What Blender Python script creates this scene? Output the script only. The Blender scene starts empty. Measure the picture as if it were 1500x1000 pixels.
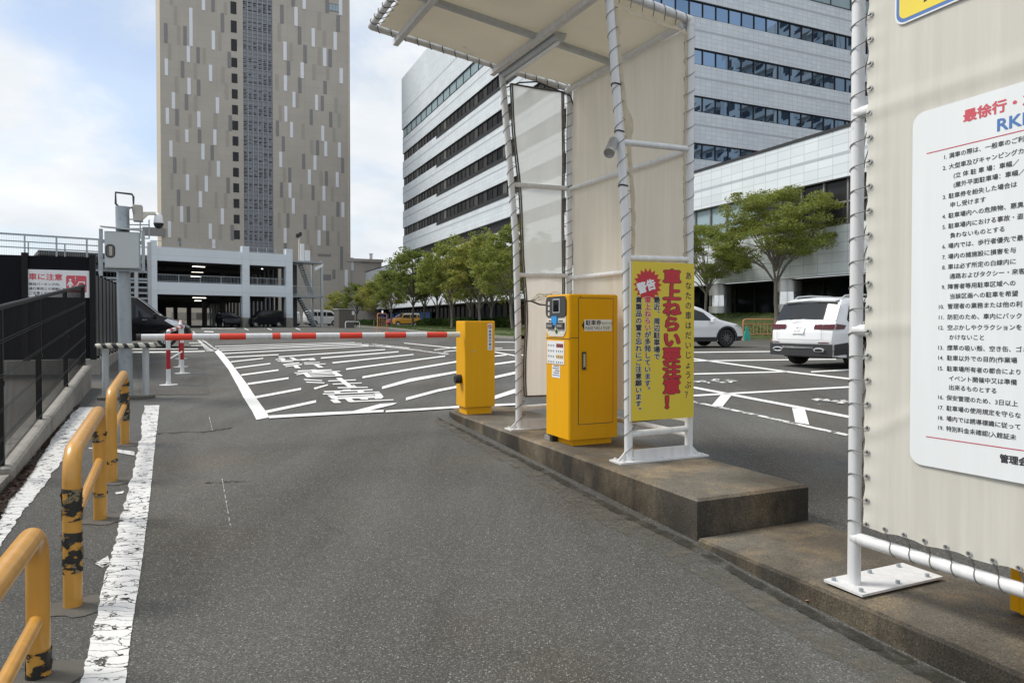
import bpy, bmesh, math, random
from mathutils import Vector, Matrix
from mathutils.geometry import tessellate_polygon
R = math.radians
random.seed(7)
S = bpy.context.scene
C = S.collection

# ---------------------------------------------------------------- camera, sky, sun, exposure
EYE = 1.45
F_PX = 1023.0
PITCH = R(-0.95)
CX, CY = 750.0, 489.0
cam_d = bpy.data.cameras.new('camera')
cam = bpy.data.objects.new('camera', cam_d)
C.objects.link(cam)
cam.location = (0, 0, EYE)
cam.rotation_euler = (R(90) + PITCH, 0, 0)
cam_d.sensor_width = 36
cam_d.lens = 36 * F_PX / 1500
cam_d.shift_y = -(500 - CY) / 1500
cam_d.clip_start = 0.05
cam_d.clip_end = 3000
S.camera = cam

SUN_AZ = R(-82)      # measured from +Y towards +X: the sun stands to the left
SUN_EL = R(52)
world = bpy.data.worlds.new('World')
S.world = world
world.use_nodes = True
wn, wl = world.node_tree.nodes, world.node_tree.links
wn.clear()
w_out = wn.new('ShaderNodeOutputWorld')
w_bg = wn.new('ShaderNodeBackground')
w_bg.inputs['Strength'].default_value = 0.12
sky = wn.new('ShaderNodeTexSky')
sky.sky_type = 'NISHITA'
sky.sun_disc = False
sky.sun_elevation = SUN_EL
sky.sun_rotation = SUN_AZ
sky.air_density = 1.0
sky.dust_density = 1.2
sky.ozone_density = 1.5
tc = wn.new('ShaderNodeTexCoord')
sep = wn.new('ShaderNodeSeparateXYZ')
wl.new(tc.outputs['Generated'], sep.inputs[0])
zz = wn.new('ShaderNodeMath'); zz.operation = 'ADD'; zz.inputs[1].default_value = 0.32
wl.new(sep.outputs['Z'], zz.inputs[0])
zc = wn.new('ShaderNodeMath'); zc.operation = 'MAXIMUM'; zc.inputs[1].default_value = 0.12
wl.new(zz.outputs[0], zc.inputs[0])
dx = wn.new('ShaderNodeMath'); dx.operation = 'DIVIDE'
dy = wn.new('ShaderNodeMath'); dy.operation = 'DIVIDE'
wl.new(sep.outputs['X'], dx.inputs[0]); wl.new(zc.outputs[0], dx.inputs[1])
wl.new(sep.outputs['Y'], dy.inputs[0]); wl.new(zc.outputs[0], dy.inputs[1])
comb = wn.new('ShaderNodeCombineXYZ')
wl.new(dx.outputs[0], comb.inputs[0]); wl.new(dy.outputs[0], comb.inputs[1])
cl = wn.new('ShaderNodeTexNoise')
cl.inputs['Scale'].default_value = 1.55
cl.inputs['Detail'].default_value = 9
cl.inputs['Roughness'].default_value = 0.6
cl.inputs['Distortion'].default_value = 0.35
cmap = wn.new('ShaderNodeMapping')
cmap.inputs['Location'].default_value = (0.6, 2.15, 0.0)
wl.new(comb.outputs[0], cmap.inputs[0]); wl.new(cmap.outputs[0], cl.inputs['Vector'])
cr = wn.new('ShaderNodeValToRGB')
cr.color_ramp.elements[0].position = 0.34; cr.color_ramp.elements[0].color = (0.40, 0.40, 0.40, 1)
cr.color_ramp.elements[1].position = 0.54; cr.color_ramp.elements[1].color = (1, 1, 1, 1)
wl.new(cl.outputs['Fac'], cr.inputs[0])
# the cloud bodies: brighter rims, greyer bellies
cl2 = wn.new('ShaderNodeTexNoise'); cl2.inputs['Scale'].default_value = 2.6; cl2.inputs['Detail'].default_value = 6
wl.new(cmap.outputs[0], cl2.inputs['Vector'])
cr2 = wn.new('ShaderNodeValToRGB')
cr2.color_ramp.elements[0].position = 0.35; cr2.color_ramp.elements[0].color = (4.7, 5.05, 5.4, 1)
cr2.color_ramp.elements[1].position = 0.65; cr2.color_ramp.elements[1].color = (6.1, 6.2, 6.3, 1)
wl.new(cl2.outputs['Fac'], cr2.inputs[0])
w_mix = wn.new('ShaderNodeMixRGB')
skyb = wn.new('ShaderNodeMixRGB'); skyb.blend_type = 'MULTIPLY'; skyb.inputs[0].default_value = 1.0
skyb.inputs[2].default_value = (.95, 1.0, 1.05, 1)
wl.new(sky.outputs[0], skyb.inputs[1])
wl.new(cr.outputs[0], w_mix.inputs[0]); wl.new(skyb.outputs[0], w_mix.inputs[1]); wl.new(cr2.outputs[0], w_mix.inputs[2])
wl.new(w_mix.outputs[0], w_bg.inputs[0]); wl.new(w_bg.outputs[0], w_out.inputs[0])

sun_d = bpy.data.lights.new('sun', 'SUN')
sun_d.energy = 2.3
sun_d.angle = R(18)
sun_d.color = (1.0, 0.95, 0.87)
sun = bpy.data.objects.new('sun', sun_d)
C.objects.link(sun)
sv = Vector((math.sin(SUN_AZ) * math.cos(SUN_EL), math.cos(SUN_AZ) * math.cos(SUN_EL), math.sin(SUN_EL)))
sun.rotation_euler = sv.to_track_quat('Z', 'Y').to_euler()
S.view_settings.view_transform = 'Standard'
S.view_settings.look = 'None'
S.view_settings.exposure = 0.45
S.view_settings.gamma = 1.0
S.cycles.max_bounces = 8
S.cycles.transparent_max_bounces = 16

# ---------------------------------------------------------------- survey helpers (photo point -> place on the ground or a wall)
CP, SP_ = math.cos(PITCH), math.sin(PITCH)
def ray(px, py):
    x, y, z = (px - CX) / F_PX, 1.0, -(py - CY) / F_PX
    return Vector((x, y * CP - z * SP_, y * SP_ + z * CP))
def lerp(a, b, t): return a + (b - a) * t
PROF = [(-30, -.10), (2.4, 0), (3.6, .005), (4.6, .045), (10, .27), (16, .42), (26, .48), (75, .72), (160, .95), (700, 1.0)]
def g1(y):
    if y <= PROF[0][0]: return PROF[0][1]
    for (a, b), (c, d) in zip(PROF, PROF[1:]):
        if y <= c: return lerp(b, d, (y - a) / (c - a))
    return PROF[-1][1]
def gz(x, y):
    w = 0.6 if y < 30 else 2.0
    h = (g1(y - w) + 2 * g1(y) + g1(y + w)) / 4
    t = min(1, max(0, (-x - 5) / 7)) * min(1, max(0, (y - 5) / 5))
    return h + 0.21 * t * t * (3 - 2 * t)
def G(px, py, up=0.0):
    d = ray(px, py); lo, hi = 0.5, 500.0
    t = 0.5
    while t < 500:
        if EYE + d.z * t < gz(d.x * t, d.y * t) + up: break
        lo = t; t *= 1.03
    hi = t
    for _ in range(40):
        m = (lo + hi) / 2
        if EYE + d.z * m < gz(d.x * m, d.y * m) + up: hi = m
        else: lo = m
    return Vector((d.x * hi, d.y * hi, EYE + d.z * hi))
def atz(px, py, z):
    d = ray(px, py); t = (z - EYE) / d.z
    return Vector((d.x * t, d.y * t, z))
def aty(px, py, Y):
    d = ray(px, py); t = Y / d.y
    return Vector((d.x * t, Y, EYE + d.z * t))
AX = Vector((-.4079, .9130, 0))     # along the lane, away
BX = Vector((.9130, .4079, 0))      # across, to the right
Z = Vector((0, 0, 1))
class Fr:
    """a local frame: u along, d away from the viewer, z up"""
    def __init__(s, o, u, d=None):
        s.o = Vector((o[0], o[1], 0)); s.u = Vector(u).normalized()
        s.d = Vector(d) if d is not None else Vector((-s.u.y, s.u.x, 0))
    def p(s, u, d, z): return s.o + s.u * u + s.d * d + Z * z
    def uz(s, px, py, d=0.0):
        r = ray(px, py); n = s.d
        t = ((s.o + s.d * d).dot(n)) / Vector((r.x, r.y, 0)).dot(n)
        q = Vector((r.x * t, r.y * t, 0)) - s.o
        return q.dot(s.u), EYE + r.z * t
WF = Fr((0, 0), (1, 0, 0), (0, 1, 0))

# ---------------------------------------------------------------- mesh builder
ORG = {}
class MB:
    def __init__(s): s.v = []; s.f = []; s.mi = []; s.sm = []
    def add(s, pts, faces, mi=0, smooth=False):
        b = len(s.v); s.v += [tuple(p) for p in pts]
        for f in faces:
            s.f.append(tuple(b + i for i in f)); s.mi.append(mi); s.sm.append(smooth)
    def poly(s, pts, mi=0): s.add(pts, [tuple(range(len(pts)))], mi)
    def box(s, F, u0, u1, d0, d1, z0, z1, mi=0):
        p = [F.p(u, d, z) for z in (z0, z1) for d in (d0, d1) for u in (u0, u1)]
        s.add(p, [(0, 1, 5, 4), (1, 3, 7, 5), (3, 2, 6, 7), (2, 0, 4, 6), (4, 5, 7, 6), (0, 2, 3, 1)], mi)
        return s
    def bbox(s, F, u0, u1, d0, d1, z0, z1, r=.01, mi=0):
        """box with chamfered vertical and top edges"""
        ring = [(u0 + r, d0), (u1 - r, d0), (u1, d0 + r), (u1, d1 - r), (u1 - r, d1), (u0 + r, d1), (u0, d1 - r), (u0, d0 + r)]
        cu, cd = (u0 + u1) / 2, (d0 + d1) / 2
        def lay(z, k): return [F.p(cu + (u - cu) * (1 - k / max(1e-6, abs(u1 - u0) / 2)), cd + (d - cd) * (1 - k / max(1e-6, abs(d1 - d0) / 2)), z) for u, d in ring]
        ls = [lay(z0, 0), lay(z1 - r, 0), lay(z1, r)]
        pts = sum(ls, [])
        fs = [tuple(reversed(range(8)))]
        for k in range(2):
            for i in range(8):
                j = (i + 1) % 8
                fs.append((k * 8 + i, k * 8 + j, k * 8 + 8 + j, k * 8 + 8 + i))
        fs.append(tuple(range(16, 24)))
        s.add(pts, fs, mi); return s
    def tube(s, pts, r, n=10, mi=0, cap=True, closed=False):
        pts = [Vector(p) for p in pts]; m = len(pts)
        rr = r if isinstance(r, (list, tuple)) else [r] * m
        ref = None; rings = []
        for i in range(m):
            if closed: t = pts[(i + 1) % m] - pts[i - 1]
            else: t = pts[min(i + 1, m - 1)] - pts[max(i - 1, 0)]
            if t.length < 1e-9: t = Vector((0, 0, 1))
            t.normalize()
            if ref is None:
                ref = Vector((0, 0, 1)) if abs(t.z) < .9 else Vector((1, 0, 0))
            a = (ref - t * ref.dot(t))
            if a.length < 1e-6: a = t.orthogonal()
            a.normalize(); b = t.cross(a); ref = a
            rings.append([pts[i] + (a * math.cos(2 * math.pi * k / n) + b * math.sin(2 * math.pi * k / n)) * rr[i] for k in range(n)])
        base = sum(rings, []); fs = []
        for i in range(m if closed else m - 1):
            for k in range(n):
                j = (k + 1) % n; i2 = (i + 1) % m
                fs.append((i * n + k, i * n + j, i2 * n + j, i2 * n + k))
        b0 = len(s.v); s.add(base, fs, mi, True)
        if cap and not closed:
            s.f.append(tuple(b0 + k for k in reversed(range(n)))); s.mi.append(mi); s.sm.append(False)
            s.f.append(tuple(b0 + (m - 1) * n + k for k in range(n))); s.mi.append(mi); s.sm.append(False)
        return s
    def lathe(s, c, prof, n=16, mi=0, axis=Z):
        axis = Vector(axis).normalized(); a = axis.orthogonal().normalized(); b = axis.cross(a); c = Vector(c)
        pts = []
        for r, h in prof:
            pts += [c + axis * h + (a * math.cos(2 * math.pi * k / n) + b * math.sin(2 * math.pi * k / n)) * r for k in range(n)]
        fs = []
        for i in range(len(prof) - 1):
            for k in range(n):
                j = (k + 1) % n
                fs.append((i * n + k, i * n + j, i * n + n + j, i * n + n + k))
        s.add(pts, fs, mi, True); return s
    def prism(s, F, pts, d0, d1, mi=0):
        """pts (u,z) outline in the frame's plane, thick from d0 to d1"""
        n = len(pts)
        P = [F.p(u, d0, z) for u, z in pts] + [F.p(u, d1, z) for u, z in pts]
        s.add(P, [tuple(range(n)), tuple(reversed(range(n, 2 * n)))] + [(i, i + n, (i + 1) % n + n, (i + 1) % n) for i in range(n)], mi)
        return s
    def build(s, name, mats, parent=None, sharp=40):
        me = bpy.data.meshes.new(name)
        o = bpy.data.objects.new(name, me); C.objects.link(o)
        org = Vector((0, 0, 0))
        if parent is not None:
            org = ORG.get(parent.name, Vector((0, 0, 0))); o.parent = parent; ORG[o.name] = org
        me.from_pydata([(x - org.x, y - org.y, z - org.z) for x, y, z in s.v], [], s.f)
        if not isinstance(mats, (list, tuple)): mats = [mats]
        for m in mats: me.materials.append(m)
        me.polygons.foreach_set('material_index', [min(i, len(mats) - 1) for i in s.mi])
        me.polygons.foreach_set('use_smooth', s.sm)
        if any(s.sm):
            try: me.set_sharp_from_angle(angle=R(sharp))
            except Exception: pass
        me.validate(); me.update()
        return o
def tag(o, label=None, cat=None, group=None, kind=None):
    if label: o['label'] = label
    if cat: o['category'] = cat
    if group: o['group'] = group
    if kind: o['kind'] = kind
    return o
def thing(name, label, cat, loc=(0, 0, 0), group=None, rot=0.0, local=False):
    o = bpy.data.objects.new(name, None); C.objects.link(o)
    o.empty_display_size = .3; o.location = loc; o.rotation_euler = (0, 0, rot)
    ORG[o.name] = Vector((0, 0, 0)) if local else Vector(loc)
    return tag(o, label, cat, group)
def dup(root, loc, rot=None, label=None, group=None, scale=None):
    def cp(o, par):
        c = o.copy(); C.objects.link(c)
        if par is not None: c.parent = par
        for ch in [x for x in C.objects if x.parent == o and x != c]: cp(ch, c)
        return c
    r = cp(root, None); r.location = loc
    if rot is not None: r.rotation_euler = (0, 0, rot)
    if scale is not None: r.scale = scale
    if label: r['label'] = label
    if group: r['group'] = group
    return r

# ---------------------------------------------------------------- materials
def nodes(name):
    m = bpy.data.materials.new(name); m.use_nodes = True
    n, l = m.node_tree.nodes, m.node_tree.links
    return m, n, l, n['Principled BSDF']
def val(c, k): return (max(0, min(1, c[0] * k)), max(0, min(1, c[1] * k)), max(0, min(1, c[2] * k)), 1)
def noise(n, l, vec, scale, detail=4, rough=.55, dist=0):
    t = n.new('ShaderNodeTexNoise'); t.inputs['Scale'].default_value = scale; t.inputs['Detail'].default_value = detail
    t.inputs['Roughness'].default_value = rough; t.inputs['Distortion'].default_value = dist
    if vec is not None: l.new(vec, t.inputs['Vector'])
    return t
def ramp(n, l, fac, a, ca, b, cb):
    r = n.new('ShaderNodeValToRGB'); e = r.color_ramp.elements
    e[0].position = a; e[0].color = ca; e[1].position = b; e[1].color = cb
    l.new(fac, r.inputs[0]); return r
def mixc(n, l, fac, a, b, mode='MIX'):
    m = n.new('ShaderNodeMixRGB'); m.blend_type = mode
    for i, x in ((0, fac), (1, a), (2, b)):
        if isinstance(x, (int, float)): m.inputs[i].default_value = x
        elif isinstance(x, tuple): m.inputs[i].default_value = x
        else: l.new(x, m.inputs[i])
    return m
def mapping(n, l, vec, rot=(0, 0, 0), scale=(1, 1, 1)):
    m = n.new('ShaderNodeMapping'); m.inputs['Rotation'].default_value = rot; m.inputs['Scale'].default_value = scale
    l.new(vec, m.inputs[0]); return m.outputs[0]
def mat(name, col, rough=.55, metal=0, var=.10, scale=2.5, bump=0.0, bscale=80, spec=.5, streak=0.0, dirt=None, coat=0, dscale=6, damt=.55):
    m, n, l, b = nodes(name)
    t = n.new('ShaderNodeTexCoord'); vec = t.outputs['Object']
    ns = noise(n, l, vec, scale, 6, .6)
    c = mixc(n, l, ns.outputs['Fac'], val(col, 1 - var), val(col, 1 + var)).outputs[0]
    if streak:
        sv_ = mapping(n, l, vec, scale=(9, 9, .35)); s2 = noise(n, l, sv_, 2.2, 5, .6)
        rr = ramp(n, l, s2.outputs['Fac'], .42, (1 - streak, 1 - streak * 1.05, 1 - streak * 1.15, 1), .62, (1, 1, 1, 1))
        c = mixc(n, l, 1.0, c, rr.outputs[0], 'MULTIPLY').outputs[0]
    if dirt:
        d2 = noise(n, l, vec, dscale, 8, .65); rr = ramp(n, l, d2.outputs['Fac'], damt, (0, 0, 0, 1), damt + .13, (1, 1, 1, 1))
        c = mixc(n, l, rr.outputs[0], c, (*dirt, 1)).outputs[0]
    l.new(c, b.inputs['Base Color'])
    rv = noise(n, l, vec, scale * 3, 4); rm = n.new('ShaderNodeMapRange')
    rm.inputs['To Min'].default_value = max(.02, rough - .08); rm.inputs['To Max'].default_value = min(1, rough + .08)
    l.new(rv.outputs['Fac'], rm.inputs[0]); l.new(rm.outputs[0], b.inputs['Roughness'])
    b.inputs['Metallic'].default_value = metal
    b.inputs['Specular IOR Level'].default_value = spec
    b.inputs['Coat Weight'].default_value = coat
    b.inputs['Coat Roughness'].default_value = .05
    if bump:
        bn = noise(n, l, vec, bscale, 4); bp = n.new('ShaderNodeBump'); bp.inputs['Strength'].default_value = bump
        bp.inputs['Distance'].default_value = .01
        l.new(bn.outputs['Fac'], bp.inputs['Height']); l.new(bp.outputs[0], b.inputs['Normal'])
    return m
def asphalt(name, base, patch=1.0, stain=None, spk=1.0):
    m, n, l, b = nodes(name)
    g = n.new('ShaderNodeNewGeometry'); vec = g.outputs['Position']
    big = noise(n, l, vec, .38, 5, .55, .4)
    bigr = ramp(n, l, big.outputs['Fac'], .36, (*[x * .80 for x in base], 1), .64, (*[x * y for x, y in zip(base, (1.10, 1.10, 1.10))], 1)); c = bigr.outputs[0]
    med = noise(n, l, mapping(n, l, vec, rot=(0, 0, R(-24)), scale=(1.0, .13, 1)), 1.0, 6, .62)
    r1 = ramp(n, l, med.outputs['Fac'], .36, (.78, .76, .73, 1), .64, (1.14, 1.14, 1.14, 1))
    c = mixc(n, l, 1.0, c, r1.outputs[0], 'MULTIPLY').outputs[0]
    br = noise(n, l, vec, .55, 3, .5); r2 = ramp(n, l, br.outputs['Fac'], .50, (1, 1, 1, 1), .66, (.98, .89, .79, 1))
    c = mixc(n, l, 1.0, c, r2.outputs[0], 'MULTIPLY').outputs[0]
    fine = noise(n, l, vec, 120, 3, .7); r3 = ramp(n, l, fine.outputs['Fac'], .34, (.50, .50, .50, 1), .68, (1.45, 1.45, 1.43, 1))
    c = mixc(n, l, 1.0, c, r3.outputs[0], 'MULTIPLY').outputs[0]
    def specks(sc, thr, amt, rad, c):
        v = n.new('ShaderNodeTexVoronoi'); v.inputs['Scale'].default_value = sc; l.new(vec, v.inputs['Vector'])
        sp = n.new('ShaderNodeSeparateColor'); l.new(v.outputs['Color'], sp.inputs[0])
        a = ramp(n, l, sp.outputs[0], thr, (0, 0, 0, 1), min(1, thr + .06), (1, 1, 1, 1))
        d = ramp(n, l, v.outputs['Distance'], rad * .6, (1, 1, 1, 1), rad, (0, 0, 0, 1))
        k = mixc(n, l, 1.0, a.outputs[0], d.outputs[0], 'MULTIPLY')
        k2 = n.new('ShaderNodeMath'); k2.operation = 'MULTIPLY'; k2.inputs[1].default_value = amt * spk; l.new(k.outputs[0], k2.inputs[0])
        return mixc(n, l, k2.outputs[0], c, (.42, .42, .40, 1)).outputs[0]
    c = specks(105, .64, .30, .48, c)
    c = specks(75, .86, .6, .36, c)
    c = specks(38, .95, .6, .22, c)
    if stain:
        s1 = noise(n, l, vec, 1.1, 8, .65, .3); q1 = ramp(n, l, s1.outputs['Fac'], .40, (0, 0, 0, 1), .62, (.85, .85, .85, 1)); c = mixc(n, l, q1.outputs[0], c, mixc(n, l, 1.0, c, (*stain[0], 1), 'MULTIPLY').outputs[0]).outputs[0]
        s2 = noise(n, l, mapping(n, l, vec, scale=(1, 1, .35)), 2.3, 8, .65, .2); q2 = ramp(n, l, s2.outputs['Fac'], .47, (0, 0, 0, 1), .66, (.9, .9, .9, 1)); c = mixc(n, l, q2.outputs[0], c, mixc(n, l, 1.0, c, (*stain[1], 1), 'MULTIPLY').outputs[0]).outputs[0]
    # hairline cracks
    cv = noise(n, l, vec, .9, 5, .6); off = mixc(n, l, .5, vec, cv.outputs['Color'])
    vo = n.new('ShaderNodeTexVoronoi'); vo.feature = 'DISTANCE_TO_EDGE'; vo.inputs['Scale'].default_value = .42; l.new(off.outputs[0], vo.inputs['Vector'])
    cr_ = ramp(n, l, vo.outputs['Distance'], .0, (.45, .45, .45, 1), .0045, (1, 1, 1, 1))
    c = mixc(n, l, .22 * patch, c, mixc(n, l, 1.0, c, cr_.outputs[0], 'MULTIPLY').outputs[0]).outputs[0]
    l.new(c, b.inputs['Base Color'])
    b.inputs['Roughness'].default_value = .82; b.inputs['Specular IOR Level'].default_value = .32
    bp = n.new('ShaderNodeBump'); bp.inputs['Strength'].default_value = .6; bp.inputs['Distance'].default_value = .006
    l.new(fine.outputs['Fac'], bp.inputs['Height']); l.new(bp.outputs[0], b.inputs['Normal'])
    return m
def paint(name, col, wear=.40, cracks=.0, scale=7, soft=.025):
    """road paint worn through in places: the asphalt below shows where it is gone"""
    m, n, l, b = nodes(name)
    g = n.new('ShaderNodeNewGeometry'); vec = g.outputs['Position']
    ns = noise(n, l, vec, 3, 6, .6)
    l.new(mixc(n, l, ns.outputs['Fac'], val(col, .84), val(col, 1.08)).outputs[0], b.inputs['Base Color'])
    b.inputs['Roughness'].default_value = .7
    w1 = noise(n, l, vec, scale, 9, .72); a = ramp(n, l, w1.outputs['Fac'], wear - soft, (0, 0, 0, 1), wear + soft, (1, 1, 1, 1)).outputs[0]
    if cracks:
        mv = mapping(n, l, vec, rot=(0, 0, R(-10)), scale=(1.6, 6.5, 1)); wob = noise(n, l, vec, 5, 4)
        mv2 = mixc(n, l, .75, mv, wob.outputs['Color'], 'ADD').outputs[0]
        vo = n.new('ShaderNodeTexVoronoi'); vo.feature = 'DISTANCE_TO_EDGE'; vo.inputs['Scale'].default_value = 2.6; l.new(mv2, vo.inputs['Vector'])
        thick = noise(n, l, vec, 9, 4); tm = n.new('ShaderNodeMath'); tm.operation = 'MULTIPLY'; tm.inputs[1].default_value = cracks * .11; l.new(thick.outputs['Fac'], tm.inputs[0])
        gt = n.new('ShaderNodeMath'); gt.operation = 'GREATER_THAN'; l.new(vo.outputs['Distance'], gt.inputs[0]); l.new(tm.outputs[0], gt.inputs[1])
        a = mixc(n, l, 1.0, a, gt.outputs[0], 'MULTIPLY').outputs[0]
    l.new(a, b.inputs['Alpha'])
    return m
def tiles(name, col, ang, axis, w, h, line=.022, dark=.72, var=.05):
    """facade cladding with thin joints, laid out along a wall that runs at the given angle"""
    m, n, l, b = nodes(name)
    g = n.new('ShaderNodeNewGeometry'); v = mapping(n, l, g.outputs['Position'], rot=(0, 0, ang))
    s_ = n.new('ShaderNodeSeparateXYZ'); l.new(v, s_.inputs[0])
    cb = n.new('ShaderNodeCombineXYZ'); l.new(s_.outputs[axis], cb.inputs[0]); l.new(s_.outputs['Z'], cb.inputs[1])
    bt = n.new('ShaderNodeTexBrick'); bt.offset = 0; bt.inputs['Scale'].default_value = 1
    bt.inputs['Brick Width'].default_value = w; bt.inputs['Row Height'].default_value = h
    bt.inputs['Mortar Size'].default_value = line; bt.inputs['Mortar Smooth'].default_value = .3
    bt.inputs['Color1'].default_value = val(col, 1 - var); bt.inputs['Color2'].default_value = val(col, 1 + var); bt.inputs['Mortar'].default_value = val(col, dark)
    l.new(cb.outputs[0], bt.inputs['Vector'])
    ns = noise(n, l, g.outputs['Position'], .25, 5); r_ = ramp(n, l, ns.outputs['Fac'], .3, (.93, .93, .94, 1), .7, (1.03, 1.03, 1.02, 1))
    l.new(mixc(n, l, 1.0, bt.outputs['Color'], r_.outputs[0], 'MULTIPLY').outputs[0], b.inputs['Base Color'])
    b.inputs['Roughness'].default_value = .45
    return m
def panes(name, stops, rough, spec, metal=0):
    """window panes, each a little different: blinds up or down, lights off"""
    m, n, l, b = nodes(name)
    g = n.new('ShaderNodeNewGeometry'); r = n.new('ShaderNodeValToRGB'); r.color_ramp.interpolation = 'CONSTANT'; e = r.color_ramp.elements
    e[0].position = 0; e[0].color = (*stops[0][1], 1); e[1].position = stops[1][0]; e[1].color = (*stops[1][1], 1)
    for p, c in stops[2:]: x = e.new(p); x.color = (*c, 1)
    l.new(g.outputs['Random Per Island'], r.inputs[0]); l.new(r.outputs[0], b.inputs['Base Color'])
    b.inputs['Roughness'].default_value = rough; b.inputs['Specular IOR Level'].default_value = spec; b.inputs['Metallic'].default_value = metal
    return m
def glass(name, col, rough=.04, spec=.5, var=.3, sc=(.7, .7, .7)):
    m, n, l, b = nodes(name)
    t = n.new('ShaderNodeTexCoord')
    ns = noise(n, l, mapping(n, l, t.outputs['Object'], scale=sc), 1.2, 2)
    l.new(mixc(n, l, ns.outputs['Fac'], val(col, 1 - var), val(col, 1 + var)).outputs[0], b.inputs['Base Color'])
    b.inputs['Roughness'].default_value = rough; b.inputs['Specular IOR Level'].default_value = spec
    return m
def foliage(name, cols):
    m, n, l, b = nodes(name)
    g = n.new('ShaderNodeNewGeometry')
    r = n.new('ShaderNodeValToRGB'); e = r.color_ramp.elements
    e[0].position = 0; e[0].color = (*cols[0], 1); e[1].position = 1; e[1].color = (*cols[-1], 1)
    for i, c in enumerate(cols[1:-1]):
        x = e.new((i + 1) / (len(cols) - 1)); x.color = (*c, 1)
    oc = n.new('ShaderNodeTexCoord'); ns = noise(n, l, oc.outputs['Object'], .8, 3)
    mx = mixc(n, l, .55, g.outputs['Random Per Island'], ns.outputs['Fac'])
    l.new(mx.outputs[0], r.inputs[0]); l.new(r.outputs[0], b.inputs['Base Color'])
    b.inputs['Roughness'].default_value = .55; b.inputs['Specular IOR Level'].default_value = .3
    tr = n.new('ShaderNodeBsdfTranslucent'); l.new(r.outputs[0], tr.inputs['Color'])
    ms = n.new('ShaderNodeMixShader'); ms.inputs[0].default_value = .5
    out = n['Material Output']; l.new(b.outputs[0], ms.inputs[1]); l.new(tr.outputs[0], ms.inputs[2]); l.new(ms.outputs[0], out.inputs[0])
    return m
def emit(name, col, strength):
    m, n, l, b = nodes(name)
    b.inputs['Base Color'].default_value = (*col, 1); b.inputs['Emission Color'].default_value = (*col, 1); b.inputs['Emission Strength'].default_value = strength
    return m
M = {}
M['asphalt'] = asphalt('asphalt', (.093, .0925, .088))
M['asphalt_patch'] = asphalt('asphalt_patch', (.075, .075, .073), .2)
M['paint'] = paint('road_paint', (.78, .78, .76), .34)
M['paint_old'] = paint('old_road_paint', (.74, .74, .73), .405, .42, 9)
M['paint_worn'] = paint('worn_road_paint', (.70, .70, .68), .47, 0, 6)
M['paint_faint'] = paint('faint_road_paint', (.45, .45, .44), .5, 0, 20)
M['concrete'] = mat('concrete', (.30, .285, .26), .85, var=.25, scale=3, bump=.5, bscale=90, streak=.18, dirt=(.16, .15, .135), dscale=4)
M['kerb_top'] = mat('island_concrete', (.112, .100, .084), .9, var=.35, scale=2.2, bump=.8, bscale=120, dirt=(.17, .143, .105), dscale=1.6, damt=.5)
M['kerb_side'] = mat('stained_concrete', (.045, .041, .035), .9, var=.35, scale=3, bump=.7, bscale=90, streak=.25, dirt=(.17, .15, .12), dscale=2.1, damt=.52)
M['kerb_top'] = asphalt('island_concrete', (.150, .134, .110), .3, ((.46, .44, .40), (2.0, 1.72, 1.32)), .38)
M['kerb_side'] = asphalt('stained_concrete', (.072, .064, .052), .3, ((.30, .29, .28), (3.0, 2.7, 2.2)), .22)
M['patch'] = mat('bare_footing', (.125, .117, .10), .9, var=.25, scale=6, bump=.8, bscale=120)
M['orange'] = mat('machine_enamel', (.78, .385, .002), .42, var=.05, scale=2, bump=.02, bscale=300, spec=.28, streak=.03, dirt=(.50, .25, .005), dscale=4, damt=.70)
M['rail_yellow'] = mat('rail_enamel', (.60, .305, .055), .36, var=.10, scale=5, bump=.03, streak=.10, dirt=(.30, .16, .03), dscale=13, damt=.68, coat=.2)
M['white_paint'] = mat('white_pipe_paint', (.74, .75, .76), .42, var=.06, scale=4, streak=.10, dirt=(.42, .40, .36), dscale=16, damt=.68)
M['white_rust'] = mat('white_steel_rusty', (.70, .70, .70), .5, var=.06, scale=4, streak=.10, dirt=(.34, .18, .08), dscale=16, damt=.72)
def thin(m, k):
    """cloth that lets part of the light through"""
    n, l = m.node_tree.nodes, m.node_tree.links; b = n['Principled BSDF']
    tr = n.new('ShaderNodeBsdfTranslucent'); src = b.inputs['Base Color'].links[0].from_socket; l.new(src, tr.inputs['Color'])
    ms = n.new('ShaderNodeMixShader'); ms.inputs[0].default_value = k
    l.new(b.outputs[0], ms.inputs[1]); l.new(tr.outputs[0], ms.inputs[2]); l.new(ms.outputs[0], n['Material Output'].inputs[0]); return m
M['tarp'] = thin(mat('beige_tarpaulin', (.95, .905, .82), .65, var=.04, scale=1.5, streak=.05, bump=.05, bscale=500), .62)
M['tarp_roof'] = thin(mat('canopy_tarpaulin', (.77, .735, .65), .7, var=.10, scale=2, dirt=(.32, .29, .24), dscale=9, damt=.68), .36)
M['tarp_edge'] = mat('frayed_tarpaulin', (.52, .45, .33), .8, var=.25, scale=14, bump=.4, bscale=60)
M['rope'] = mat('black_cord', (.03, .028, .025), .7)
M['wire'] = mat('grey_cord', (.17, .165, .155), .55)
M['dirty_edge'] = mat('grimy_hem', (.12, .105, .08), .85, var=.4, scale=18)
M['galv'] = mat('galvanised_steel', (.36, .40, .43), .45, metal=.35, var=.12, scale=7, dirt=(.27, .31, .35), dscale=9)
M['galv_light'] = mat('light_galvanised_steel', (.50, .525, .54), .5, metal=.2, var=.08, scale=3, streak=.08)
M['boxgrey'] = mat('cabinet_grey', (.50, .53, .54), .45, var=.05, scale=2)
M['beige_metal'] = mat('beige_casing', (.44, .42, .38), .5)
M['black'] = mat('black_plastic', (.015, .015, .016), .45)
M['blackpanel'] = mat('black_panel', (.006, .006, .009), .5, var=.25, scale=.7, spec=.12)
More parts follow.
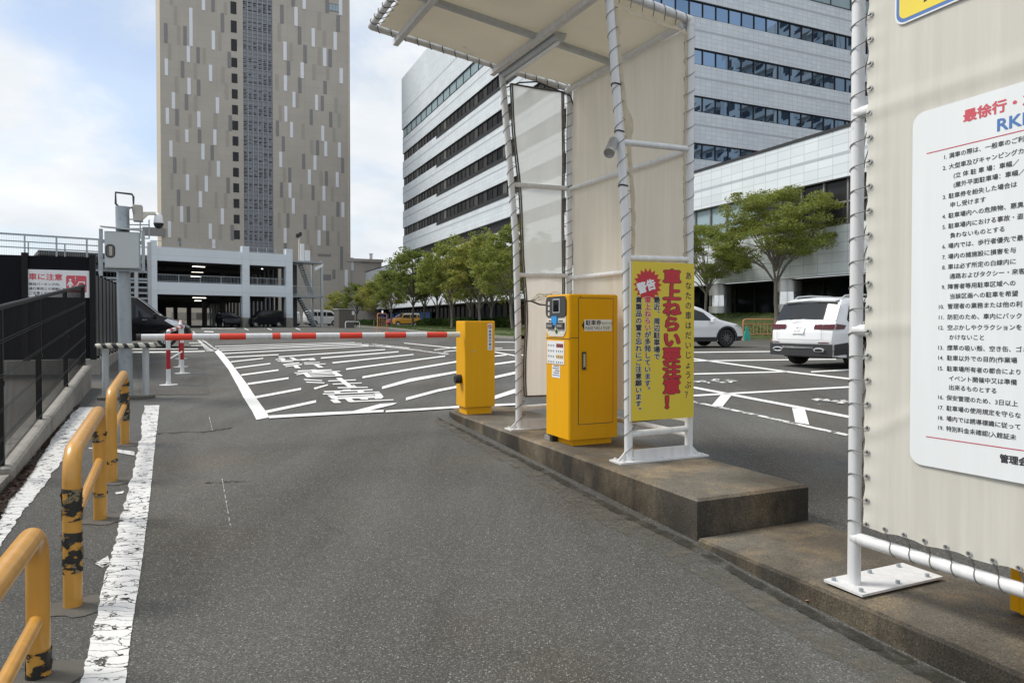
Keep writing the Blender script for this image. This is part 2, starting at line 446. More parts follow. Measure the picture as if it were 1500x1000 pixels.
M['fence_black'] = mat('black_wire', (.007, .007, .008), .5, spec=.25)
M['sign_white'] = mat('sign_white', (.80, .81, .82), .4, var=.03, scale=2)
M['rules_white'] = mat('printed_sheet_white', (.80, .83, .84), .5, var=.02, streak=.03)
M['ink'] = mat('black_ink', (.02, .02, .025), .5)
M['ink_grey'] = mat('dark_grey_ink', (.045, .047, .055), .55)
M['navy'] = mat('navy_ink', (.012, .018, .06), .5)
M['red'] = mat('sign_red', (.52, .02, .035), .45)
M['red_bright'] = mat('arm_red', (.78, .06, .03), .45, var=.05)
M['red_dark'] = mat('barricade_red', (.40, .015, .025), .45, var=.1)
M['sign_yellow'] = mat('board_yellow', (.70, .54, .045), .55, var=.05, scale=2)
M['panel_yellow'] = mat('panel_yellow', (.84, .66, .07), .45)
M['blue'] = mat('sign_blue', (.075, .19, .46), .45)
M['rule_red'] = mat('rule_red', (.50, .05, .10), .5)
M['title_red'] = mat('title_red', (.62, .09, .12), .5)
M['cyanblue'] = mat('sticker_blue', (.03, .30, .72), .4)
M['cream'] = mat('cream_label', (.70, .66, .56), .5)
M['gold'] = mat('gold_label', (.72, .50, .22), .5)
M['steel'] = mat('brushed_steel', (.52, .52, .52), .35, metal=.7)
M['chrome'] = mat('chrome', (.72, .73, .74), .12, metal=1)
M['screen'] = glass('dark_screen', (.012, .012, .014), .08, .5)
M['dkgrey'] = mat('charcoal_plastic', (.055, .055, .055), .4)
M['green'] = mat('green_button', (.02, .14, .06), .4)
M['carwhite'] = mat('white_car_paint', (.80, .81, .82), .22, var=.015, coat=.8)
M['carblack'] = mat('black_car_paint', (.004, .004, .006), .16, var=.1, spec=.35)
M['cargold'] = mat('yellow_car_paint', (.62, .30, .03), .25, coat=.6)
M['carred'] = mat('red_car_paint', (.55, .04, .05), .25, coat=.6)
M['cardark'] = mat('dark_car_paint', (.010, .010, .014), .25, spec=.25)
M['carglass'] = glass('car_glass', (.018, .021, .024), .03, .5)
M['tyre'] = mat('tyre_rubber', (.016, .016, .016), .75)
M['alloy'] = mat('alloy_rim', (.66, .67, .68), .3, metal=.25)
M['alloydk'] = mat('dark_alloy_rim', (.13, .13, .135), .3, metal=.7)
M['lamp_red'] = mat('tail_lamp', (.075, .002, .005), .14, var=.35, scale=9)
M['lamp_clear'] = mat('head_lamp', (.68, .71, .73), .12, var=.35, scale=14, metal=.3)
M['clad'] = mat('wheel_arch_cladding', (.03, .03, .032), .55)
ANG = math.atan2(BX.y, BX.x)
M['tile_left'] = tiles('office_tiles_lit', (.70, .755, .79), -ANG, 'Y', 1.45, .50)
M['tile_right'] = tiles('office_tiles_front', (.66, .71, .76), -ANG, 'X', .70, .45)
M['tile_podium'] = tiles('podium_tiles', (.72, .77, .80), -ANG, 'Y', .98, .52, .02, .70)
M['band_grey'] = mat('cladding_grey_band', (.45, .48, .51), .5)
M['win_dark'] = glass('dark_window', (.035, .036, .038), .12, .16, .55, (.9, .9, .05))
M['win_blue'] = glass('mirror_window', (.16, .26, .42), .012, .5, .12); M['win_blue'].node_tree.nodes['Principled BSDF'].inputs['Metallic'].default_value = .9
M['pane_dark'] = panes('office_panes_dark', [(0, (.018, .019, .021)), (.25, (.032, .033, .035)), (.55, (.05, .05, .052)), (.78, (.075, .075, .075)), (.92, (.13, .13, .125))], .12, .2)
M['pane_blue'] = panes('office_panes_mirror', [(0, (.15, .25, .40)), (.3, (.17, .27, .43)), (.6, (.14, .23, .37)), (.85, (.19, .29, .44))], .012, .5, .9)
M['win_pale'] = glass('pale_window', (.30, .40, .44), .06, .5, .1)
M['win_shop'] = glass('shop_window', (.014, .017, .019), .05, .25, .5)
M['frame_dark'] = mat('dark_frame', (.02, .02, .022), .5)
M['tower_wall'] = tiles('tower_cladding', (.45, .405, .345), -ANG, 'X', 3.2, 3.0, .05, .90, .02)
M['tower_edge'] = mat('tower_edge', (.62, .55, .43), .6)  # paler, warmer than the walls: sunlight on the left corner put into the colour
M['acc_white'] = mat('accent_white', (.76, .77, .80), .5, var=.03)
M['acc_dark'] = mat('accent_grey', (.225, .215, .21), .5, var=.06)
M['acc_tan'] = mat('accent_tan', (.375, .335, .285), .55, var=.05)
M['lattice'] = mat('louvre_grey', (.23, .24, .26), .5, metal=.2, var=.1)
M['lattice_light'] = mat('louvre_light', (.36, .37, .39), .45, metal=.2)
M['garage_white'] = tiles('garage_cladding', (.68, .725, .775), 0, 'X', 60, .62, .02, .86, .02)
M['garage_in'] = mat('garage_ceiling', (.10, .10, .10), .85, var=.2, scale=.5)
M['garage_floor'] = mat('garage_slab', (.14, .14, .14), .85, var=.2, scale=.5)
M['lamp_on'] = emit('lit_tube', (1.0, .93, .82), 3.2)
M['globe'] = mat('opal_globe', (.85, .86, .86), .3)
M['bark'] = mat('bark', (.21, .185, .155), .9, var=.3, scale=6, bump=.7, bscale=18)
M['bark_dark'] = mat('dark_bark', (.095, .08, .065), .9, var=.3, scale=6, bump=.7, bscale=18)
M['leaf'] = foliage('tree_leaves', [(.09, .125, .028), (.18, .225, .05), (.30, .325, .075), (.45, .43, .14)])
M['leaf_lime'] = foliage('lime_leaves', [(.11, .145, .03), (.25, .28, .06), (.41, .40, .10), (.58, .53, .19)])
M['leaf_dark'] = foliage('dark_leaves', [(.065, .10, .024), (.13, .175, .04), (.22, .26, .06), (.33, .34, .10)])
M['hedge'] = foliage('hedge_leaves', [(.018, .038, .008), (.035, .065, .012), (.06, .095, .02)])
M['grass'] = foliage('grass_blades', [(.035, .065, .014), (.06, .10, .02), (.10, .13, .035)])
M['lawn'] = mat('lawn', (.062, .085, .025), .95, var=.35, scale=2.5, bump=.6, bscale=40)
M['litter'] = foliage('dry_leaves', [(.035, .02, .014), (.07, .042, .03), (.11, .07, .05)])
M['teal'] = mat('teal_plastic', (.03, .42, .34), .45)
M['fence_orange'] = mat('orange_white_pipe', (.62, .26, .12), .5, var=.2, scale=4)
M['round_col'] = mat('column_metal', (.50, .50, .49), .35, metal=.75, var=.05)
M['tan_wall'] = mat('tan_wall', (.60, .54, .44), .7)
M['cab_grey'] = mat('cabinet_taupe', (.13, .12, .105), .6)
M['bluepanel'] = mat('blue_panel', (.05, .16, .42), .5)
M['maroon'] = mat('maroon_box', (.30, .05, .05), .5)
# ---------------------------------------------------------------- lettering
TXT = {}
def glyph(body):
    if body in TXT: return TXT[body]
    cu = bpy.data.curves.new('text', 'FONT'); cu.body = body; cu.resolution_u = 2
    o = bpy.data.objects.new('text', cu); C.objects.link(o)
    me = bpy.data.meshes.new_from_object(o, depsgraph=bpy.context.evaluated_depsgraph_get())
    vs = [(v.co.x, v.co.y) for v in me.vertices]; fs = [tuple(p.vertices) for p in me.polygons]
    bpy.data.objects.remove(o); bpy.data.meshes.remove(me); bpy.data.curves.remove(cu)
    TXT[body] = (vs, fs); return TXT[body]
RING = [(math.cos(k * math.pi / 4), math.sin(k * math.pi / 4)) for k in range(8)]
def put(mb, mi, body, place, x, y, sx, sy, bold=0.0, rot=0.0, k0=0.0, step=.00006):
    """flat lettering: place(u, v, k) -> world; bold thickens strokes by so many em"""
    vs, fs = glyph(body)
    if not vs: return
    cr_, sr_ = math.cos(rot), math.sin(rot)
    offs = [(0, 0)] + ([(a * bold, b * bold) for a, b in RING] if bold else [])
    for i, (ox, oy) in enumerate(offs):
        pts = []
        for a, b in vs:
            p, q = (a + ox) * sx, (b + oy) * sy
            pts.append(place(x + p * cr_ - q * sr_, y + p * sr_ + q * cr_, k0 + i * step))
        mb.add(pts, fs, mi)
def column(mb, mi, text, place, x, y, pitch, sx, sy, bold=0, k0=0.0):
    """vertical Japanese text, x the column's centre and y its top"""
    for i, ch in enumerate(text):
        dx = dy = 0
        if ch in '、。': dx, dy = .55, .55
        put(mb, mi, ch, place, x + (-.5 + dx) * sx, y - (i + .86 - dy) * pitch, sx, sy, bold, 0, k0)

# ---------------------------------------------------------------- ground
def axis_lines(a, b, step, far, lim):
    xs = []; x = a
    while x < b: xs.append(x); x += step
    st = step; x = b
    while x < lim: xs.append(x); st *= 1.25; x += min(st, far)
    xs.append(lim); return xs
ys = [-30, -20, -12, -6] + axis_lines(-2, 34, .5, 25, 900)
xp = axis_lines(0, 16, .5, 30, 700); xs = [-x for x in reversed(xp[1:])] + xp
mb = MB()
pts = [(x, y, gz(x, y)) for y in ys for x in xs]; nx = len(xs)
mb.add(pts, [(j * nx + i, j * nx + i + 1, (j + 1) * nx + i + 1, (j + 1) * nx + i) for j in range(len(ys) - 1) for i in range(nx - 1)], 0, True)
tag(mb.build('ground', M['asphalt'], sharp=80), kind='structure')

def lift(p, k=1.0):
    return Vector((p.x, p.y, gz(p.x, p.y) + (.004 + .0005 * max(0, p.y)) * k))
def sheet(mb, outline, mi=0, n=1, k=1.0):
    mb.poly([lift(G(x, y), k) for x, y in outline], mi)
def strip(mb, pts, h, mi=0, k=1.0, jit=0.0):
    """a painted line: photo points along its middle, and its height in the photo at each"""
    hs = h if isinstance(h, (list, tuple)) else [h] * len(pts)
    row = []
    for (a, b), ha, hb in zip(zip(pts, pts[1:]), hs, hs[1:]):
        n = max(2, int(math.hypot(b[0] - a[0], b[1] - a[1]) / 14))
        for i in range(n + (b is pts[-1])):
            t = i / n; row.append((lerp(a[0], b[0], t), lerp(a[1], b[1], t), lerp(ha, hb, t)))
    P = []
    for x, y, hh in row:
        P.append(lift(G(x, y - hh / 2), k)); P.append(lift(G(x, y + hh / 2), k))
    mb.add(P, [(2 * i, 2 * i + 1, 2 * i + 3, 2 * i + 2) for i in range(len(row) - 1)], mi)
def ribbon(mb, left, right, mi=0, k=1.0, jl=0, jr=0, n=14):
    """a painted band between two photo polylines of equal length"""
    P = []
    seq = []
    for i in range(len(left) - 1):
        for s in range(n + (i == len(left) - 2)):
            t = s / n
            seq.append((lerp(left[i][0], left[i + 1][0], t), lerp(left[i][1], left[i + 1][1], t), lerp(right[i][0], right[i + 1][0], t), lerp(right[i][1], right[i + 1][1], t)))
    for a, b, c, d in seq:
        P.append(lift(G(a + random.uniform(-jl, jl), b), k)); P.append(lift(G(c + random.uniform(-jr, jr), d), k))
    mb.add(P, [(2 * i, 2 * i + 1, 2 * i + 3, 2 * i + 2) for i in range(len(seq) - 1)], mi)

# worn band of paint along the lane's left edge, and the one by the fence
mb = MB()
ribbon(mb, [(212, 594.5), (206, 640), (198, 680), (187, 720), (177, 760), (168, 800), (157, 834), (144, 894), (127, 964), (118, 1003), (104, 1060)],
       [(234, 594), (228.5, 640), (223.5, 690), (219, 735), (213, 780), (208, 825), (202, 865), (194, 915), (187.5, 970), (184, 1003), (177, 1060)], 0, 1, 2.2, .5, 10)
strip(mb, [(130, 657), (163, 659.5), (197, 665)], [1.5, 4, 6])
sheet(mb, [(139, 826), (158, 815), (162, 827), (150, 832)])
sheet(mb, [(168, 722), (182, 719.5), (180, 723.5), (170, 724.5)])
tag(mb.build('lane_edge_line', M['paint_old']), kind='structure')
mb = MB()
ribbon(mb, [(115, 597), (78, 639), (56, 679), (31, 715), (12, 734), (2, 757), (-8, 788)],
       [(139, 597), (106, 646), (90, 675), (66, 710), (47, 733), (24, 762), (0, 803)], 0, 1, 2.5, 2.5, 10)
tag(mb.build('path_edge_line', M['paint_old']), kind='structure')
# heavy white edge of the hatched area, stop line, hatching
mb = MB()
def z4(x, y): return (280 + x / 7.145, 480 + y / 7.145)
ribbon(mb, [z4(245, 255), z4(290, 310), z4(390, 440), z4(500, 640), z4(545, 730), z4(640, 880), z4(683, 968)],
       [z4(285, 233), z4(330, 265), z4(400, 350), z4(590, 600), z4(680, 740), z4(790, 890), z4(818, 942)], 0, 1, .15, .15, 8)
strip(mb, [(394, 611.8), (480, 606.8), (562, 603)], [4, 4, 3.2], k=1.6)
strip(mb, [(565, 603.6), (610, 601), (675, 596.8), (722, 594.6), (757, 593)], [2.6, 3, 3, 2.8, 2.6], k=1.6)
sheet(mb, [(511, 604.6), (557, 592.4), (582, 590.8), (576, 593.6), (541, 602)], k=1.3)
tag(mb.build('hatch_border_line', M['paint']), kind='structure')
mb = MB()
ribbon(mb, [z4(15, 40), z4(45, 120), z4(100, 170), z4(160, 250)], [z4(30, 40), z4(75, 120), z4(150, 185), z4(245, 250)], 0, 1, .3, .3, 6)
ribbon(mb, [z4(85, 120), z4(150, 160), z4(200, 200), z4(245, 235)], [z4(110, 120), z4(180, 165), z4(235, 205), z4(290, 233)], 0, 1, .3, .3, 6)
tag(mb.build('worn_border_line', M['paint_worn']), kind='structure')
mb = MB()
for pts_, h in [([(389, 604), (463, 588.4)], [3.6, 3.2]), ([(374, 582.6), (441, 570)], [3, 2.7]), ([(362.6, 563), (422.7, 554.4)], [2.5, 2.2]),
             ([(352.8, 550), (408, 542.5)], [2, 1.8]), ([(344.4, 539.7), (396, 533)], [1.7, 1.5]), ([(338, 530.6), (385.7, 525.4)], [1.4, 1.2]),
             ([(332.5, 523.9), (408, 520)], [1.3, 1.2]), ([(328, 518.5), (440, 512.6), (540, 507.4)], [1.1, 1, .9]), ([(323, 514), (430, 509.4), (540, 505)], [1, .9, .8]),
             ([(320, 511), (440, 506.6), (530, 503.4)], [.9, .8, .7]), ([(315, 508), (420, 504.8), (520, 502)], [.8, .7, .6]),
             ([(408, 523.2), (480, 518.2), (564, 512.5)], [1.3, 1.2, 1.1]), ([(470, 525), (584, 515.7)], [1.5, 1.2]), ([(487, 532), (606, 519.6)], [1.7, 1.3]),
             ([(507, 541.3), (652, 522)], [2, 1.5]), ([(531, 553.2), (600, 541.6), (673, 529.6)], [2.6, 2.3, 2.1]),
             ([(559.6, 568.6), (600, 557.5), (673, 544.6)], [3.4, 4.2, 2.4]), ([(594.6, 585), (642, 572.4), (673, 566.4)], [3.6, 3.2, 2.8]),
             ([(724, 582.8), (756, 572.6)], [4.6, 5.4]), ([(724, 553.2), (755, 546.4)], [3.1, 3.3]), ([(724, 534), (755, 529.8)], [2.2, 2.2]),
             ([(724, 522.2), (742, 520.4)], [1.6, 1.4])]:
    strip(mb, pts_, [x * 1.12 for x in h])
tag(mb.build('hatching_lines', M['paint']), kind='structure')
# large stretched characters on the asphalt
mb = MB()
for i, pl in enumerate([[(25, 125), (130, 118), (135, 126), (30, 133)], [(60, 112), (120, 112), (140, 140), (95, 140)], [(175, 105), (220, 105), (285, 140), (235, 140)],
           [(300, 125), (450, 112), (460, 122), (320, 140)], [(390, 128), (470, 126), (465, 136), (400, 138)], [(40, 145), (300, 128), (320, 136), (60, 152)],
           [(85, 155), (220, 148), (225, 155), (100, 160)], [(105, 182), (280, 162), (295, 172), (120, 195)], [(130, 203), (320, 178), (320, 188), (140, 212)],
           [(215, 195), (260, 190), (305, 225), (245, 225)], [(335, 162), (515, 158), (515, 165), (340, 170)], [(345, 180), (575, 175), (578, 183), (345, 188)],
           [(440, 182), (495, 182), (558, 216), (500, 218)], [(270, 250), (480, 240), (480, 250), (275, 262)], [(410, 240), (470, 238), (500, 265), (440, 270)],
           [(470, 245), (640, 238), (650, 246), (500, 262)], [(230, 272), (740, 254), (735, 262), (240, 280)], [(320, 270), (370, 270), (430, 318), (370, 322)],
           [(250, 292), (330, 280), (340, 288), (265, 300)], [(640, 268), (690, 262), (765, 308), (700, 312)], [(390, 282), (640, 270), (650, 278), (400, 290)],
           [(410, 298), (670, 285), (680, 293), (420, 305)], [(370, 315), (760, 303), (762, 313), (375, 325)], [(335, 345), (540, 358), (540, 367), (350, 358)],
           [(355, 370), (560, 380), (568, 390), (370, 382)], [(445, 440), (600, 400), (605, 412), (460, 458)], [(600, 360), (910, 348), (912, 358), (612, 370)],
           [(690, 332), (750, 330), (890, 435), (830, 438)], [(650, 395), (975, 382), (975, 391), (660, 405)], [(870, 412), (885, 410), (935, 440), (900, 441)],
           [(705, 435), (1040, 430), (1045, 440), (715, 446)], [(555, 478), (1095, 456), (1095, 468), (565, 490)], [(760, 462), (850, 458), (855, 468), (770, 472)],
           [(660, 480), (725, 478), (745, 500), (690, 505)], [(920, 472), (985, 468), (1005, 492), (940, 495)], [(545, 505), (1170, 483), (1168, 493), (550, 516)],
           [(595, 520), (670, 518), (735, 560), (650, 562)], [(690, 528), (1110, 508), (1120, 518), (705, 538)], [(1110, 500), (1180, 498), (1215, 540), (1140, 542)],
           [(715, 545), (1130, 526), (1140, 536), (730, 556)], [(650, 555), (1210, 538), (1208, 548), (680, 566)], [(625, 572), (705, 568), (750, 605), (670, 607)],
           [(790, 562), (860, 560), (900, 590), (830, 597)], [(830, 588), (1320, 568), (1322, 578), (850, 599)], [(950, 560), (1040, 556), (1045, 570), (970, 570)],
           [(1100, 548), (1185, 545), (1205, 560), (1130, 563)]]):
    sheet(mb, [(400 + x / 7.5, 510 + y / 7.5) for x, y in pl], k=1 + .04 * (i % 12))
tag(mb.build('road_lettering', M['paint']), kind='structure')
# stall lines of the car park on the right and beyond
mb = MB()
for pts_, h in [([(757, 519), (880, 542), (1016, 568), (1130, 589.6), (1245, 611.4)], [1.6, 2, 2.8, 3.2, 3.6]),
             ([(870, 508), (1016, 526), (1153, 545), (1250, 556)], [1.3, 1.8, 2.1, 2.4]), ([(860, 592), (1016, 580), (1080, 576.4), (1250, 567)], [2.6, 2.5, 2.4, 2.3]),
             ([(1016, 548.3), (1153, 544.9)], [1.8, 1.8]), ([(1188, 545.2), (1250, 541.8)], [1.7, 1.9]), ([(1016, 529.2), (1225, 526.6)], [1.5, 1.5]),
             ([(1016, 516.6), (1142, 515.2)], [1.3, 1.3]), ([(592, 503), (673, 511)], [.9, 1.2]), ([(636, 513), (673, 508.5)], [1, .9]), ([(650, 516), (673, 513.4)], [1, 1]),
             ([(724, 516), (757, 521.8)], [1.5, 1.7]), ([(724, 501.6), (757, 501.8)], [.9, .9]), ([(724, 510.6), (736, 510.6)], [.9, .9]), ([(724, 513), (757, 513.4)], [.9, .9]),
             ([(194, 516.8), (240, 516.2), (300, 515)], [1.7, 1.5, 1.3]), ([(194, 511.6), (290, 511.4)], [1, 1]), ([(280, 507), (298, 506.4)], [.8, .8]), ([(277, 502.8), (296, 502.4)], [.8, .8]),
             ([(358, 481.5), (364, 483.8)], [1, 1]), ([(392, 481.6), (398, 483.6)], [1, 1]), ([(433, 481.3), (440, 483.4)], [1, 1]), ([(299, 486), (313, 486.4)], [1.2, 1.2]), ([(295, 481.6), (345, 481.6)], [.6, .6])]:
    strip(mb, pts_, h)
sheet(mb, [(1056.7, 578.5), (1072, 579.3), (1058.6, 596.4), (1042.4, 594.6)], k=1.4)
sheet(mb, [(1160.3, 598.4), (1179, 600), (1185.5, 623), (1165, 619.6)], k=1.4)
tag(mb.build('stall_lines', M['paint']), kind='structure')
mb = MB()
strip(mb, [(1016, 589), (1050, 596), (1120, 611), (1180, 624.6), (1245, 638.6)], [2, 2.4, 2.8, 3, 3.2])
for cx_, cy_, wx, hy, n in [(1048, 559.4, 28, 3.2, 15), (1210, 588.8, 28, 4.4, 18)]:
    for i in range(n):
        a = random.uniform(-1, 1); b = random.uniform(-1, 1) * (1 - a * a) ** .5
        x, y = cx_ + a * wx, cy_ + b * hy; w_ = random.uniform(3, 9); h_ = random.uniform(.6, 1.6)
        sheet(mb, [(x - w_, y), (x, y - h_), (x + w_, y + .3), (x + 1, y + h_)], k=1 + .05 * i)
for (x0, y0, x1, y1) in [(524, 505.6, 575, 509), (560, 508, 618, 514), (590, 511, 640, 517.4), (606, 513, 657, 519), (640, 517.5, 655, 519.5), (545, 504.5, 600, 510.4)]:
    strip(mb, [(x0, y0), (x1, y1)], [1.0, 1.5])
tag(mb.build('worn_stall_marks', M['paint_worn']), kind='structure')
mb = MB()
strip(mb, [(325, 703), (331, 735), (338, 772)], [5, 8, 5]); mb.v = []; mb.f = []; mb.mi = []; mb.sm = []
ribbon(mb, [(324.6, 702), (337, 772)], [(326, 702), (338.6, 772)]); ribbon(mb, [(305.5, 609), (310.6, 631)], [(306.6, 609), (311.8, 631)])
mk = MB(); rc = random.Random(4)
for pl in ([(430, 700), (452, 738), (478, 786)], [(560, 828), (640, 812), (720, 806), (800, 800)], [(300, 708), (340, 705), (372, 704)], [(322, 766), (352, 763), (384, 759)], [(60, 800), (110, 812), (150, 826)], [(230, 636), (300, 632), (345, 626)], [(640, 690), (760, 676), (850, 672)]):
    L_ = []; R_ = []
    for a, b in zip(pl, pl[1:]):
        for i in range(8):
            x, y = lerp(a[0], b[0], i / 8) + rc.uniform(-1.6, 1.6), lerp(a[1], b[1], i / 8) + rc.uniform(-1.2, 1.2); w_ = rc.uniform(.25, .75); L_.append((x - w_ * .4, y - w_)); R_.append((x + w_ * .4, y + w_))
    ribbon(mk, L_, R_, 0, .9, 0, 0, 1) if len(pl) == 3 and pl[0][0] in (430, 300, 60, 230) else None
tag(mk.build('asphalt_cracks', paint('crack_dark', (.035, .034, .032), .47, 0, 14, .1)), kind='structure')  # thin dark ribbons drawn as cracks in the asphalt
tag(mb.build('scratch_marks', M['paint_faint']), kind='structure')
mb = MB()
ribbon(mb, [(196, 521), (200, 545), (204, 578)], [(298, 523), (302, 545), (307.5, 578)], k=.4)
tag(mb.build('asphalt_patch', M['asphalt_patch']), kind='structure')
# bare concrete round the feet of the yellow rails
def blob(mb, c, rx, ry, mi=0, n=22, jit=.16, k=.7):
    P = []
    for i in range(n):
        a = 2 * math.pi * i / n; s_ = 1 + random.uniform(-jit, jit)
        q = Vector(c) + BX * math.cos(a) * rx * s_ + AX * math.sin(a) * ry * s_
        P.append(lift(q, k))
    mb.poly(P, mi)
FEET = [((-1.30, 1.42), (-1.94, 2.84)), (tuple(G(107, 887).xy), tuple(G(147, 760).xy)), (tuple(G(164, 704.7).xy), tuple(G(183, 650).xy))]
mb = MB()
for (a, b) in FEET:
    for q in (a, b): blob(mb, (q[0] + .05, q[1], 0), .17, .13)
tag(mb.build('bare_footings', M['patch']), kind='structure')

# ---------------------------------------------------------------- raised island and the low slab in front of it
ITOP = .315
cor = G(1021, 793)                                   # near left corner of the island
FI = Fr(cor, BX, AX)
IW = (atz(1193, 712, ITOP) - atz(1022, 730.7, ITOP)).dot(BX)
tip = (G(645, 608) - Vector(cor)).dot(AX)
mb = MB()
nseg = 12; ring_t = []; ring_b = []
def isl(u, d, z): return FI.p(u, d, z)
outl = [(0, 0)] + [(0 + .004 * math.sin(3 * i), tip * i / nseg) for i in range(1, nseg)] + [(.04, tip - .12), (.14, tip + .02), (IW * .5, tip + .06), (IW - .14, tip + .02), (IW - .04, tip - .12)] + [(IW, tip * (1 - i / nseg)) for i in range(1, nseg)] + [(IW, 0)]
n = len(outl)
cu_, cd_ = IW / 2, tip / 2
ins = [(cu_ + (u - cu_) * (1 - .018 / (IW / 2)), cd_ + (d - cd_) * (1 - .018 / (tip / 2))) for u, d in outl]
P = [isl(u, d, -.1) for u, d in outl] + [isl(u, d, ITOP - .018) for u, d in outl] + [isl(u, d, ITOP) for u, d in ins]
fs = []
for i in range(n):
    j = (i + 1) % n; fs.append((i, n + i, n + j, j))
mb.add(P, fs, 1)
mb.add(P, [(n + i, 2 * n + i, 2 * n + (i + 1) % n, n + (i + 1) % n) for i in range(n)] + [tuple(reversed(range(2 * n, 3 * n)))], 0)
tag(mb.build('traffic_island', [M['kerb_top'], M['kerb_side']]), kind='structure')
SLAB = .13
mb = MB()
def slab_edge(px, py): return G(px, py)
e1 = G(1022, 797); e2 = G(1200, 893); e3 = G(1417, 1000); e4 = e3 + (e3 - e2) * 1.6
tops = [(e1, .075), (e2, .118), (e3, .13), (e4, .13)]
W_ = IW + .06
P = []
for q, h in tops:
    a = Vector((q.x, q.y, 0)); P += [a + Z * -.1, a + Z * (h - .012), a + BX * .02 + Z * h, a + BX * (W_ - .05) + AX * .02 + Z * h, a + BX * (W_ - .03) + Z * -.1]
fs = []
for i in range(3):
    b = i * 5
    fs += [(b + k, b + k + 1, b + k + 6, b + k + 5) for k in range(4)]
mi_ = [1, 1, 0, 1] * 3
for f, m_ in zip(fs, mi_): mb.add([P[i] for i in f], [(0, 1, 2, 3)], m_)
mb.add(P[:5], [(4, 3, 2, 1, 0)], 1); mb.add(P[15:], [(0, 1, 2, 3, 4)], 1)
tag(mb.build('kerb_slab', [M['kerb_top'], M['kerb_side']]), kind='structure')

# pale dust and dark grime gathered along the foot of the island and slab
mb = MB()
ribbon(mb, [(640, 611), (724, 652), (794, 686), (906, 746), (1015, 796), (1100, 846), (1200, 899), (1417, 1006)], [(632, 616), (712, 662), (780, 702), (886, 768), (985, 822), (1064, 868), (1150, 926), (1350, 1040)], 0, 1, 1, 3, 8)
gm = paint('kerb_dust', (.135, .122, .096), .56, 0, 6, .16); tag(mb.build('kerb_dust', gm), kind='structure')
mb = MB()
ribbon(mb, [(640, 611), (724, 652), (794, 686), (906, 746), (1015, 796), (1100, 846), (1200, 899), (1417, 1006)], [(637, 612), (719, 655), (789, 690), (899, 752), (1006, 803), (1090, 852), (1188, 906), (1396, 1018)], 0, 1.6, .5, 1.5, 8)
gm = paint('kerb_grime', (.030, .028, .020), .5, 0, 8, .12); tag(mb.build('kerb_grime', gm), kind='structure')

# ---------------------------------------------------------------- small helpers for pipe frames
def helix(mb, pts, r, pitch, rr=.0035, mi=0, n=9, side=None, reach=0.0):
    """a cord wound round a pipe, pulled out to one side at each turn where it meets a hem"""
    pts = [Vector(p) for p in pts]; out = []
    L = sum((b - a).length for a, b in zip(pts, pts[1:])); turns = max(1, int(L / pitch)); N = turns * n
    for i in range(N + 1):
        s_ = L * i / N; a = 0
        for p, q in zip(pts, pts[1:]):
            l_ = (q - p).length
            if s_ <= a + l_ + 1e-6: c = p + (q - p) * ((s_ - a) / l_); t = (q - p).normalized(); break
            a += l_
        x = (Vector(side) if side is not None else Vector((1, 0, 0))); x = (x - t * x.dot(t)).normalized(); y = t.cross(x)
        th = 2 * math.pi * i / n
        e = reach * max(0, math.cos(th)) ** 6
        out.append(c + x * (math.cos(th) * (r + rr) + e) + y * math.sin(th) * (r + rr))
    mb.tube(out, rr, 5, mi)
def bolts(mb, F, us, ds, z, mi=0):
    for u in us:
        for d in ds: mb.lathe(F.p(u, d, z), [(0, .016), (.011, .016), (.011, 0)], 6, mi)

# ---------------------------------------------------------------- entry ticket machine
tm = atz(834, 654, ITOP); body_c = atz(833.7, 644.7, ITOP + .06)
FT = Fr(body_c, BX, AX)
TW, TD, TH = .523, .469, 1.335
zb = ITOP + .06
root = thing('ticket_machine', 'yellow entry ticket machine with dark screen and PLEASE TAKE A TICKET plate', 'ticket machine', (body_c.x, body_c.y, ITOP))
mb = MB(); mb.bbox(FT, 0, TW, 0, TD, zb, zb + TH, .012)
b = mb.build('body', M['orange'], root)
mb = MB(); mb.box(FT, .05, TW - .05, .035, TD - .04, ITOP, zb); mb.build('plinth', M['orange'], root)
mb = MB(); mb.box(FT, -.012, .09, .31, .40, ITOP, zb - .004, 0); mb.box(FT, -.02, .06, .35, .46, ITOP + .004, zb - .012, 1)
mb.build('cable_entry', [M['black'], M['steel']], root)
# door on the camera side
u0, z0 = FT.uz(848, 622); u1, z1 = FT.uz(898.5, 436)
zt = FT.uz(848, 436)[1]; u0 = FT.uz(847, 500)[0]; u1 = TW - .055
mb = MB(); g_ = .006
for a, b_, c, d in ((u0, u1, z0, z0 + g_), (u0, u1, zt - g_, zt), (u0, u0 + g_, z0 + g_, zt - g_), (u1 - g_, u1, z0 + g_, zt - g_)):
    mb.box(FT, a, b_, -.0015, .004, c, d, 1)
mb.box(FT, u0 + g_, u1 - g_, -.004, .004, z0 + g_, zt - g_, 0)
door = mb.build('door', [M['orange'], M['dkgrey']], root)
ua, za = FT.uz(852, 541.5); ub_, zb_ = FT.uz(857.6, 515)
mb = MB(); mb.box(FT, ua, ub_, -.016, -.004, za, zb_, 0); mb.box(FT, ua + .009, ub_ - .009, -.018, -.016, za + .02, zb_ - .02, 1)
mb.lathe(FT.p((ua + ub_) / 2, -.0165, za + .02), [(0, .004), (.008, .004), (.008, -.002)], 8, 2, axis=-AX)
mb.build('handle', [M['dkgrey'], M['steel'], M['black']], door)
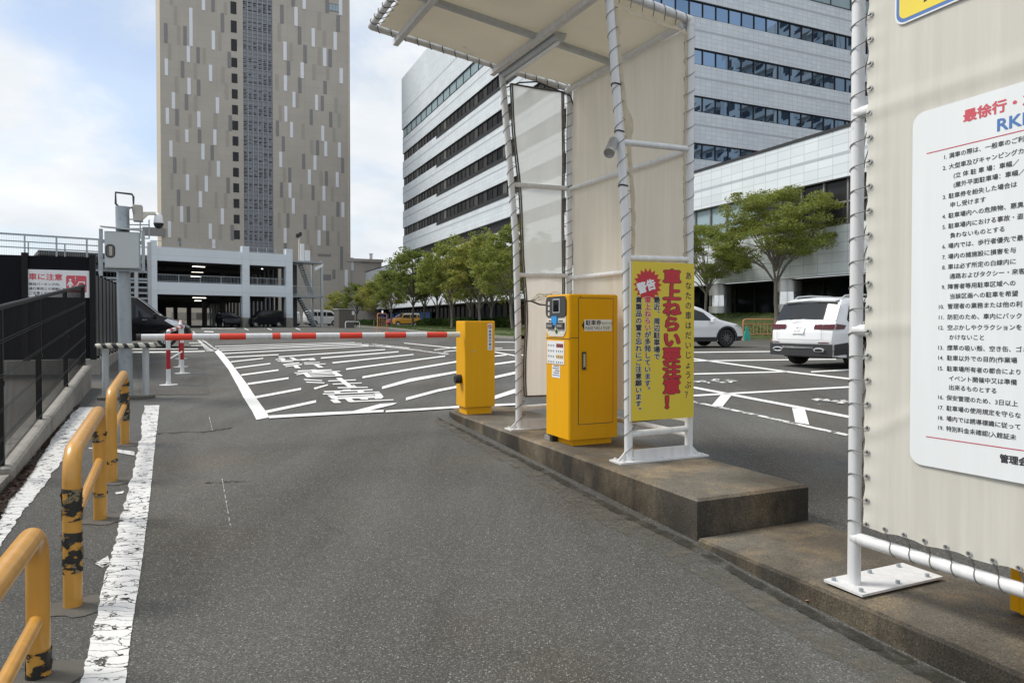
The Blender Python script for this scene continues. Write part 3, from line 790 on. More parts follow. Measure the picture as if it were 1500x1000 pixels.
# plate: arrow, Japanese line, English line
pu0, pz0 = FT.uz(855.5, 484.8); pu1, pz1 = FT.uz(895.4, 468)
mb = MB(); mb.box(FT, pu0, pu1, -.0075, -.004, pz0, pz1, 0)
ah = (pz1 - pz0)
mb.prism(FT, [(pu0 - .026, (pz0 + pz1) / 2), (pu0 - .001, pz0 + .012), (pu0 - .001, pz1 - .012)], -.0075, -.004, 1)
pl_ = lambda u, v, k: FT.p(u, -.0079 - k, v)
put(mb, 1, '駐車券', pl_, pu0 + .012, pz0 + ah * .55, .056, .050, .022)
put(mb, 1, 'をおとりください', pl_, pu0 + .184, pz0 + ah * .57, .0160, .030, .01)
put(mb, 1, 'PLEASE TAKE A TICKET', pl_, pu0 + .010, pz0 + ah * .12, .0262, .044, .008)
mb.build('instruction_plate', [M['sign_white'], M['ink']], root)
# ticket side faces the lane
FS = Fr(FT.p(0, 0, 0), AX, BX)      # u away along the side, d into the machine
def su(px, py): return FS.uz(px, py)
up0 = su(801.5, 440)[0]; up1 = su(829.6, 440)[0]
lo_, hi_ = min(up0, up1), max(up0, up1)
ztop = su(815, 434.2)[1]; zmid = su(815, 463)[1]; zbot = su(815, 492.6)[1]
w_ = hi_ - lo_
mb = MB()
def rrect(a, b, c, d, r, n=4):
    out = []
    for cx_, cz_, s0 in ((b - r, d - r, 0), (a + r, d - r, 90), (a + r, c + r, 180), (b - r, c + r, 270)):
        for i in range(n + 1):
            t = R(s0 + 90 * i / n); out.append((cx_ + r * math.cos(t), cz_ + r * math.sin(t)))
    return out
mb.prism(FS, [(lo_, zmid), (lo_, zbot + .05), (lo_ + .05, zbot), (hi_ - .05, zbot), (hi_, zbot + .05), (hi_, zmid)], -.006, .002, 0)
mb.prism(FS, rrect(lo_ - .006, hi_ + .006, zmid - .012, ztop, .05), -.012, .002, 1)
face = mb.build('ticket_panel', [M['cream'], M['dkgrey']], root)
q = lambda px, py: su(px, py)
mb = MB()
s0 = q(820.8, 456.4); s1 = q(812.6, 439.6)
a_, b_ = sorted((s0[0], s1[0])); c_, d_ = sorted((s0[1], s1[1]))
mb.box(FS, a_ - .012, b_ + .012, -.016, -.012, c_ - .01, d_ + .01, 1); mb.box(FS, a_, b_, -.019, -.016, c_, d_, 0)
mb.build('screen', [M['screen'], M['boxgrey']], face)
fl = lambda u, v, k: FS.p(hi_ - u, -.0125 - k, v)      # read from the lane: u runs the other way
mb = MB()
for i, ch in enumerate('ようこそ'[:3]): put(mb, 0, '券', fl, .028, d_ - .03 - i * .055, .04, .04, .02) if False else None
for i in range(3): mb.box(FS, hi_ - .075, hi_ - .045, -.0135, -.012, d_ - .045 - i * .05, d_ - .012 - i * .05, 0)
sx0 = lo_ + w_ * .40
mb.box(FS, sx0, sx0 + w_ * .27, -.021, -.006, zmid - .085, zmid + .0, 1)
mb.build('stickers', [M['cream'], M['cyanblue']], face)
mb = MB()
for k in (0, 1):
    c0 = lo_ + w_ * (.06 + .52 * k); zz0 = zbot + .072
    mb.box(FS, c0, c0 + w_ * .36, -.022, -.006, zz0, zz0 + .058, 0)
    mb.box(FS, c0 + .02, c0 + w_ * .36 - .02, -.026, -.022, zz0 + .016, zz0 + .04, 1)
    mb.box(FS, c0 + .03, c0 + w_ * .30, -.0075, -.006, zz0 + .066, zz0 + .078, 2)
mb.lathe(FS.p(lo_ + w_ * .46, -.006, zbot + .048), [(0, .010), (.018, .008), (.02, 0)], 12, 3, axis=-FS.d)
for u in (.2, .8): mb.prism(FS, [(lo_ + w_ * u - .022, zbot + .03), (lo_ + w_ * u + .022, zbot + .03), (lo_ + w_ * u + .008, zbot + .075), (lo_ + w_ * u - .008, zbot + .075)], -.0075, -.006, 4)
mb.build('ticket_slots', [M['dkgrey'], M['steel'], M['ink_grey'], M['green'], M['sign_white']], face)
mb = MB(); mb.box(FS, .004, TD - .004, -.003, .004, su(815, 495)[1] - .006, su(815, 495)[1], 0)
mb.box(FT, .004, .115, -.003, .004, FT.uz(836, 494.3)[1] - .005, FT.uz(836, 494.3)[1], 0)
mb.box(FT, .113, .117, -.003, .004, FT.uz(836, 494.3)[1], zb + TH - .012, 0)
mb.build('hood_seam', M['dkgrey'], root)
mb = MB()
a0 = su(826.6, 500)[0]; a1 = su(802, 500)[0]; zt_, zl_ = su(815, 499)[1], su(815, 533)[1]
mb.box(FS, min(a0, a1), max(a0, a1), -.004, .001, zl_, zt_, 0)
nt = lambda u, v, k: FS.p(max(a0, a1) - u, -.0045 - k, v)
ww = abs(a1 - a0)
for k in (0, 1):
    for j in range(4):
        x0 = .02 + k * ww * .5; y0 = zt_ - .05 - j * .052
        m_ = 2 if (k == 1 and j == 2) else (3 if (k == 1 and j == 0) else 4)
        mb.box(FS, max(a0, a1) - x0 - ww * .4, max(a0, a1) - x0, -.0048, -.004, y0 - .012, y0 + .024, m_)
        for i in range(4): mb.box(FS, max(a0, a1) - x0 - .016 - i * .036, max(a0, a1) - x0 - i * .036 - .002, -.0054, -.0048, y0 - .004, y0 + .014, 1)
mb.build('tariff_sheet', [M['sign_white'], M['ink_grey'], M['gold'], M['maroon'], M['rules_white']], root)
mb = MB()
b0, b1 = sorted((su(809, 540)[0], su(820.6, 540)[0])); zt2, zl2 = su(815, 535)[1], su(815, 553)[1]
mb.box(FS, b0, b1, -.003, .001, zl2, zt2, 0)
for i in range(6): mb.box(FS, b0 + .012 + .01 * (i % 2), b1 - .015 - .02 * (i % 3), -.0036, -.003, zl2 + .02 + i * .021, zl2 + .028 + i * .021, 1 if i else 2)
mb.build('small_notice', [M['sign_white'], M['ink_grey'], M['blue']], root)

# ---------------------------------------------------------------- barrier: cabinet and striped arm
bc = atz(683.5, 607, ITOP); FB = Fr(bc, BX, AX)
w1 = FB.uz(720, 605)[0]
zl = FB.uz(684, 596)[1]; zh = FB.uz(684, 470)[1]
root = thing('barrier_gate', 'red and white barrier arm closed across the lane from a yellow cabinet', 'barrier', (bc.x, bc.y, ITOP))
mb = MB(); mb.bbox(FB, -.03, w1 + .035, -.03, .30, zl, zh, .008)
cab = mb.build('cabinet', M['orange'], root)
mb = MB(); mb.box(FB, 0, w1, 0, .27, ITOP, zl); mb.build('plinth', M['orange'], root)
mb = MB(); mb.lathe(FB.p(.08, -.03, FB.uz(689, 514)[1]), [(0, .006), (.012, .006), (.012, 0)], 8, 0, axis=-AX)
mb.build('key_lock', M['steel'], cab)
mb = MB()
c0 = FB.p(-.03, .12, FB.uz(676, 556)[1])
mb.lathe(c0, [(0, .085), (.05, .08), (.056, .07), (.056, .0)], 16, 0, axis=-BX); mb.build('crank_cover', M['black'], root)
la = FB.uz(713, 512)[0]; lb = FB.uz(719.6, 512)[0]; lz0 = FB.uz(716, 512.5)[1]; lz1 = FB.uz(716, 474)[1]
mb = MB(); mb.box(FB, la, lb, -.034, -.03, lz0, lz1, 0)
st = lambda u, v, k: FB.p(u, -.0345 - k, v)
column(mb, 1, '車路歩行禁止', st, (la + lb) / 2, lz1 - .075, .040, .036, .034, .02)
cc = ((la + lb) / 2, lz1 - .036)
mb.prism(FB, [(cc[0] + .027 * math.cos(i * math.pi / 10), cc[1] + .027 * math.sin(i * math.pi / 10)) for i in range(20)], -.0352, -.0342, 2)
mb.prism(FB, [(cc[0] + .020 * math.cos(i * math.pi / 10), cc[1] + .020 * math.sin(i * math.pi / 10)) for i in range(20)], -.0358, -.0348, 0)
mb.prism(FB, [(cc[0] - .018, cc[1] + .012), (cc[0] - .012, cc[1] + .018), (cc[0] + .018, cc[1] - .012), (cc[0] + .012, cc[1] - .018)], -.0366, -.0354, 2)
mb.prism(FB, [(cc[0] - .005, cc[1] - .014), (cc[0] + .005, cc[1] - .014), (cc[0] + .004, cc[1] + .014), (cc[0] - .004, cc[1] + .014)], -.0363, -.0353, 1)
mb.build('no_walking_label', [M['sign_white'], M['ink'], M['red']], cab)
pivot = FB.p(-.03, .02, FB.uz(676, 490)[1])
FA = Fr(pivot, -BX, AX)
def arm_u(px): return FA.uz(px, 491)[0]
edges = [673, 654, 624.5, 594, 563, 530, 497, 462.6, 427, 410.6, 398.6, 360, 321.6, 282, 241.6, 207]
cols_ = [3, 1, 0, 1, 0, 1, 0, 1, 2, 1, 0, 1, 0, 1, 0]
mb = MB(); zt_ = FA.uz(207, 494)[1]; ut = arm_u(207)
def armz(u): return lerp(pivot.z, zt_, u / ut)
for (a, b), c in zip(zip(edges, edges[1:]), cols_):
    ua, ub_ = max(-.0, arm_u(a)), arm_u(b)
    mb.tube([FA.p(ua, 0, armz(ua)), FA.p(ub_, 0, armz(ub_))], .034 if c != 2 else .0355, 16, c, cap=(c == 2))
mb.build('arm', [M['white_paint'], M['red_bright'], M['white_rust'], M['cream']], root)
mb = MB(); mb.tube([FA.p(ut, 0, zt_), FA.p(ut + .045, 0, zt_)], .036, 14); mb.build('arm_end_cap', M['black'], root)
# ---------------------------------------------------------------- ticket shelter: leaning pipe frame with laced tarpaulins
P1 = atz(920.7, 676, ITOP); P2 = P1 + BX * .605; P2.z = ITOP
P3 = atz(760, 628.5, ITOP); P4 = P3 + BX * .605; P4.z = ITOP
LN = (P3 - P1).dot(AX)
F1 = Fr(P1, BX, AX); F3 = Fr(P3, BX, AX)           # near frame and far frame, u across, z up
root = thing('ticket_shelter', 'tall white pipe shelter with beige tarpaulins over the entry ticket machine', 'shelter', tuple(P1))
ZT = 3.93
tl = -.20                                            # lean of the lane-side posts at the top
def roofz(u): return ZT + .06 + (.605 - u) * .14 
def roofp(F, u): return F.p(u, 0, roofz(u))
UE = .605 - 2.17
rp = .034
def post_pts(F): return [F.p(0, 0, ITOP), F.p(-.01, 0, 1.45), F.p(-.035, 0, 2.3), F.p(tl * .55, 0, 3.15), F.p(tl, 0, roofz(tl))]
PP = {}
for key, F in (('near', F1), ('far', F3)):
    PP[key] = post_pts(F)
    mb = MB(); mb.tube(PP[key], rp, 14); mb.build('post', M['white_paint'], root)
    mb = MB(); mb.tube([F.p(.605, 0, ITOP), F.p(.605, 0, roofz(.605))], rp, 14); mb.build('post', M['white_paint'], root)
    mb = MB(); mb.tube([F.p(.605, 0, roofz(.605)), F.p(.3, 0, roofz(.3)), F.p(UE, 0, roofz(UE))], rp, 14); mb.lathe(F.p(.605, 0, roofz(.605)), [(0, rp), (.03, .02), (rp + .002, 0), (rp + .002, -.05)], 12); mb.build('roof_rail', M['white_paint'], root)
    def lp(z):
        for a, b in zip(PP[key], PP[key][1:]):
            if a.z <= z <= b.z: return a + (b - a) * ((z - a.z) / (b.z - a.z))
    for z in ((2.90, 1.95, .54) if key == 'far' else (2.90, 1.97, .54)):
        mb = MB(); mb.tube([lp(z), F.p(.605, 0, z + .01)], .026, 12); mb.build('rail', M['white_paint'], root)
    mb = MB(); mb.box(F, -.13, .75, -.085, .085, ITOP, ITOP + .014); bolts(mb, F, (-.09, .30, .70), (-.06, .06), ITOP + .014)
    mb.box(F, .03, .575, -.03, -.022, ITOP + .014, ITOP + .10)
    for u, s_ in ((-.034, -1), (.639, 1)): mb.prism(F, [(u, ITOP + .014), (u + s_ * .075, ITOP + .014), (u, ITOP + .085)], -.006, .006)
    mb.build('base_plate', M['white_rust'], root)
for z in (2.90, 1.93, .50):
    mb = MB(); mb.tube([F1.p(.605, 0, z), F3.p(.605, 0, z)], .026, 12); mb.build('rail', M['white_paint'], root)
mb = MB(); mb.tube([F1.p(.605, LN * .62, 1.93), F1.p(.605, LN * .62, 1.93) + Vector((0, 0, -.55)) - AX * .28 ], .02, 10); mb.build('brace', M['white_paint'], root)
mb = MB(); mb.tube([roofp(F1, .605), roofp(F3, .605)], rp, 14); mb.build('roof_rail', M['white_paint'], root)
mb = MB(); mb.tube([roofp(F1, UE), roofp(F3, UE)], rp, 14); mb.build('roof_rail', M['white_paint'], root)
# canopy sheet under its purlins
def RPt(u, d): return lerp(F1.p(u, 0, roofz(u)), F3.p(u, 0, roofz(u)), d / LN)
mb = MB(); nu, nv = 16, 8; P = []
for j in range(nv + 1):
    for i in range(nu + 1):
        u = lerp(UE + .07, .600, i / nu); d = lerp(.05, LN - .05, j / nv)
        P.append(RPt(u, d) + Z * (.015 - .02 * math.sin(math.pi * i / nu) + .006 * math.sin(5 * u + 3 * d)))
mb.add(P, [(j * (nu + 1) + i, j * (nu + 1) + i + 1, (j + 1) * (nu + 1) + i + 1, (j + 1) * (nu + 1) + i) for j in range(nv) for i in range(nu)], 0, True)
N_ = len(P); mb.add([p + Z * .004 for p in P], [(j * (nu + 1) + i, (j + 1) * (nu + 1) + i, (j + 1) * (nu + 1) + i + 1, j * (nu + 1) + i + 1) for j in range(nv) for i in range(nu)], 0, True)
can = mb.build('canopy', M['tarp_roof'], root)
def bar_sloped(F_, ua, ub, da, db, hz, drop, mats_, name, par, w=None):
    """a rectangular bar laid under the canopy slope"""
    mb = MB(); P = []
    for u, d in ((ua, da), (ub, da), (ub, db), (ua, db)):
        P += [RPt(u, d) - Z * drop, RPt(u, d) - Z * (drop + hz)]
    mb.add(P, [(0, 2, 4, 6), (1, 7, 5, 3), (0, 1, 3, 2), (2, 3, 5, 4), (4, 5, 7, 6), (6, 7, 1, 0)])
    return mb.build(name, mats_, par)
for u in (UE + .235, -.30): bar_sloped(F1, u, u + .05, -.06, LN + .07, .055, .03, M['white_rust'], 'purlin', root)
bar_sloped(F1, UE + .03, .57, LN * .52, LN * .52 + .06, .04, .012, M['galv_light'], 'rafter', root)
mb = MB(); mb.tube([F1.p(.55, .02, roofz(.55) - .05), F3.p(.55, -.02, roofz(.55) - .05)], .03, 10); mb.build('rail', M['white_paint'], root)
# back sheet, facing the lane
FBK = Fr(P2, P4 - P2); FBK.d = -FBK.d if FBK.d.x < 0 else FBK.d; LB = (P4 - P2).length
mb = MB(); P = []; nu, nv = 40, 90
z0, z1 = .60, roofz(.605) - .035
for j in range(nv + 1):
    for i in range(nu + 1):
        u = lerp(.045, LB - .045, i / nu); z = lerp(z0, z1, j / nv)
        P.append(FBK.p(u, .014 + .008 * math.sin(2.2 * z + u * 2) + .006 * math.sin(7 * u - 3.1 * z) + .010 * math.exp(-((z - 2.9) / .12) ** 2) + .005 * math.sin(23 * z) * math.exp(-u / .06) + .005 * math.sin(23 * z) * math.exp(-(LB - u) / .06), z))
fc = [(j * (nu + 1) + i, j * (nu + 1) + i + 1, (j + 1) * (nu + 1) + i + 1, (j + 1) * (nu + 1) + i) for j in range(nv) for i in range(nu)]
mb.add(P, fc, 0, True)
mb.add([p + BX * .003 for p in P], [tuple(reversed(f)) for f in fc], 0, True)
mb.build('back_sheet', M['tarp'], root)
# far end sheet: clear at the top, yellowed below, with a grimy hem
vinyl, vn, vl, vb = nodes('cloudy_vinyl')
vt = vn.new('ShaderNodeTexCoord'); vnz = noise(vn, vl, mapping(vn, vl, vt.outputs['Object'], scale=(4, 4, .6)), 1.6, 5)
vb.inputs['Base Color'].default_value = (.80, .81, .78, 1); vb.inputs['Roughness'].default_value = .25
vr = vn.new('ShaderNodeMapRange'); vr.inputs['To Min'].default_value = .70; vr.inputs['To Max'].default_value = .95
vl.new(vnz.outputs['Fac'], vr.inputs[0])
vtl = vn.new('ShaderNodeBsdfTranslucent'); vtl.inputs['Color'].default_value = (.86, .88, .86, 1); vtp = vn.new('ShaderNodeBsdfTransparent'); v1 = vn.new('ShaderNodeMixShader'); v1.inputs[0].default_value = .62; v2 = vn.new('ShaderNodeMixShader')
vl.new(vb.outputs[0], v1.inputs[1]); vl.new(vtl.outputs[0], v1.inputs[2]); vl.new(vr.outputs[0], v2.inputs[0]); vl.new(vtp.outputs[0], v2.inputs[1]); vl.new(v1.outputs[0], v2.inputs[2]); vl.new(v2.outputs[0], vn['Material Output'].inputs[0])
M['vinyl'] = vinyl
M['clear'] = glass('clear_vinyl', (.6, .58, .52), .12, .5); M['clear'].node_tree.nodes['Principled BSDF'].inputs['Alpha'].default_value = .10
def lean(F, z):
    pts_ = post_pts(F)
    for a, b in zip(pts_, pts_[1:]):
        if a.z <= z <= b.z: t = (z - a.z) / (b.z - a.z); q_ = a + (b - a) * t; return (q_ - F.o).dot(F.u)
    return (pts_[-1] - F.o).dot(F.u)
def end_sheet(F, name, mats_, za, zb_, zsplit, du0, du1, d=.0):
    mb = MB(); n = 20; P = []
    for j in range(n + 1):
        z = lerp(za, zb_, j / n)
        l_ = lean(F, z) + du0 + .012 * math.sin(z * 5); r_ = .605 - du1 + .008 * math.sin(z * 4 + 1)
        for i in range(5): P.append(F.p(lerp(l_, r_, i / 4), d + .01 * math.sin(3 * z + i), z))
    for j in range(n):
        z = lerp(za, zb_, (j + .5) / n)
        for i in range(4): mb.add([P[k] for k in (j * 5 + i, j * 5 + i + 1, (j + 1) * 5 + i + 1, (j + 1) * 5 + i)], [(0, 1, 2, 3)], 0 if z > zsplit else 1, True)
    return mb.build(name, mats_, root), P
es, ep = end_sheet(F3, 'end_sheet', [M['vinyl'], M['tarp']], .66, roofz(.2) - .10, 1.95, .085, .075)
mb = MB()
for k in (0, 4):
    line = [ep[j * 5 + k] for j in range(21)]
    for s_ in (-1, 1): mb.tube([p + F3.u * s_ * .011 + AX * random.uniform(-.004, .004) for p in line], .0085, 6, 0)
mb.tube([ep[i] for i in range(5)], .010, 6, 0); mb.tube([ep[100 + i] for i in range(5)], .010, 6, 0)
mb.build('sheet_hem', M['dirty_edge'], es)
ns, npnt = end_sheet(F1, 'near_sheet', [M['clear'], M['clear']], 2.02, roofz(.3) - .14, 0, .075, .055)
def ragged(F, name, side, z0, z1, par):
    mb = MB(); n = 46; a = []; b = []
    for j in range(n + 1):
        z = lerp(z0, z1, j / n); w = random.uniform(.012, .026) + (.055 * math.exp(-((z - 3.05) / .09) ** 2) if side == 0 else 0)
        if side == 0: u = lean(F, z) + .060 + .012 * math.sin(3 * z); a.append(F.p(u - .012, -.008, z)); b.append(F.p(u + w, -.008 - random.uniform(0, .012), z))
        else: u = .605 - .052 + .006 * math.sin(4 * z); a.append(F.p(u + .012, -.008, z)); b.append(F.p(u - w * .8, -.008 - random.uniform(0, .008), z))
    P = [p for pr in zip(a, b) for p in pr]
    fs = [(2 * i, 2 * i + 1, 2 * i + 3, 2 * i + 2) for i in range(n)]
    mb.add(P, fs, 0, True); mb.add([p + AX * .004 for p in P], [tuple(reversed(f)) for f in fs], 0, True)
    return mb.build(name, M['tarp_edge'], par)
ragged(F1, 'frayed_edge', 0, 1.95, roofz(0) - .13, ns); ragged(F1, 'frayed_edge', 1, 1.95, roofz(.6) - .12, ns)
mb = MB(); P = []
for i in range(24):
    u = lerp(tl + .1, .56, i / 23); P += [F1.p(u, -.01, roofz(u) - .10 - random.uniform(0, .012)), F1.p(u, -.012, roofz(u) - .125 - random.uniform(0, .02))]
mb.add(P, [(2 * i, 2 * i + 1, 2 * i + 3, 2 * i + 2) for i in range(23)], 0); mb.build('frayed_edge', M['tarp_edge'], ns)
mb = MB(); mb.tube([F1.p(.02, -.01, .66), F1.p(.12, -.02, .655), F1.p(.3, -.02, .665), F1.p(.45, -.02, .70), F1.p(.54, -.015, .72)], .02, 8); mb.tube([F1.p(.02, -.03, .645), F1.p(.2, -.03, .65), F1.p(.5, -.03, .70)], .008, 5)
mb.build('sheet_hem', M['dirty_edge'], ns)
# cords wound round the pipes
mb = MB()
helix(mb, PP['near'], rp, .145, .003, 0, side=BX, reach=.035)
helix(mb, [F1.p(.605, 0, .7), F1.p(.605, 0, roofz(.605) - .05)], rp, .145, .003, 0, side=-BX, reach=.03)
helix(mb, [roofp(F1, .57), roofp(F1, -.2)], rp, .10, .003, 0, side=-Z, reach=.05)
mb.build('lacing', M['wire'], root)
mb = MB()
helix(mb, PP['far'], rp, .145, .003, 0, side=BX, reach=.035)
helix(mb, [F3.p(.605, 0, .7), F3.p(.605, 0, roofz(.605) - .05)], rp, .125, .003, 0, side=-BX, reach=.04)
helix(mb, [roofp(F3, .57), roofp(F3, UE + .05)], rp, .125, .0035, 0, side=-AX, reach=.02)
helix(mb, [roofp(F3, UE) - AX * .05, roofp(F1, UE) + AX * .1], rp, .12, .0035, 0, side=BX, reach=.055)
for z in (2.90, 1.95, .54): mb.tube([F3.p(.605 + .036 * math.cos(k), .036 * math.sin(k), z - .03 + .012 * k) for k in [i * .5 for i in range(14)]], .005, 5)
mb.build('lacing', M['rope'], root)
mb = MB()
for F, zz_, s_ in ((F1, 3.35, 1), (F1, 2.98, 1), (F1, 2.55, 1)):
    c = F.p(lean(F, zz_), 0, zz_); mb.tube([c + Vector((math.cos(t) * (rp + .004), math.sin(t) * (rp + .004), .004 * math.sin(2 * t))) for t in [i * math.pi / 8 for i in range(16)]], .006, 5, 0, closed=True)
mb.build('cable_ties', M['black'], root)
# tube lamp under the canopy (hangs from the shelter: its own thing)
ul = -.16
lamp = thing('fluorescent_lamp', 'long grey tube lamp hung under the shelter canopy', 'lamp', tuple(F1.p(ul, LN * .5, roofz(ul) - .1)))
mb = MB()
a0, a1 = LN * .42, LN + .02
prof = [(-.07, -.035), (-.045, -.105), (.045, -.105), (.07, -.035)]
P = []
for d in (a0, a1): P += [Vector((0, 0, 0)) + RPt(ul + u, d) + Z * (z + roofz(ul) - roofz(ul + u)) for u, z in prof]
mb.add(P, [(0, 1, 5, 4), (1, 2, 6, 5), (2, 3, 7, 6), (3, 0, 4, 7), (3, 2, 1, 0), (4, 5, 6, 7)])
mb.build('housing', M['galv_light'], lamp)
mb = MB(); mb.tube([RPt(ul, a0 + .03) - Z * .115, RPt(ul, a1 - .03) - Z * .115], .016, 10); mb.build('tube', M['globe'], lamp)
mb = MB(); mb.tube([F1.p(ul - .01, a1, roofz(ul) - .05), F1.p(ul - .12, a1 + .05, roofz(ul) - .12), F1.p(ul - .06, a1 + .07, roofz(ul) - .17), F1.p(ul + .1, a1 + .04, roofz(ul) - .10), F1.p(.1, LN - .03, roofz(.1) - .06), F1.p(.5, LN - .04, roofz(.5) - .10), F1.p(.56, LN - .05, roofz(.5) - .28), F1.p(.56, LN - .05, 2.0)], .008, 6); mb.build('cable', M['black'], lamp)
# camera clamped to the near post
cpt = F1.p(lean(F1, 2.84) - .03, -.02, 2.84)
cz = aty(894, 221, P1.y - .12)
srv = thing('surveillance_camera', 'small silver cylinder camera clamped to the near shelter post', 'camera', tuple(cz))
ax_ = (aty(888, 236, P1.y - .26) - aty(899, 206, P1.y - .06)).normalized()
mb = MB(); mb.lathe(aty(899, 206, P1.y - .06), [(0, 0), (.036, .0), (.04, .01), (.04, .145), (.044, .15), (.044, .19), (.036, .19), (.03, .17), (0, .17)], 18, 0, axis=ax_); mb.build('housing', M['steel'], srv)
mb = MB(); mb.tube([aty(896, 214, P1.y - .1), aty(905, 212, P1.y - .03), aty(911, 210, P1.y)], .012, 8); mb.build('bracket', M['dkgrey'], srv)
# loose wires by the machine
mb = MB()
wq = F3.p(.06, -.05, FBK.uz(830, 440)[1])
for k in range(9):
    p0 = aty(775 + k, 441, P3.y - .05); p1 = aty(800, 436 + random.uniform(-8, 8), P3.y - .12); p2 = aty(818 + random.uniform(-6, 8), 428 + random.uniform(-4, 8), P3.y - .05)
    mb.tube([p0, lerp(p0, p1, .5) + Z * random.uniform(-.02, .05), p1, lerp(p1, p2, .6) + Z * random.uniform(-.02, .03), p2], .003, 5)
mb.tube([aty(764, 441, P3.y - .05), aty(778, 441, P3.y - .07), aty(790, 446, P3.y - .1), aty(802, 447, P3.y - .15)], .008, 6, 1)
tag(mb.build('loose_wires', [M['tarp_edge'], M['black']]), 'tangle of loose wires beside the ticket machine top', 'wires')

# ---------------------------------------------------------------- yellow warning board on the near end
FW = Fr(P1 - AX * .075, BX, AX)
bu0 = FW.uz(924, 500)[0]; bu1 = FW.uz(1015.6, 500)[0]; bz1 = FW.uz(924, 382.5)[1]; bz0 = FW.uz(926, 616.5)[1]
wb = thing('warning_board', 'yellow board warning of break-ins in vertical red and black lettering', 'sign', tuple(FW.p(bu0, 0, bz0)))
mb = MB(); mb.box(FW, bu0, bu1, -.008, .01, bz0, bz1, 0); mb.box(FW, bu0 - .006, bu0, -.009, .012, bz0, bz1, 1); mb.build('board', [M['sign_yellow'], M['galv_light']], wb)
sxp = (bu1 - bu0) / 91.6
pw = lambda u, v, k: FW.p(u, -.0085 - k, v)
def wu(px, py): return FW.uz(px, py)
mb = MB()
u_, v_ = wu(1007.6, 396); pit = (wu(1007.6, 396)[1] - wu(1007.6, 584)[1]) / 13
column(mb, 0, 'あなたの車はだいじょうぶ？', pw, u_, v_, pit, 10.2 * sxp, pit * .84, .012)
for (x, y, y2, t, m_) in ((961.4, 434, 527, '最近、周辺駐車場で', 1), (934.8, 434, 606, '貴重品の置き忘れにご注意願います。', 1)):
    u_, v_ = wu(x, y); pit = (v_ - wu(x, y2)[1]) / len(t); column(mb, 4, t, pw, u_, v_, pit, 9.6 * sxp, pit * .96, .075, -.0004); column(mb, m_, t, pw, u_, v_, pit, 9.6 * sxp, pit * .96, .034, .0003)
t = '車上ねらいが多発しています。'; u_, v_ = wu(948, 434); pit = (v_ - wu(948, 576)[1]) / len(t)
column(mb, 4, t, pw, u_, v_, pit, 9.6 * sxp, pit * .96, .075, .0010); column(mb, 2, t[:5], pw, u_, v_, pit, 9.6 * sxp, pit * .96, .034, .0016); column(mb, 1, t[5:], pw, u_, v_ - 5 * pit, pit, 9.6 * sxp, pit * .96, .034, .0016)
t = '車上ねらい要注意！'; u_, v_ = wu(983.6, 395); pit = (v_ - wu(983.6, 600)[1]) / 9
column(mb, 1, t, pw, u_, v_, pit, 27 * sxp, pit * 1.03, .078, 0); column(mb, 2, t, pw, u_, v_, pit, 27 * sxp, pit * 1.03, .046, .0012)
c_ = wu(948, 417); rr = 20.5 * sxp
mb.poly([pw(c_[0] + rr * (1 if i % 2 == 0 else .76) * math.cos(i * math.pi / 18), c_[1] + rr * .98 * (1 if i % 2 == 0 else .76) * math.sin(i * math.pi / 18), .0005) for i in range(36)], 2)
put(mb, 4, '警告', pw, c_[0] - rr * .66, c_[1] - rr * .52, rr * .66, rr * .66, .045, R(17), .0016)
mb.build('lettering', [M['navy'], M['ink'], M['red'], M['maroon'], M['sign_white']], wb)

# ---------------------------------------------------------------- big laced notice board on the right
Q5 = atz(1251, 858, SLAB)
far_ = ray(288, 484); ub = -Vector(far_).normalized()
hub = Vector((ub.x, ub.y, 0)).normalized()
nrm = Z.cross(hub)                                    # towards the lane
if nrm.x > 0: nrm = -nrm
def uv(px, py, off=.046):
    r = ray(px, py); o = Q5 + nrm * off - Vector((0, 0, EYE))
    t = o.dot(nrm) / r.dot(nrm); q_ = r * t + Vector((0, 0, EYE)) - (Q5 + nrm * off)
    a = q_.dot(hub) / ub.dot(hub); return a, (q_ - ub * a).z
def pn(u, v, k=0.0): return Q5 + ub * u + Z * v + nrm * k
nb = thing('notice_board', 'white pipe frame with a laced beige sheet carrying the car park rules', 'notice board', tuple(Q5))
TOPZ = 4.3
mb = MB(); mb.tube([pn(0, 0), pn(0, TOPZ)], .031, 18); mb.build('post', M['white_paint'], nb)
LNB = 2.6
mb = MB(); mb.tube([pn(LNB, -.0), pn(LNB, TOPZ)], .034, 18); mb.build('post', M['white_paint'], nb)
uL, vL = uv(1262, 790, .0)
for v in (vL, 1.28, 2.35, TOPZ - .05):
    mb = MB(); mb.tube([pn(0, v, -.002 if v == vL else -.0), pn(LNB, v)], .030, 14)
    mb.lathe(pn(0, v), [(0, .034), (.03, .03), (.036, 0)], 10, 0, axis=hub); mb.build('rail', M['white_paint'], nb)
FN = Fr(Q5, hub, -nrm)
mb = MB(); mb.box(FN, -.105, .12, -.09, .50, SLAB + .002, SLAB + .014, 0); bolts(mb, FN, (-.07, .09), (-.06, .2, .42), SLAB + .014, 1); mb.build('base_plate', [M['white_rust'], M['galv']], nb)
mb = MB(); mb.box(FN, LNB - .105, LNB + .12, -.09, .50, SLAB + .002, SLAB + .014); mb.build('base_plate', M['white_rust'], nb)
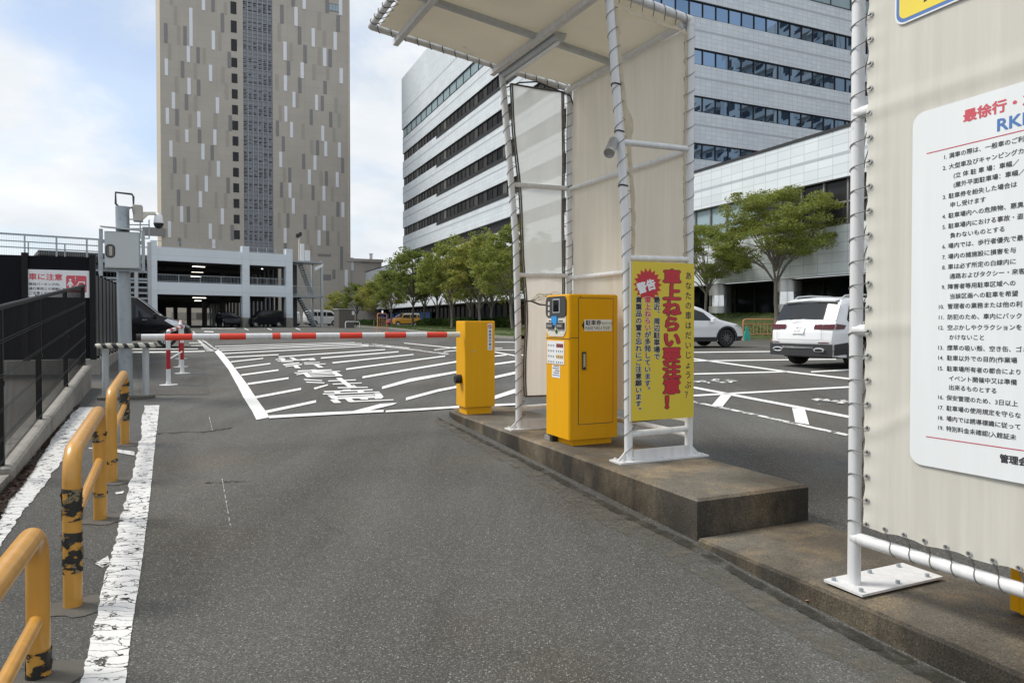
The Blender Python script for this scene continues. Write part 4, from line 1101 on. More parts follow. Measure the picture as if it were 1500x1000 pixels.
# sheet
u0 = uv(1267, 500, .04)[0]; v0 = uv(1264, 770, .04)[1]
mb = MB(); P = []; nu, nv = 112, 140
for j in range(nv + 1):
    for i in range(nu + 1):
        u = lerp(u0, LNB - .06, i / nu); v = lerp(v0, TOPZ - .1, j / nv)
        if i == 0: u += .004 * math.sin(v * 27)
        if j == 0: v += .005 * math.sin(u * 27)
        cr1 = .006 * math.exp(-((v - 1.30 - .02 * u) / .03) ** 2) + .006 * math.exp(-((v - .72 - .55 * u) / .03) ** 2) + .006 * math.exp(-((v - 2.33) / .03) ** 2)
        pk_ = .0045 * math.cos(2 * math.pi * (v - v0 - .015) / .1165) * math.exp(-max(0, u - u0) / .045) + .0045 * math.cos(2 * math.pi * (u - u0 - .12) / .098) * math.exp(-max(0, v - v0) / .05)
        P.append(pn(u, v, .037 + cr1 + pk_ + .003 * math.sin(u * 5) * math.sin(v * 3)))
fc = [(j * (nu + 1) + i, (j + 1) * (nu + 1) + i, (j + 1) * (nu + 1) + i + 1, j * (nu + 1) + i + 1) for j in range(nv) for i in range(nu)]
mb.add(P, fc, 0, True); mb.add([p - nrm * .003 for p in P], [tuple(reversed(f)) for f in fc], 0, True)
shm = thin(mat('rules_board_sheet', (.78, .76, .69), .6, var=.03, scale=1.2, streak=.07), .25)
shn = mb.build('sheet', shm, nb, sharp=80)
# eyelets and lacing
mb = MB(); mc = MB()
gv = v0 + .015; gp = []
k = 0
while gv < TOPZ - .15: gp.append((u0 + .022, gv)); gv += .1165
gu = u0 + .12; gb = []
while gu < LNB - .1: gb.append((gu, v0 + .016)); gu += .098
for u, v in gp + gb: mc.lathe(pn(u, v, .044), [(.006, .0035), (.0105, .004), (.0125, .0)], 12, 0, axis=nrm); mc.lathe(pn(u, v, .044), [(0, .001), (.007, .001)], 10, 1, axis=nrm)
mc.build('eyelets', [M['steel'], M['black']], shn)
r_ = .0345
for (a, b) in zip(gp, gp[1:]):
    L_ = [pn(a[0], a[1], .048), pn(a[0] - .02, a[1] - .003, .052)]
    for i in range(9):
        th = R(80 + 200 * i / 8); L_.append(pn(r_ * math.cos(th), a[1] - .004 - .045 * i / 8 * (1 if i < 8 else 1), r_ * math.sin(th)))
    L_ += [pn(r_ * .6, a[1] + .03, -r_ * .8), pn(b[0] - .006, b[1] - .006, .024), pn(b[0], b[1], .034)]
    mb.tube(L_, .0026, 5)
for (a, b) in zip(gb, gb[1:]):
    L_ = [pn(a[0], a[1], .048)]
    for i in range(8):
        th = R(70 - 200 * i / 7); L_.append(pn(a[0] + .03 * i / 7 + .004, vL + r_ * .87 * math.sin(th), r_ * .87 * math.cos(th)))
    L_ += [pn(b[0] - .02, vL + .03, -.026), pn(b[0] - .002, b[1], .03)]
    mb.tube(L_, .0028, 5)
mb.build('lacing', M['wire'], nb)
# printed rules panel
pu0, _ = uv(1335.6, 400); pvt = uv(1351, 164.4)[1]; pvb = uv(1347, 680)[1]
K0 = .0455
def rr2(a, b, c, d, r, n=6):
    return [(x, y) for x, y in rrect(a, b, c, d, r, n)]
mb = MB(); pe = LNB - .25
def flat(mb, pts, mi, k, th=.0012):
    n = len(pts); A = [pn(u, v, k) for u, v in pts]; B = [pn(u, v, k - th) for u, v in pts]
    mb.add(A + B, [tuple(range(n)), tuple(reversed(range(n, 2 * n)))] + [(i, i + n, (i + 1) % n + n, (i + 1) % n) for i in range(n)], mi)
flat(mb, rr2(pu0, pe, pvb, pvt, .055), 0, K0 + .003)
rp_ = mb.build('rules_panel', M['rules_white'], nb)
mb = MB(); pk = lambda u, v, k: pn(u, v, K0 + .0036 + k)
for (a, b, t) in (((1358, 225.5), (1500, 191), .0042), ((1357, 639), (1500, 659.7), .0042)):
    ua, va = uv(*a); ub2, vb2 = uv(*b); va = (va + vb2) / 2
    mb.poly([pk(ua, va - t / 2, 0), pk(pe - .1, va - t / 2, 0), pk(pe - .1, va + t / 2, 0), pk(ua, va + t / 2, 0)], 2)
LINES = [(1382.4, 234.5, '1.', '満車の際は、一般車のご利'), (1381.6, 250.5, '2.', '大型車及びキャンピングカ'), (1397, 261.5, '', '（立 体 駐 車 場：車幅／'), (1397, 275.2, '', '（屋外平面駐車場：車幅／'),
         (1381.4, 293, '3.', '駐車券を紛失した場合は'), (1392, 304.6, '', '申し受けます'), (1381, 321.4, '4.', '駐車場内への危険物、悪臭'), (1381, 336.6, '5.', '駐車場内における事故・盗'), (1392, 349.2, '', '負わないものとする'),
         (1380.8, 365.2, '6.', '場内では、歩行者優先で最'), (1380.6, 380.6, '7.', '場内の諸施設に損害を与'), (1380.6, 395.6, '8.', '車は必ず所定の白線内に'), (1391.4, 408.8, '', '通路およびタクシー・来客'),
         (1380, 424.4, '9.', '障害者等用駐車区域への'), (1391.4, 438, '', '当該区画への駐車を希望'), (1374.4, 453, '10.', '管理者の業務または他の利'), (1374.4, 468.4, '11.', '防犯のため、車内にバック'), (1374, 483.5, '12.', '空ぶかしやクラクションを'), (1390.6, 497.6, '', 'かけないこと'),
         (1373.6, 512.6, '13.', '煙草の吸い殻、空き缶、ゴミ'), (1373.6, 527.3, '14.', '駐車以外での目的（作業場'), (1373.3, 542.6, '15.', '駐車場所有者の都合により'), (1390, 557.4, '', 'イベント開催中又は準備'), (1390, 570.8, '', '出来るものとする'),
         (1373.6, 584.6, '16.', '保安管理のため、3日以上'), (1373.6, 599.7, '17.', '駐車場の使用規定を守らな'), (1373.6, 614.7, '18.', '場内では誘導標識に従って'), (1373.6, 629.2, '19.', '特別料金未確認（入館証未')]
tx0 = uv(1389, 480)[0]; tx1 = uv(1500, 480)[0]
em = (tx1 - tx0) / 12.05
emv = em * .98
for x, y, nmb, t in LINES:
    ua, va = uv(x, y); va += emv * .10
    if nmb:
        put(mb, 0, nmb, pk, ua, va, em * .92, emv * .98, .012)
        ua = tx0 - .003
    put(mb, 0, t.replace('（', '('), pk, ua, va, em, emv, .014)
ua, va = uv(1411.2, 179.5); e2 = (uv(1500, 150)[0] - ua) / 4.05
put(mb, 1, '最徐行・左', pk, ua, va + e2 * .05, e2, e2 * .92, .035)
ua, va = uv(1459.7, 193.2); put(mb, 3, 'RKB', pk, ua, va, e2 * 1.30, e2 * 1.18, .025)
ua, va = uv(1464.8, 676.6); put(mb, 0, '管理会', pk, ua, va + .004, em * 1.42, em * 1.42, .04)
mb.build('lettering', [M['ink_grey'], M['title_red'], M['rule_red'], M['blue']], rp_)
mb = MB(); ya, _ = uv(1311.5, 10); _, yv = uv(1318, 38.5)
flat(mb, rr2(ya, pe, yv, yv + 1.0, .05), 0, K0 + .003); flat(mb, rr2(ya + .008, pe - .008, yv + .008, yv + .992, .044), 1, K0 + .0036); flat(mb, rr2(ya + .023, pe - .023, yv + .023, yv + .977, .032), 2, K0 + .0042)
u_, v_ = uv(1357, 3); flat(mb, [(u_ - .01, v_), (u_ + .006, v_ + .004), (u_ + .04, v_ + .2), (u_ + .015, v_ + .2)], 3, K0 + .0048)
mb.build('title_panel', [M['sign_white'], M['blue'], M['panel_yellow'], M['ink']], nb)
# second machine behind the board
q = atz(1477, 897.5, SLAB); FM = Fr(q, BX, AX)
em_ = thing('exit_machine', 'yellow payment machine almost hidden behind the rules board', 'payment machine', (q.x, q.y, SLAB))
mb = MB(); mb.bbox(FM, 0, .5, -.47, .0, SLAB + .02, SLAB + 1.3, .012); mb.box(FM, -.002, 0, -.046, -.042, SLAB + .03, SLAB + 1.28); mb.build('body', M['orange'], em_)
mb = MB(); mb.box(FM, .035, .46, -.43, -.03, SLAB, SLAB + .02); mb.build('plinth', M['orange'], em_)
# ---------------------------------------------------------------- left side: low wall, mesh fence, panel wall
A0 = G(18.9, 706); B0 = G(134, 568)
fdir = (Vector((B0.x, B0.y, 0)) - Vector((A0.x, A0.y, 0))).normalized(); fn = Vector((-fdir.y, fdir.x, 0))
FF = Fr(A0, fdir, fn)
Lw = (B0 - A0).dot(fdir)
ztA = FF.uz(18.4, 686)[1]; ztB = FF.uz(134, 534)[1]
def wz(u): return lerp(ztA, ztB, u / Lw)
mb = MB()
us = [0, .06, Lw * .5, Lw]; P = []
for i, u in enumerate(us):
    z = wz(u); g = gz(*FF.p(u, 0, 0).xy)
    c = .02
    P += [FF.p(u, 0, g - .15), FF.p(u, 0, z - c), FF.p(u, c, z), FF.p(u, .22, z), FF.p(u, .24, g - .15)]
for i in range(3):
    b = i * 5; mb.add([P[b + k] for k in range(10)], [(k, k + 1, k + 6, k + 5) for k in range(4)], 0)
mb.add(P[:5], [(4, 3, 2, 1, 0)]); mb.add(P[-5:], [(0, 1, 2, 3, 4)])
tag(mb.build('retaining_wall', M['concrete']), 'low pale concrete wall carrying the black mesh fence', 'wall')
mb = MB(); P = []
for u in (-7, -.02):
    z = wz(0) - .045 + u * .02; g = gz(*FF.p(u, 0, 0).xy); P += [FF.p(u, .02, g - .3), FF.p(u, .02, z), FF.p(u, .24, z), FF.p(u, .24, g - .3)]
mb.add(P, [(0, 1, 5, 4), (1, 2, 6, 5), (2, 3, 7, 6), (3, 2, 1, 0), (4, 5, 6, 7)])
tag(mb.build('kerb_wall', M['concrete']), 'short low kerb block at the near end of the fence wall', 'wall')
FM_ = Fr(FF.p(0, .10, 0), fdir, fn)
s0, t0_ = FM_.uz(0, 449); s1, t1_ = FM_.uz(122, 418)
def ft(u): return lerp(t0_, t1_, (u - s0) / (s1 - s0))
def fb(u): return (wz(u) if u >= 0 else wz(0) - .045 + u * .02) + .05
fr = thing('mesh_fence', 'black wire mesh fence climbing along the low concrete wall', 'fence', tuple(FM_.p(0, 0, wz(0))))
posts = [FM_.uz(2, 640)[0] - 3.9, FM_.uz(2, 640)[0] - 1.95, FM_.uz(2, 640)[0], FM_.uz(58, 560)[0], FM_.uz(97, 520)[0], s1]
for u in posts:
    mb = MB(); mb.box(FM_, u - .025, u + .025, -.02, .03, fb(u) - .06, ft(u) + .02); mb.box(FM_, u - .03, u + .03, -.028, -.02, (fb(u) + ft(u)) / 2 - .02, (fb(u) + ft(u)) / 2 + .02)
    mb.build('fence_post', M['fence_black'], fr)
for a, b in zip(posts, posts[1:]):
    mb = MB(); u = a + .045
    while u < b - .02:
        mb.tube([FM_.p(u, -.022, fb(u)), FM_.p(u, -.022, ft(u))], .0028, 4, cap=False); u += .05
    for k in range(6):
        f = (0, .14, .33, .55, .77, .985)[k]
        A_ = [lerp(fb(x), ft(x), f) for x in (a, b)]
        for dz in (0, .028): mb.tube([FM_.p(a, -.034 if dz else -.026, A_[0] + dz), FM_.p(b, -.034 if dz else -.026, A_[1] + dz)], .0035, 4)
    mb.tube([FM_.p(a, -.01, ft(a)), FM_.p(b, -.01, ft(b))], .022, 8)
    mb.build('mesh_panel', M['fence_black'], fr)
# black panel wall with its sign
ck = aty(137, 525, 13.5); FP = Fr(ck, -BX, AX)
pz0 = ck.z; pz1 = FP.uz(137, 375)[1]
gk = gz(ck.x, ck.y)
pw_ = thing('panel_wall', 'tall black metal panel wall beyond the end of the mesh fence', 'wall', (ck.x, ck.y, pz0))
u = .12
k = 0
jw = [FP.uz(34, 400)[0]]
for a, b in ((.06, jw[0]), (jw[0] + .02, jw[0] + 2.0), (jw[0] + 2.02, jw[0] + 4.0), (jw[0] + 4.02, jw[0] + 6)):
    mb = MB(); mb.box(FP, a, b, 0, .05, pz0, pz1 - .03); mb.box(FP, a, b, -.012, 0, pz0 + .62, pz0 + .66); mb.build('panel', M['blackpanel'], pw_)
for u in (0, jw[0] - .03, jw[0] + 2.0):
    mb = MB(); mb.box(FP, u - .05, u + .05, -.05, .05, pz0 - .02, pz1 + .02); mb.build('corner_post' if u == 0 else 'post', M['fence_black'], pw_)
FSs = Fr(ck, AX, BX)
mb = MB(); mb.box(FP, -.12, 6.5, -.06, .14, gk - .2, pz0 - .02); tag(mb.build('footing_wall', M['concrete']), 'low concrete wall under the black panels', 'wall')
cs = thing('caution_sign', 'white sign with red heading and pictogram on the black panel wall', 'sign', tuple(FP.p(.5, -.02, 1.6)))
ca, cb_ = FP.uz(131, 410)[0], FP.uz(38, 410)[0]; czt = FP.uz(38, 394.4)[1]; czb = FP.uz(131, 436)[1]
mb = MB(); mb.box(FP, ca, cb_, -.020, -.0125, czb, czt); mb.build('plate', M['sign_white'], cs)
pc = lambda u, v, k: FP.p(-u, -.0205 - k, v)         # u grows to the right
def cu_(px, py): a, z = FP.uz(px, py); return -a, z
mb = MB()
a, z = cu_(42, 409.6); b = cu_(92.8, 409.6)[0]; e = (b - a) / 4.05; put(mb, 0, '車に注意', pc, a, z + .01, e, e * .95, .03)
for y, t, n_ in ((417.6, '隣地パーキング内、', 9), (424.2, '通行車両との接触に', 9), (430.6, 'ご注意ください。', 8)):
    a, z = cu_(42.4, y); b = cu_(92, y)[0]; put(mb, 1, t, pc, a, z, (b - a) / 9, (b - a) / 9.4, .02)
a, zt_ = cu_(97, 403.4); b, zb2 = cu_(127.2, 428.8)
mb.poly([pc(x, y, .0002) for x, y in rrect(a, b, zb2, zt_, .03)], 0)
w = b - a; h = zt_ - zb2
def pg(pts, k=.0006, mi=2): mb.poly([pc(a + x * w, zb2 + y * h, k) for x, y in pts], mi)
pg([(.12 + .055 * math.cos(t * math.pi / 5), .80 + .07 * math.sin(t * math.pi / 5)) for t in range(10)] if False else [(.2 + .06 * math.cos(t * math.pi / 5), .74 + .075 * math.sin(t * math.pi / 5)) for t in range(10)])
pg([(.13, .64), (.27, .64), (.36, .42), (.31, .40), (.26, .50), (.26, .12), (.21, .12), (.20, .38), (.19, .12), (.14, .12), (.14, .50), (.09, .40), (.04, .42)])
pg([(.38, .14), (.38, .36), (.50, .42), (.62, .66), (.92, .66), (.92, .14)]); pg([(.56, .42), (.65, .60), (.86, .60), (.86, .42)], .0010, 0)
pg([(.435, .93), (.475, .93), (.465, .78), (.445, .78)]); pg([(.44, .74), (.47, .74), (.47, .70), (.44, .70)])
mb.build('lettering', [M['title_red'], M['ink_grey'], M['sign_white']], cs)
# slatted fence running on behind the pole
sfz = FSs.uz(141, 402)[1]
sf = thing('slat_fence', 'grey vertical slat fence running back behind the black panel wall', 'fence', (ck.x, ck.y, pz0))
mslat = mat('smoked_slat', (.05, .052, .058), .35, var=.2, spec=.3)
mb = MB()
for i in range(10): mb.box(FSs, .06 + i * .62, .06 + i * .62 + .55, .0, .02, pz0 + .03, sfz - .03)
mb.build('slats', mslat, sf)
for i in range(11):
    mb = MB(); mb.box(FSs, .0 + i * .62, .05 + i * .62, -.02, .03, pz0 - .02, sfz + .02); mb.build('post', M['fence_black'], sf)
mb = MB(); mb.box(FSs, 0, 6.3, -.025, -.021, sfz - .05, sfz); mb.box(FSs, 0, 6.3, -.025, -.021, pz0, pz0 + .05); mb.build('rail', M['fence_black'], sf)
mb = MB(); mb.box(FSs, .15, 7, -.10, .10, gk - .2, pz0 - .022); tag(mb.build('footing_wall', M['concrete']), 'long pale concrete footing under the slat fence', 'wall')

# ---------------------------------------------------------------- grey pole with cabinet, camera and striped guard
pb = G(185, 583.5); FQ = Fr(pb, BX, AX)
pole = thing('camera_pole', 'thick galvanised pole with a square hoop on its top', 'pole', tuple(pb))
ptop = FQ.uz(182, 303)[1]; rP = .094
mb = MB(); mb.tube([FQ.p(0, 0, pb.z - .02), FQ.p(-.02, 0, 2), FQ.p(-.03, 0, ptop)], rP, 20); mb.build('shaft', M['galv'], pole)
ha, hz0 = FQ.uz(169.5, 303); hb, hz1 = FQ.uz(195.4, 283.5)
mb = MB(); mb.tube([FQ.p(ha + .04, 0, hz0), FQ.p(ha, 0, hz0 + .05), FQ.p(ha, 0, hz1 - .0), FQ.p(hb - .02, 0, hz1 - .012), FQ.p(hb, 0, hz1 - .05), FQ.p(hb, 0, hz0), FQ.p(ha + .04, 0, hz0)], .016, 8); mb.build('hoop', M['dkgrey'], pole)
cab_ = thing('control_cabinet', 'grey steel cabinet with a small window fixed to the pole', 'cabinet', tuple(FQ.p(0, -.2, 2.2)))
FC = Fr(FQ.p(0, -.30, 0), BX, AX)
a, zt_ = FC.uz(152.6, 338); b, zb2 = FC.uz(204.2, 393.6)
mb = MB(); mb.bbox(FC, a, b, .012, .26, zb2, zt_, .006); mb.build('housing', M['boxgrey'], cab_)
mb = MB(); mb.box(FC, a + .006, b - .006, -.004, .012, zb2 + .012, zt_ - .012); dr = mb.build('door', M['boxgrey'], cab_)
wa, wz1 = FC.uz(154.4, 357.4); wb_, wz0 = FC.uz(168.8, 377.8)
mb = MB(); out_ = rrect(wa, wb_, wz0, wz1, .055); mb.prism(FC, out_, -.010, -.004, 0); mb.prism(FC, rrect(wa + .014, wb_ - .014, wz0 + .014, wz1 - .014, .045), -.0125, -.010, 1); mb.box(FC, wa + .05, wa + .085, -.0140, -.0125, wz0 + .035, wz1 - .035, 2)
mb.build('window', [M['black'], M['cab_grey'], M['beige_metal']], dr)
mb = MB(); P = [FC.p(a - .05, -.03, zt_ + .05), FC.p(b + .02, -.03, zt_ + .02), FC.p(b + .02, .30, zt_ + .05), FC.p(a - .05, .30, zt_ + .08)]
mb.add(P + [p + Z * .02 for p in P], [(3, 2, 1, 0), (4, 5, 6, 7), (0, 1, 5, 4), (1, 2, 6, 5), (2, 3, 7, 6), (3, 0, 4, 7)]); mb.build('rain_hood', M['galv_light'], cab_)
for px in (147.4, 209.4):
    u, _ = FC.uz(px, 360); mb = MB(); mb.box(FC, u - .022, u + .022, .02, .075, zb2 - .03, zt_ + .03); mb.box(FC, u - .012, u + .012, .018, .020, zb2 + .0, zt_ + .0); mb.build('side_rail', M['galv'], cab_)
mb = MB(); mb.box(FC, a - .05, b + .05, .26, .30, zb2 + .1, zb2 + .15); mb.box(FC, a - .05, b + .05, .26, .30, zt_ - .15, zt_ - .1); mb.box(FC, a - .03, b + .05, .10, .2, zb2 - .035, zb2 - .01); mb.build('bracket', M['galv'], cab_)
dc = thing('dome_camera', 'white dome security camera on an arm beside the grey pole', 'camera', tuple(FQ.p(.3, -.05, 3.1)))
ja, jz1 = FQ.uz(195.4, 300.6); jb, jz0 = FQ.uz(209, 324.6)
mb = MB(); mb.bbox(FQ, ja, jb, -.10, .10, jz0, jz1, .01); mb.build('junction_box', M['beige_metal'], dc)
mb = MB(); mb.prism(FQ, [(jb, FQ.uz(209, 311)[1]), (jb, FQ.uz(209, 322)[1]), (FQ.uz(217, 316)[0], FQ.uz(217, 314.5)[1]), (FQ.uz(228, 312)[0], FQ.uz(228, 314.4)[1]), (FQ.uz(228, 312)[0], FQ.uz(228, 311)[1])], -.05, .05); mb.build('arm', M['cream'], dc)
du, dz1 = FQ.uz(232.2, 312.5); dr_ = FQ.uz(239.5, 326)[0] - du; dzm = FQ.uz(232, 327)[1]
mb = MB(); mb.lathe(FQ.p(du, 0, dzm), [(dr_ * 1.0, -.012), (dr_ * 1.04, 0), (dr_ * .95, .05), (dr_ * .78, dz1 - dzm - .03), (dr_ * .35, dz1 - dzm), (0, dz1 - dzm)], 22); mb.build('dome_housing', M['sign_white'], dc)
mb = MB(); mb.lathe(FQ.p(du, 0, dzm), [(0, -.085), (.03, -.08), (.058, -.055), (.072, -.012), (.072, 0)], 20); mb.build('dome_glass', M['black'], dc)
mb = MB()
for z, ux in ((jz0 - .06, .34), (jz0 - .12, .30), (jz0 + .02, .24)): mb.tube([FQ.p(.05, -.02, z), FQ.p(ux, -.04, z + .01)], .009, 6)
for u in (.21, .33): mb.tube([FQ.p(u, -.03, jz0 - .26), FQ.p(u, -.03, jz0 + .03)], .010, 6)
mb.tube([FQ.p(.07, -.1, jz0 + .16), FQ.p(.11, -.14, jz0 + .2), FQ.p(.13, -.1, jz0 + .08)], .010, 6); mb.build('bracket', M['galv'], dc)
gd = thing('pole_guard', 'grey posts carrying a black and white striped ring round the pole', 'guard', tuple(pb))
ga, gzz = FQ.uz(142, 506.5); gb2, _ = FQ.uz(226, 506.5)
mid, hw, rd = (ga + gb2) / 2, (gb2 - ga) / 2, .165
ringp = []
for i in range(9): t = R(-90 + 180 * i / 8); ringp.append((mid + hw - rd + rd * math.cos(t), rd * math.sin(t)))
for i in range(9): t = R(90 + 180 * i / 8); ringp.append((mid - hw + rd + rd * math.cos(t), rd * math.sin(t)))
dense = []
for (p, q_) in zip(ringp, ringp[1:] + ringp[:1]):
    n = max(1, int(math.hypot(q_[0] - p[0], q_[1] - p[1]) / .03))
    for i in range(n): dense.append((lerp(p[0], q_[0], i / n), lerp(p[1], q_[1], i / n)))
# slanting black and pale stripes in the ring's own surface
m_, n_, l_, b_ = nodes('striped_foam')
tcn = n_.new('ShaderNodeTexCoord'); mp = mapping(n_, l_, tcn.outputs['Object'], rot=(0, R(35), -ANG))
wv = n_.new('ShaderNodeTexWave'); wv.inputs['Scale'].default_value = 2.6; wv.inputs['Distortion'].default_value = .9; wv.inputs['Detail'].default_value = 2; wv.inputs['Detail Scale'].default_value = 6; l_.new(mp, wv.inputs['Vector'])
rp2 = ramp(n_, l_, wv.outputs['Fac'], .50, (.56, .55, .46, 1), .54, (.03, .03, .03, 1)); l_.new(rp2.outputs[0], b_.inputs['Base Color']); b_.inputs['Roughness'].default_value = .7
M['stripe'] = m_
mb = MB(); mb.tube([FQ.p(u, d, gzz) for u, d in dense], .036, 12, closed=True); mb.build('striped_ring', m_, gd)
for px in (155, 214):
    u, _ = FQ.uz(px, 585); mb = MB(); mb.tube([FQ.p(u, 0, pb.z), FQ.p(u, 0, gzz - .02)], .047, 14); mb.build('post', M['galv_light'], gd)
mb = MB()
pts_ = [(mid + (u - mid) * 1.02, d * 1.02) for u, d in dense]; n = len(pts_)
P = [FQ.p(u, d, pb.z - .06) for u, d in pts_] + [FQ.p(u, d, pb.z + .035) for u, d in pts_] + [FQ.p(mid + (u - mid) * .98, d * .95, pb.z + .045) for u, d in pts_]
mb.add(P, [(i, (i + 1) % n, n + (i + 1) % n, n + i) for i in range(n)] + [(n + i, n + (i + 1) % n, 2 * n + (i + 1) % n, 2 * n + i) for i in range(n)] + [tuple(range(2 * n, 3 * n))])
mb.build('footing', M['patch'], gd)

# ---------------------------------------------------------------- three yellow hoop rails
tape = mat('torn_black_tape', (.02, .02, .018), .45, var=.3, scale=9)
tn, tl_ = tape.node_tree.nodes, tape.node_tree.links
tco = tn.new('ShaderNodeTexCoord'); tnz = noise(tn, tl_, mapping(tn, tl_, tco.outputs['Object'], rot=(R(25), R(20), 0), scale=(6, 6, 11)), 1.3, 5, .6); trp = ramp(tn, tl_, tnz.outputs['Fac'], .47, (0, 0, 0, 1), .49, (1, 1, 1, 1))
tl_.new(trp.outputs[0], tn['Principled BSDF'].inputs['Alpha'])
tape2 = mat('weathered_tape', (.20, .165, .10), .7, var=.4, scale=14)
tn, tl_ = tape2.node_tree.nodes, tape2.node_tree.links
tco = tn.new('ShaderNodeTexCoord'); tnz = noise(tn, tl_, mapping(tn, tl_, tco.outputs['Object'], rot=(R(-25), R(30), 0), scale=(9, 9, 12)), 1.6, 4, .6); trp = ramp(tn, tl_, tnz.outputs['Fac'], .56, (0, 0, 0, 1), .59, (1, 1, 1, 1))
tl_.new(trp.outputs[0], tn['Principled BSDF'].inputs['Alpha'])
RAILS = [('nearest yellow hoop rail, cut by the edge of the view', .60, [(1, .0, .11)]),
         ('middle yellow hoop rail, black tape wrapped round its near post', .775, [(0, .175, .38), (0, .44, .60), (1, .555, .625), (1, .17, .20)]),
         ('farthest yellow hoop rail, standing before the striped guard of the grey pole', .75, [(0, .165, .18), (1, .25, .58), (1, .61, .67)])]
for ((a, b), (lab, h, tapes)) in zip(FEET, RAILS):
    a = Vector((a[0], a[1], gz(*a))); b = Vector((b[0], b[1], gz(*b)))
    t = (b - a); t.z = 0; L = t.length; t.normalize()
    rt = thing('guard_rail', lab, 'guard rail', tuple(a), 'yellow hoop rails along the path edge')
    r = .043; br = .14
    def at(s, z): return a + t * s + Z * (z + (b.z - a.z) * s / L)
    pts_ = [at(0, -.03), at(0, h - br)]
    for i in range(1, 8): th = R(180 - 90 * i / 8); pts_.append(at(br + br * math.cos(th), h - br + br * math.sin(th)))
    pts_ += [at(br, h), at(L - br, h)]
    for i in range(1, 8): th = R(90 - 90 * i / 8); pts_.append(at(L - br + br * math.cos(th), h - br + br * math.sin(th)))
    pts_ += [at(L, h - br), at(L, -.03)]
    mb = MB(); mb.tube(pts_, r, 18); mb.build('hoop', M['rail_yellow'], rt)
    mb = MB(); mb.tube([at(r * .6, h * (.40 if h < .65 else .54)), at(L - r * .6, h * (.40 if h < .65 else .54))], .027, 14); mb.build('crossbar', M['rail_yellow'], rt)
    mb = MB()
    for e, z0, z1 in tapes:
        n = max(3, int((z1 - z0) / .03)); s = 0 if e == 0 else L
        P = [at(s, lerp(z0, z1, i / n)) + Vector((random.uniform(-.002, .002), random.uniform(-.002, .002), 0)) for i in range(n + 1)]
        mb.tube(P, [r + .0025 + random.uniform(0, .003) for _ in P], 16, 0, cap=False)
        mb.tube(P, [r + .005 + random.uniform(0, .005) for _ in P], 16, 1, cap=False)
    mb.build('tape', [tape, tape2], rt)

# ---------------------------------------------------------------- red and white barricade hoops
def barricade(a, b, h, lab):
    a = Vector(a); b = Vector(b); rt = thing('barricade', lab, 'barricade', tuple(a), 'red and white hoop barricades')
    for q in (a, b):
        mb = MB()
        for z0, z1, c in ((.0, .30, 0), (.30, .66, 1), (.66, .97, 0)): mb.tube([q + Z * h * z0, q + Z * h * z1], .036, 14, c, cap=False)
        mb.build('post', [M['white_paint'], M['red_dark']], rt)
        mb = MB(); mb.lathe(q + Z * .004, [(.15, 0), (.15, .007), (.05, .012), (.042, .05), (.036, .052)], 22); mb.build('foot', M['white_rust'], rt)
    t = b - a; L = t.length; t = t / L
    mb = MB(); top = [a + Z * h * .97, a + Z * (h - .01) + t * .03, a + Z * h + t * .08, b + Z * h - t * .08, b + Z * (h - .01) - t * .03, b + Z * h * .97]
    mb.tube(top[:3], .036, 12, 0); n = 5
    for i in range(n): mb.tube([lerp(top[2], top[3], i / n), lerp(top[2], top[3], (i + 1) / n)], .036, 12, 1 if i % 2 == 0 else 0, cap=False)
    mb.tube(top[3:], .036, 12, 0); mb.build('top_bar', [M['white_paint'], M['red_dark']], rt)
    mb = MB(); mb.tube([a + Z * h * .47, b + Z * h * .47], .016, 10); mb.build('crossbar', M['white_paint'], rt)
barricade(G(247, 564), G(267, 547), .95, 'red and white hoop barricade nearest the barrier arm end')
barricade(G(264.6, 537.6), G(265, 525.5), .95, 'red and white hoop barricade half hidden behind the nearer one')

# ---------------------------------------------------------------- dry leaves along the low wall
mb = MB()
wl_ = [(124, 580), (18.9, 706), (-25, 760)]; rl = [(118, 594), (78, 641), (56, 680), (34, 713), (13, 735), (0, 760), (-20, 790)]
def on(line, t):
    t *= len(line) - 1; i = min(int(t), len(line) - 2); return lerp(line[i][0], line[i + 1][0], t - i), lerp(line[i][1], line[i + 1][1], t - i)
def ony(line, y):
    for (a, b) in zip(line, line[1:]):
        if a[1] <= y <= b[1]: return lerp(a[0], b[0], (y - a[1]) / (b[1] - a[1]))
    return line[-1][0]
for i in range(3400):
    y = 594 + (796 - 594) * random.random() ** .8
    xa, xb = ony(wl_, y), ony(rl, y)
    dens = .35 + .65 * (math.sin(y * .11) > -.2) if y < 690 else 1
    if random.random() > dens: continue
    x = lerp(xa, xb, random.random() ** 1.3 * 1.0); p = lift(G(x, y), 1.2)
    s = random.uniform(.008, .022); a = random.random() * 6.28; n1 = Vector((math.cos(a), math.sin(a), random.uniform(-.5, .5))) * s; n2 = Vector((-math.sin(a), math.cos(a), random.uniform(-.5, .5))) * s * .55
    p = p + Z * random.uniform(.003, .018)
    mb.add([p - n1, p + n2, p + n1, p - n2], [(0, 1, 2, 3)])
tag(mb.build('leaf_litter', M['litter']), kind='stuff')
q = lift(G(1184, 884), 2) + Z * .006
mb = MB(); mb.add([q + BX * x * .022 + AX * y * .022 + Z * z for x, y, z in ((-1, .1, .004), (-.4, .45, .0), (.3, .4, .006), (1, -.2, .012), (.3, -.45, .002), (-.4, -.4, .005))], [(0, 1, 2, 3, 4, 5)])
tag(mb.build('fallen_leaf', mat('pink_leaf', (.55, .27, .20), .6)), 'single pinkish fallen leaf by the kerb slab', 'leaf')
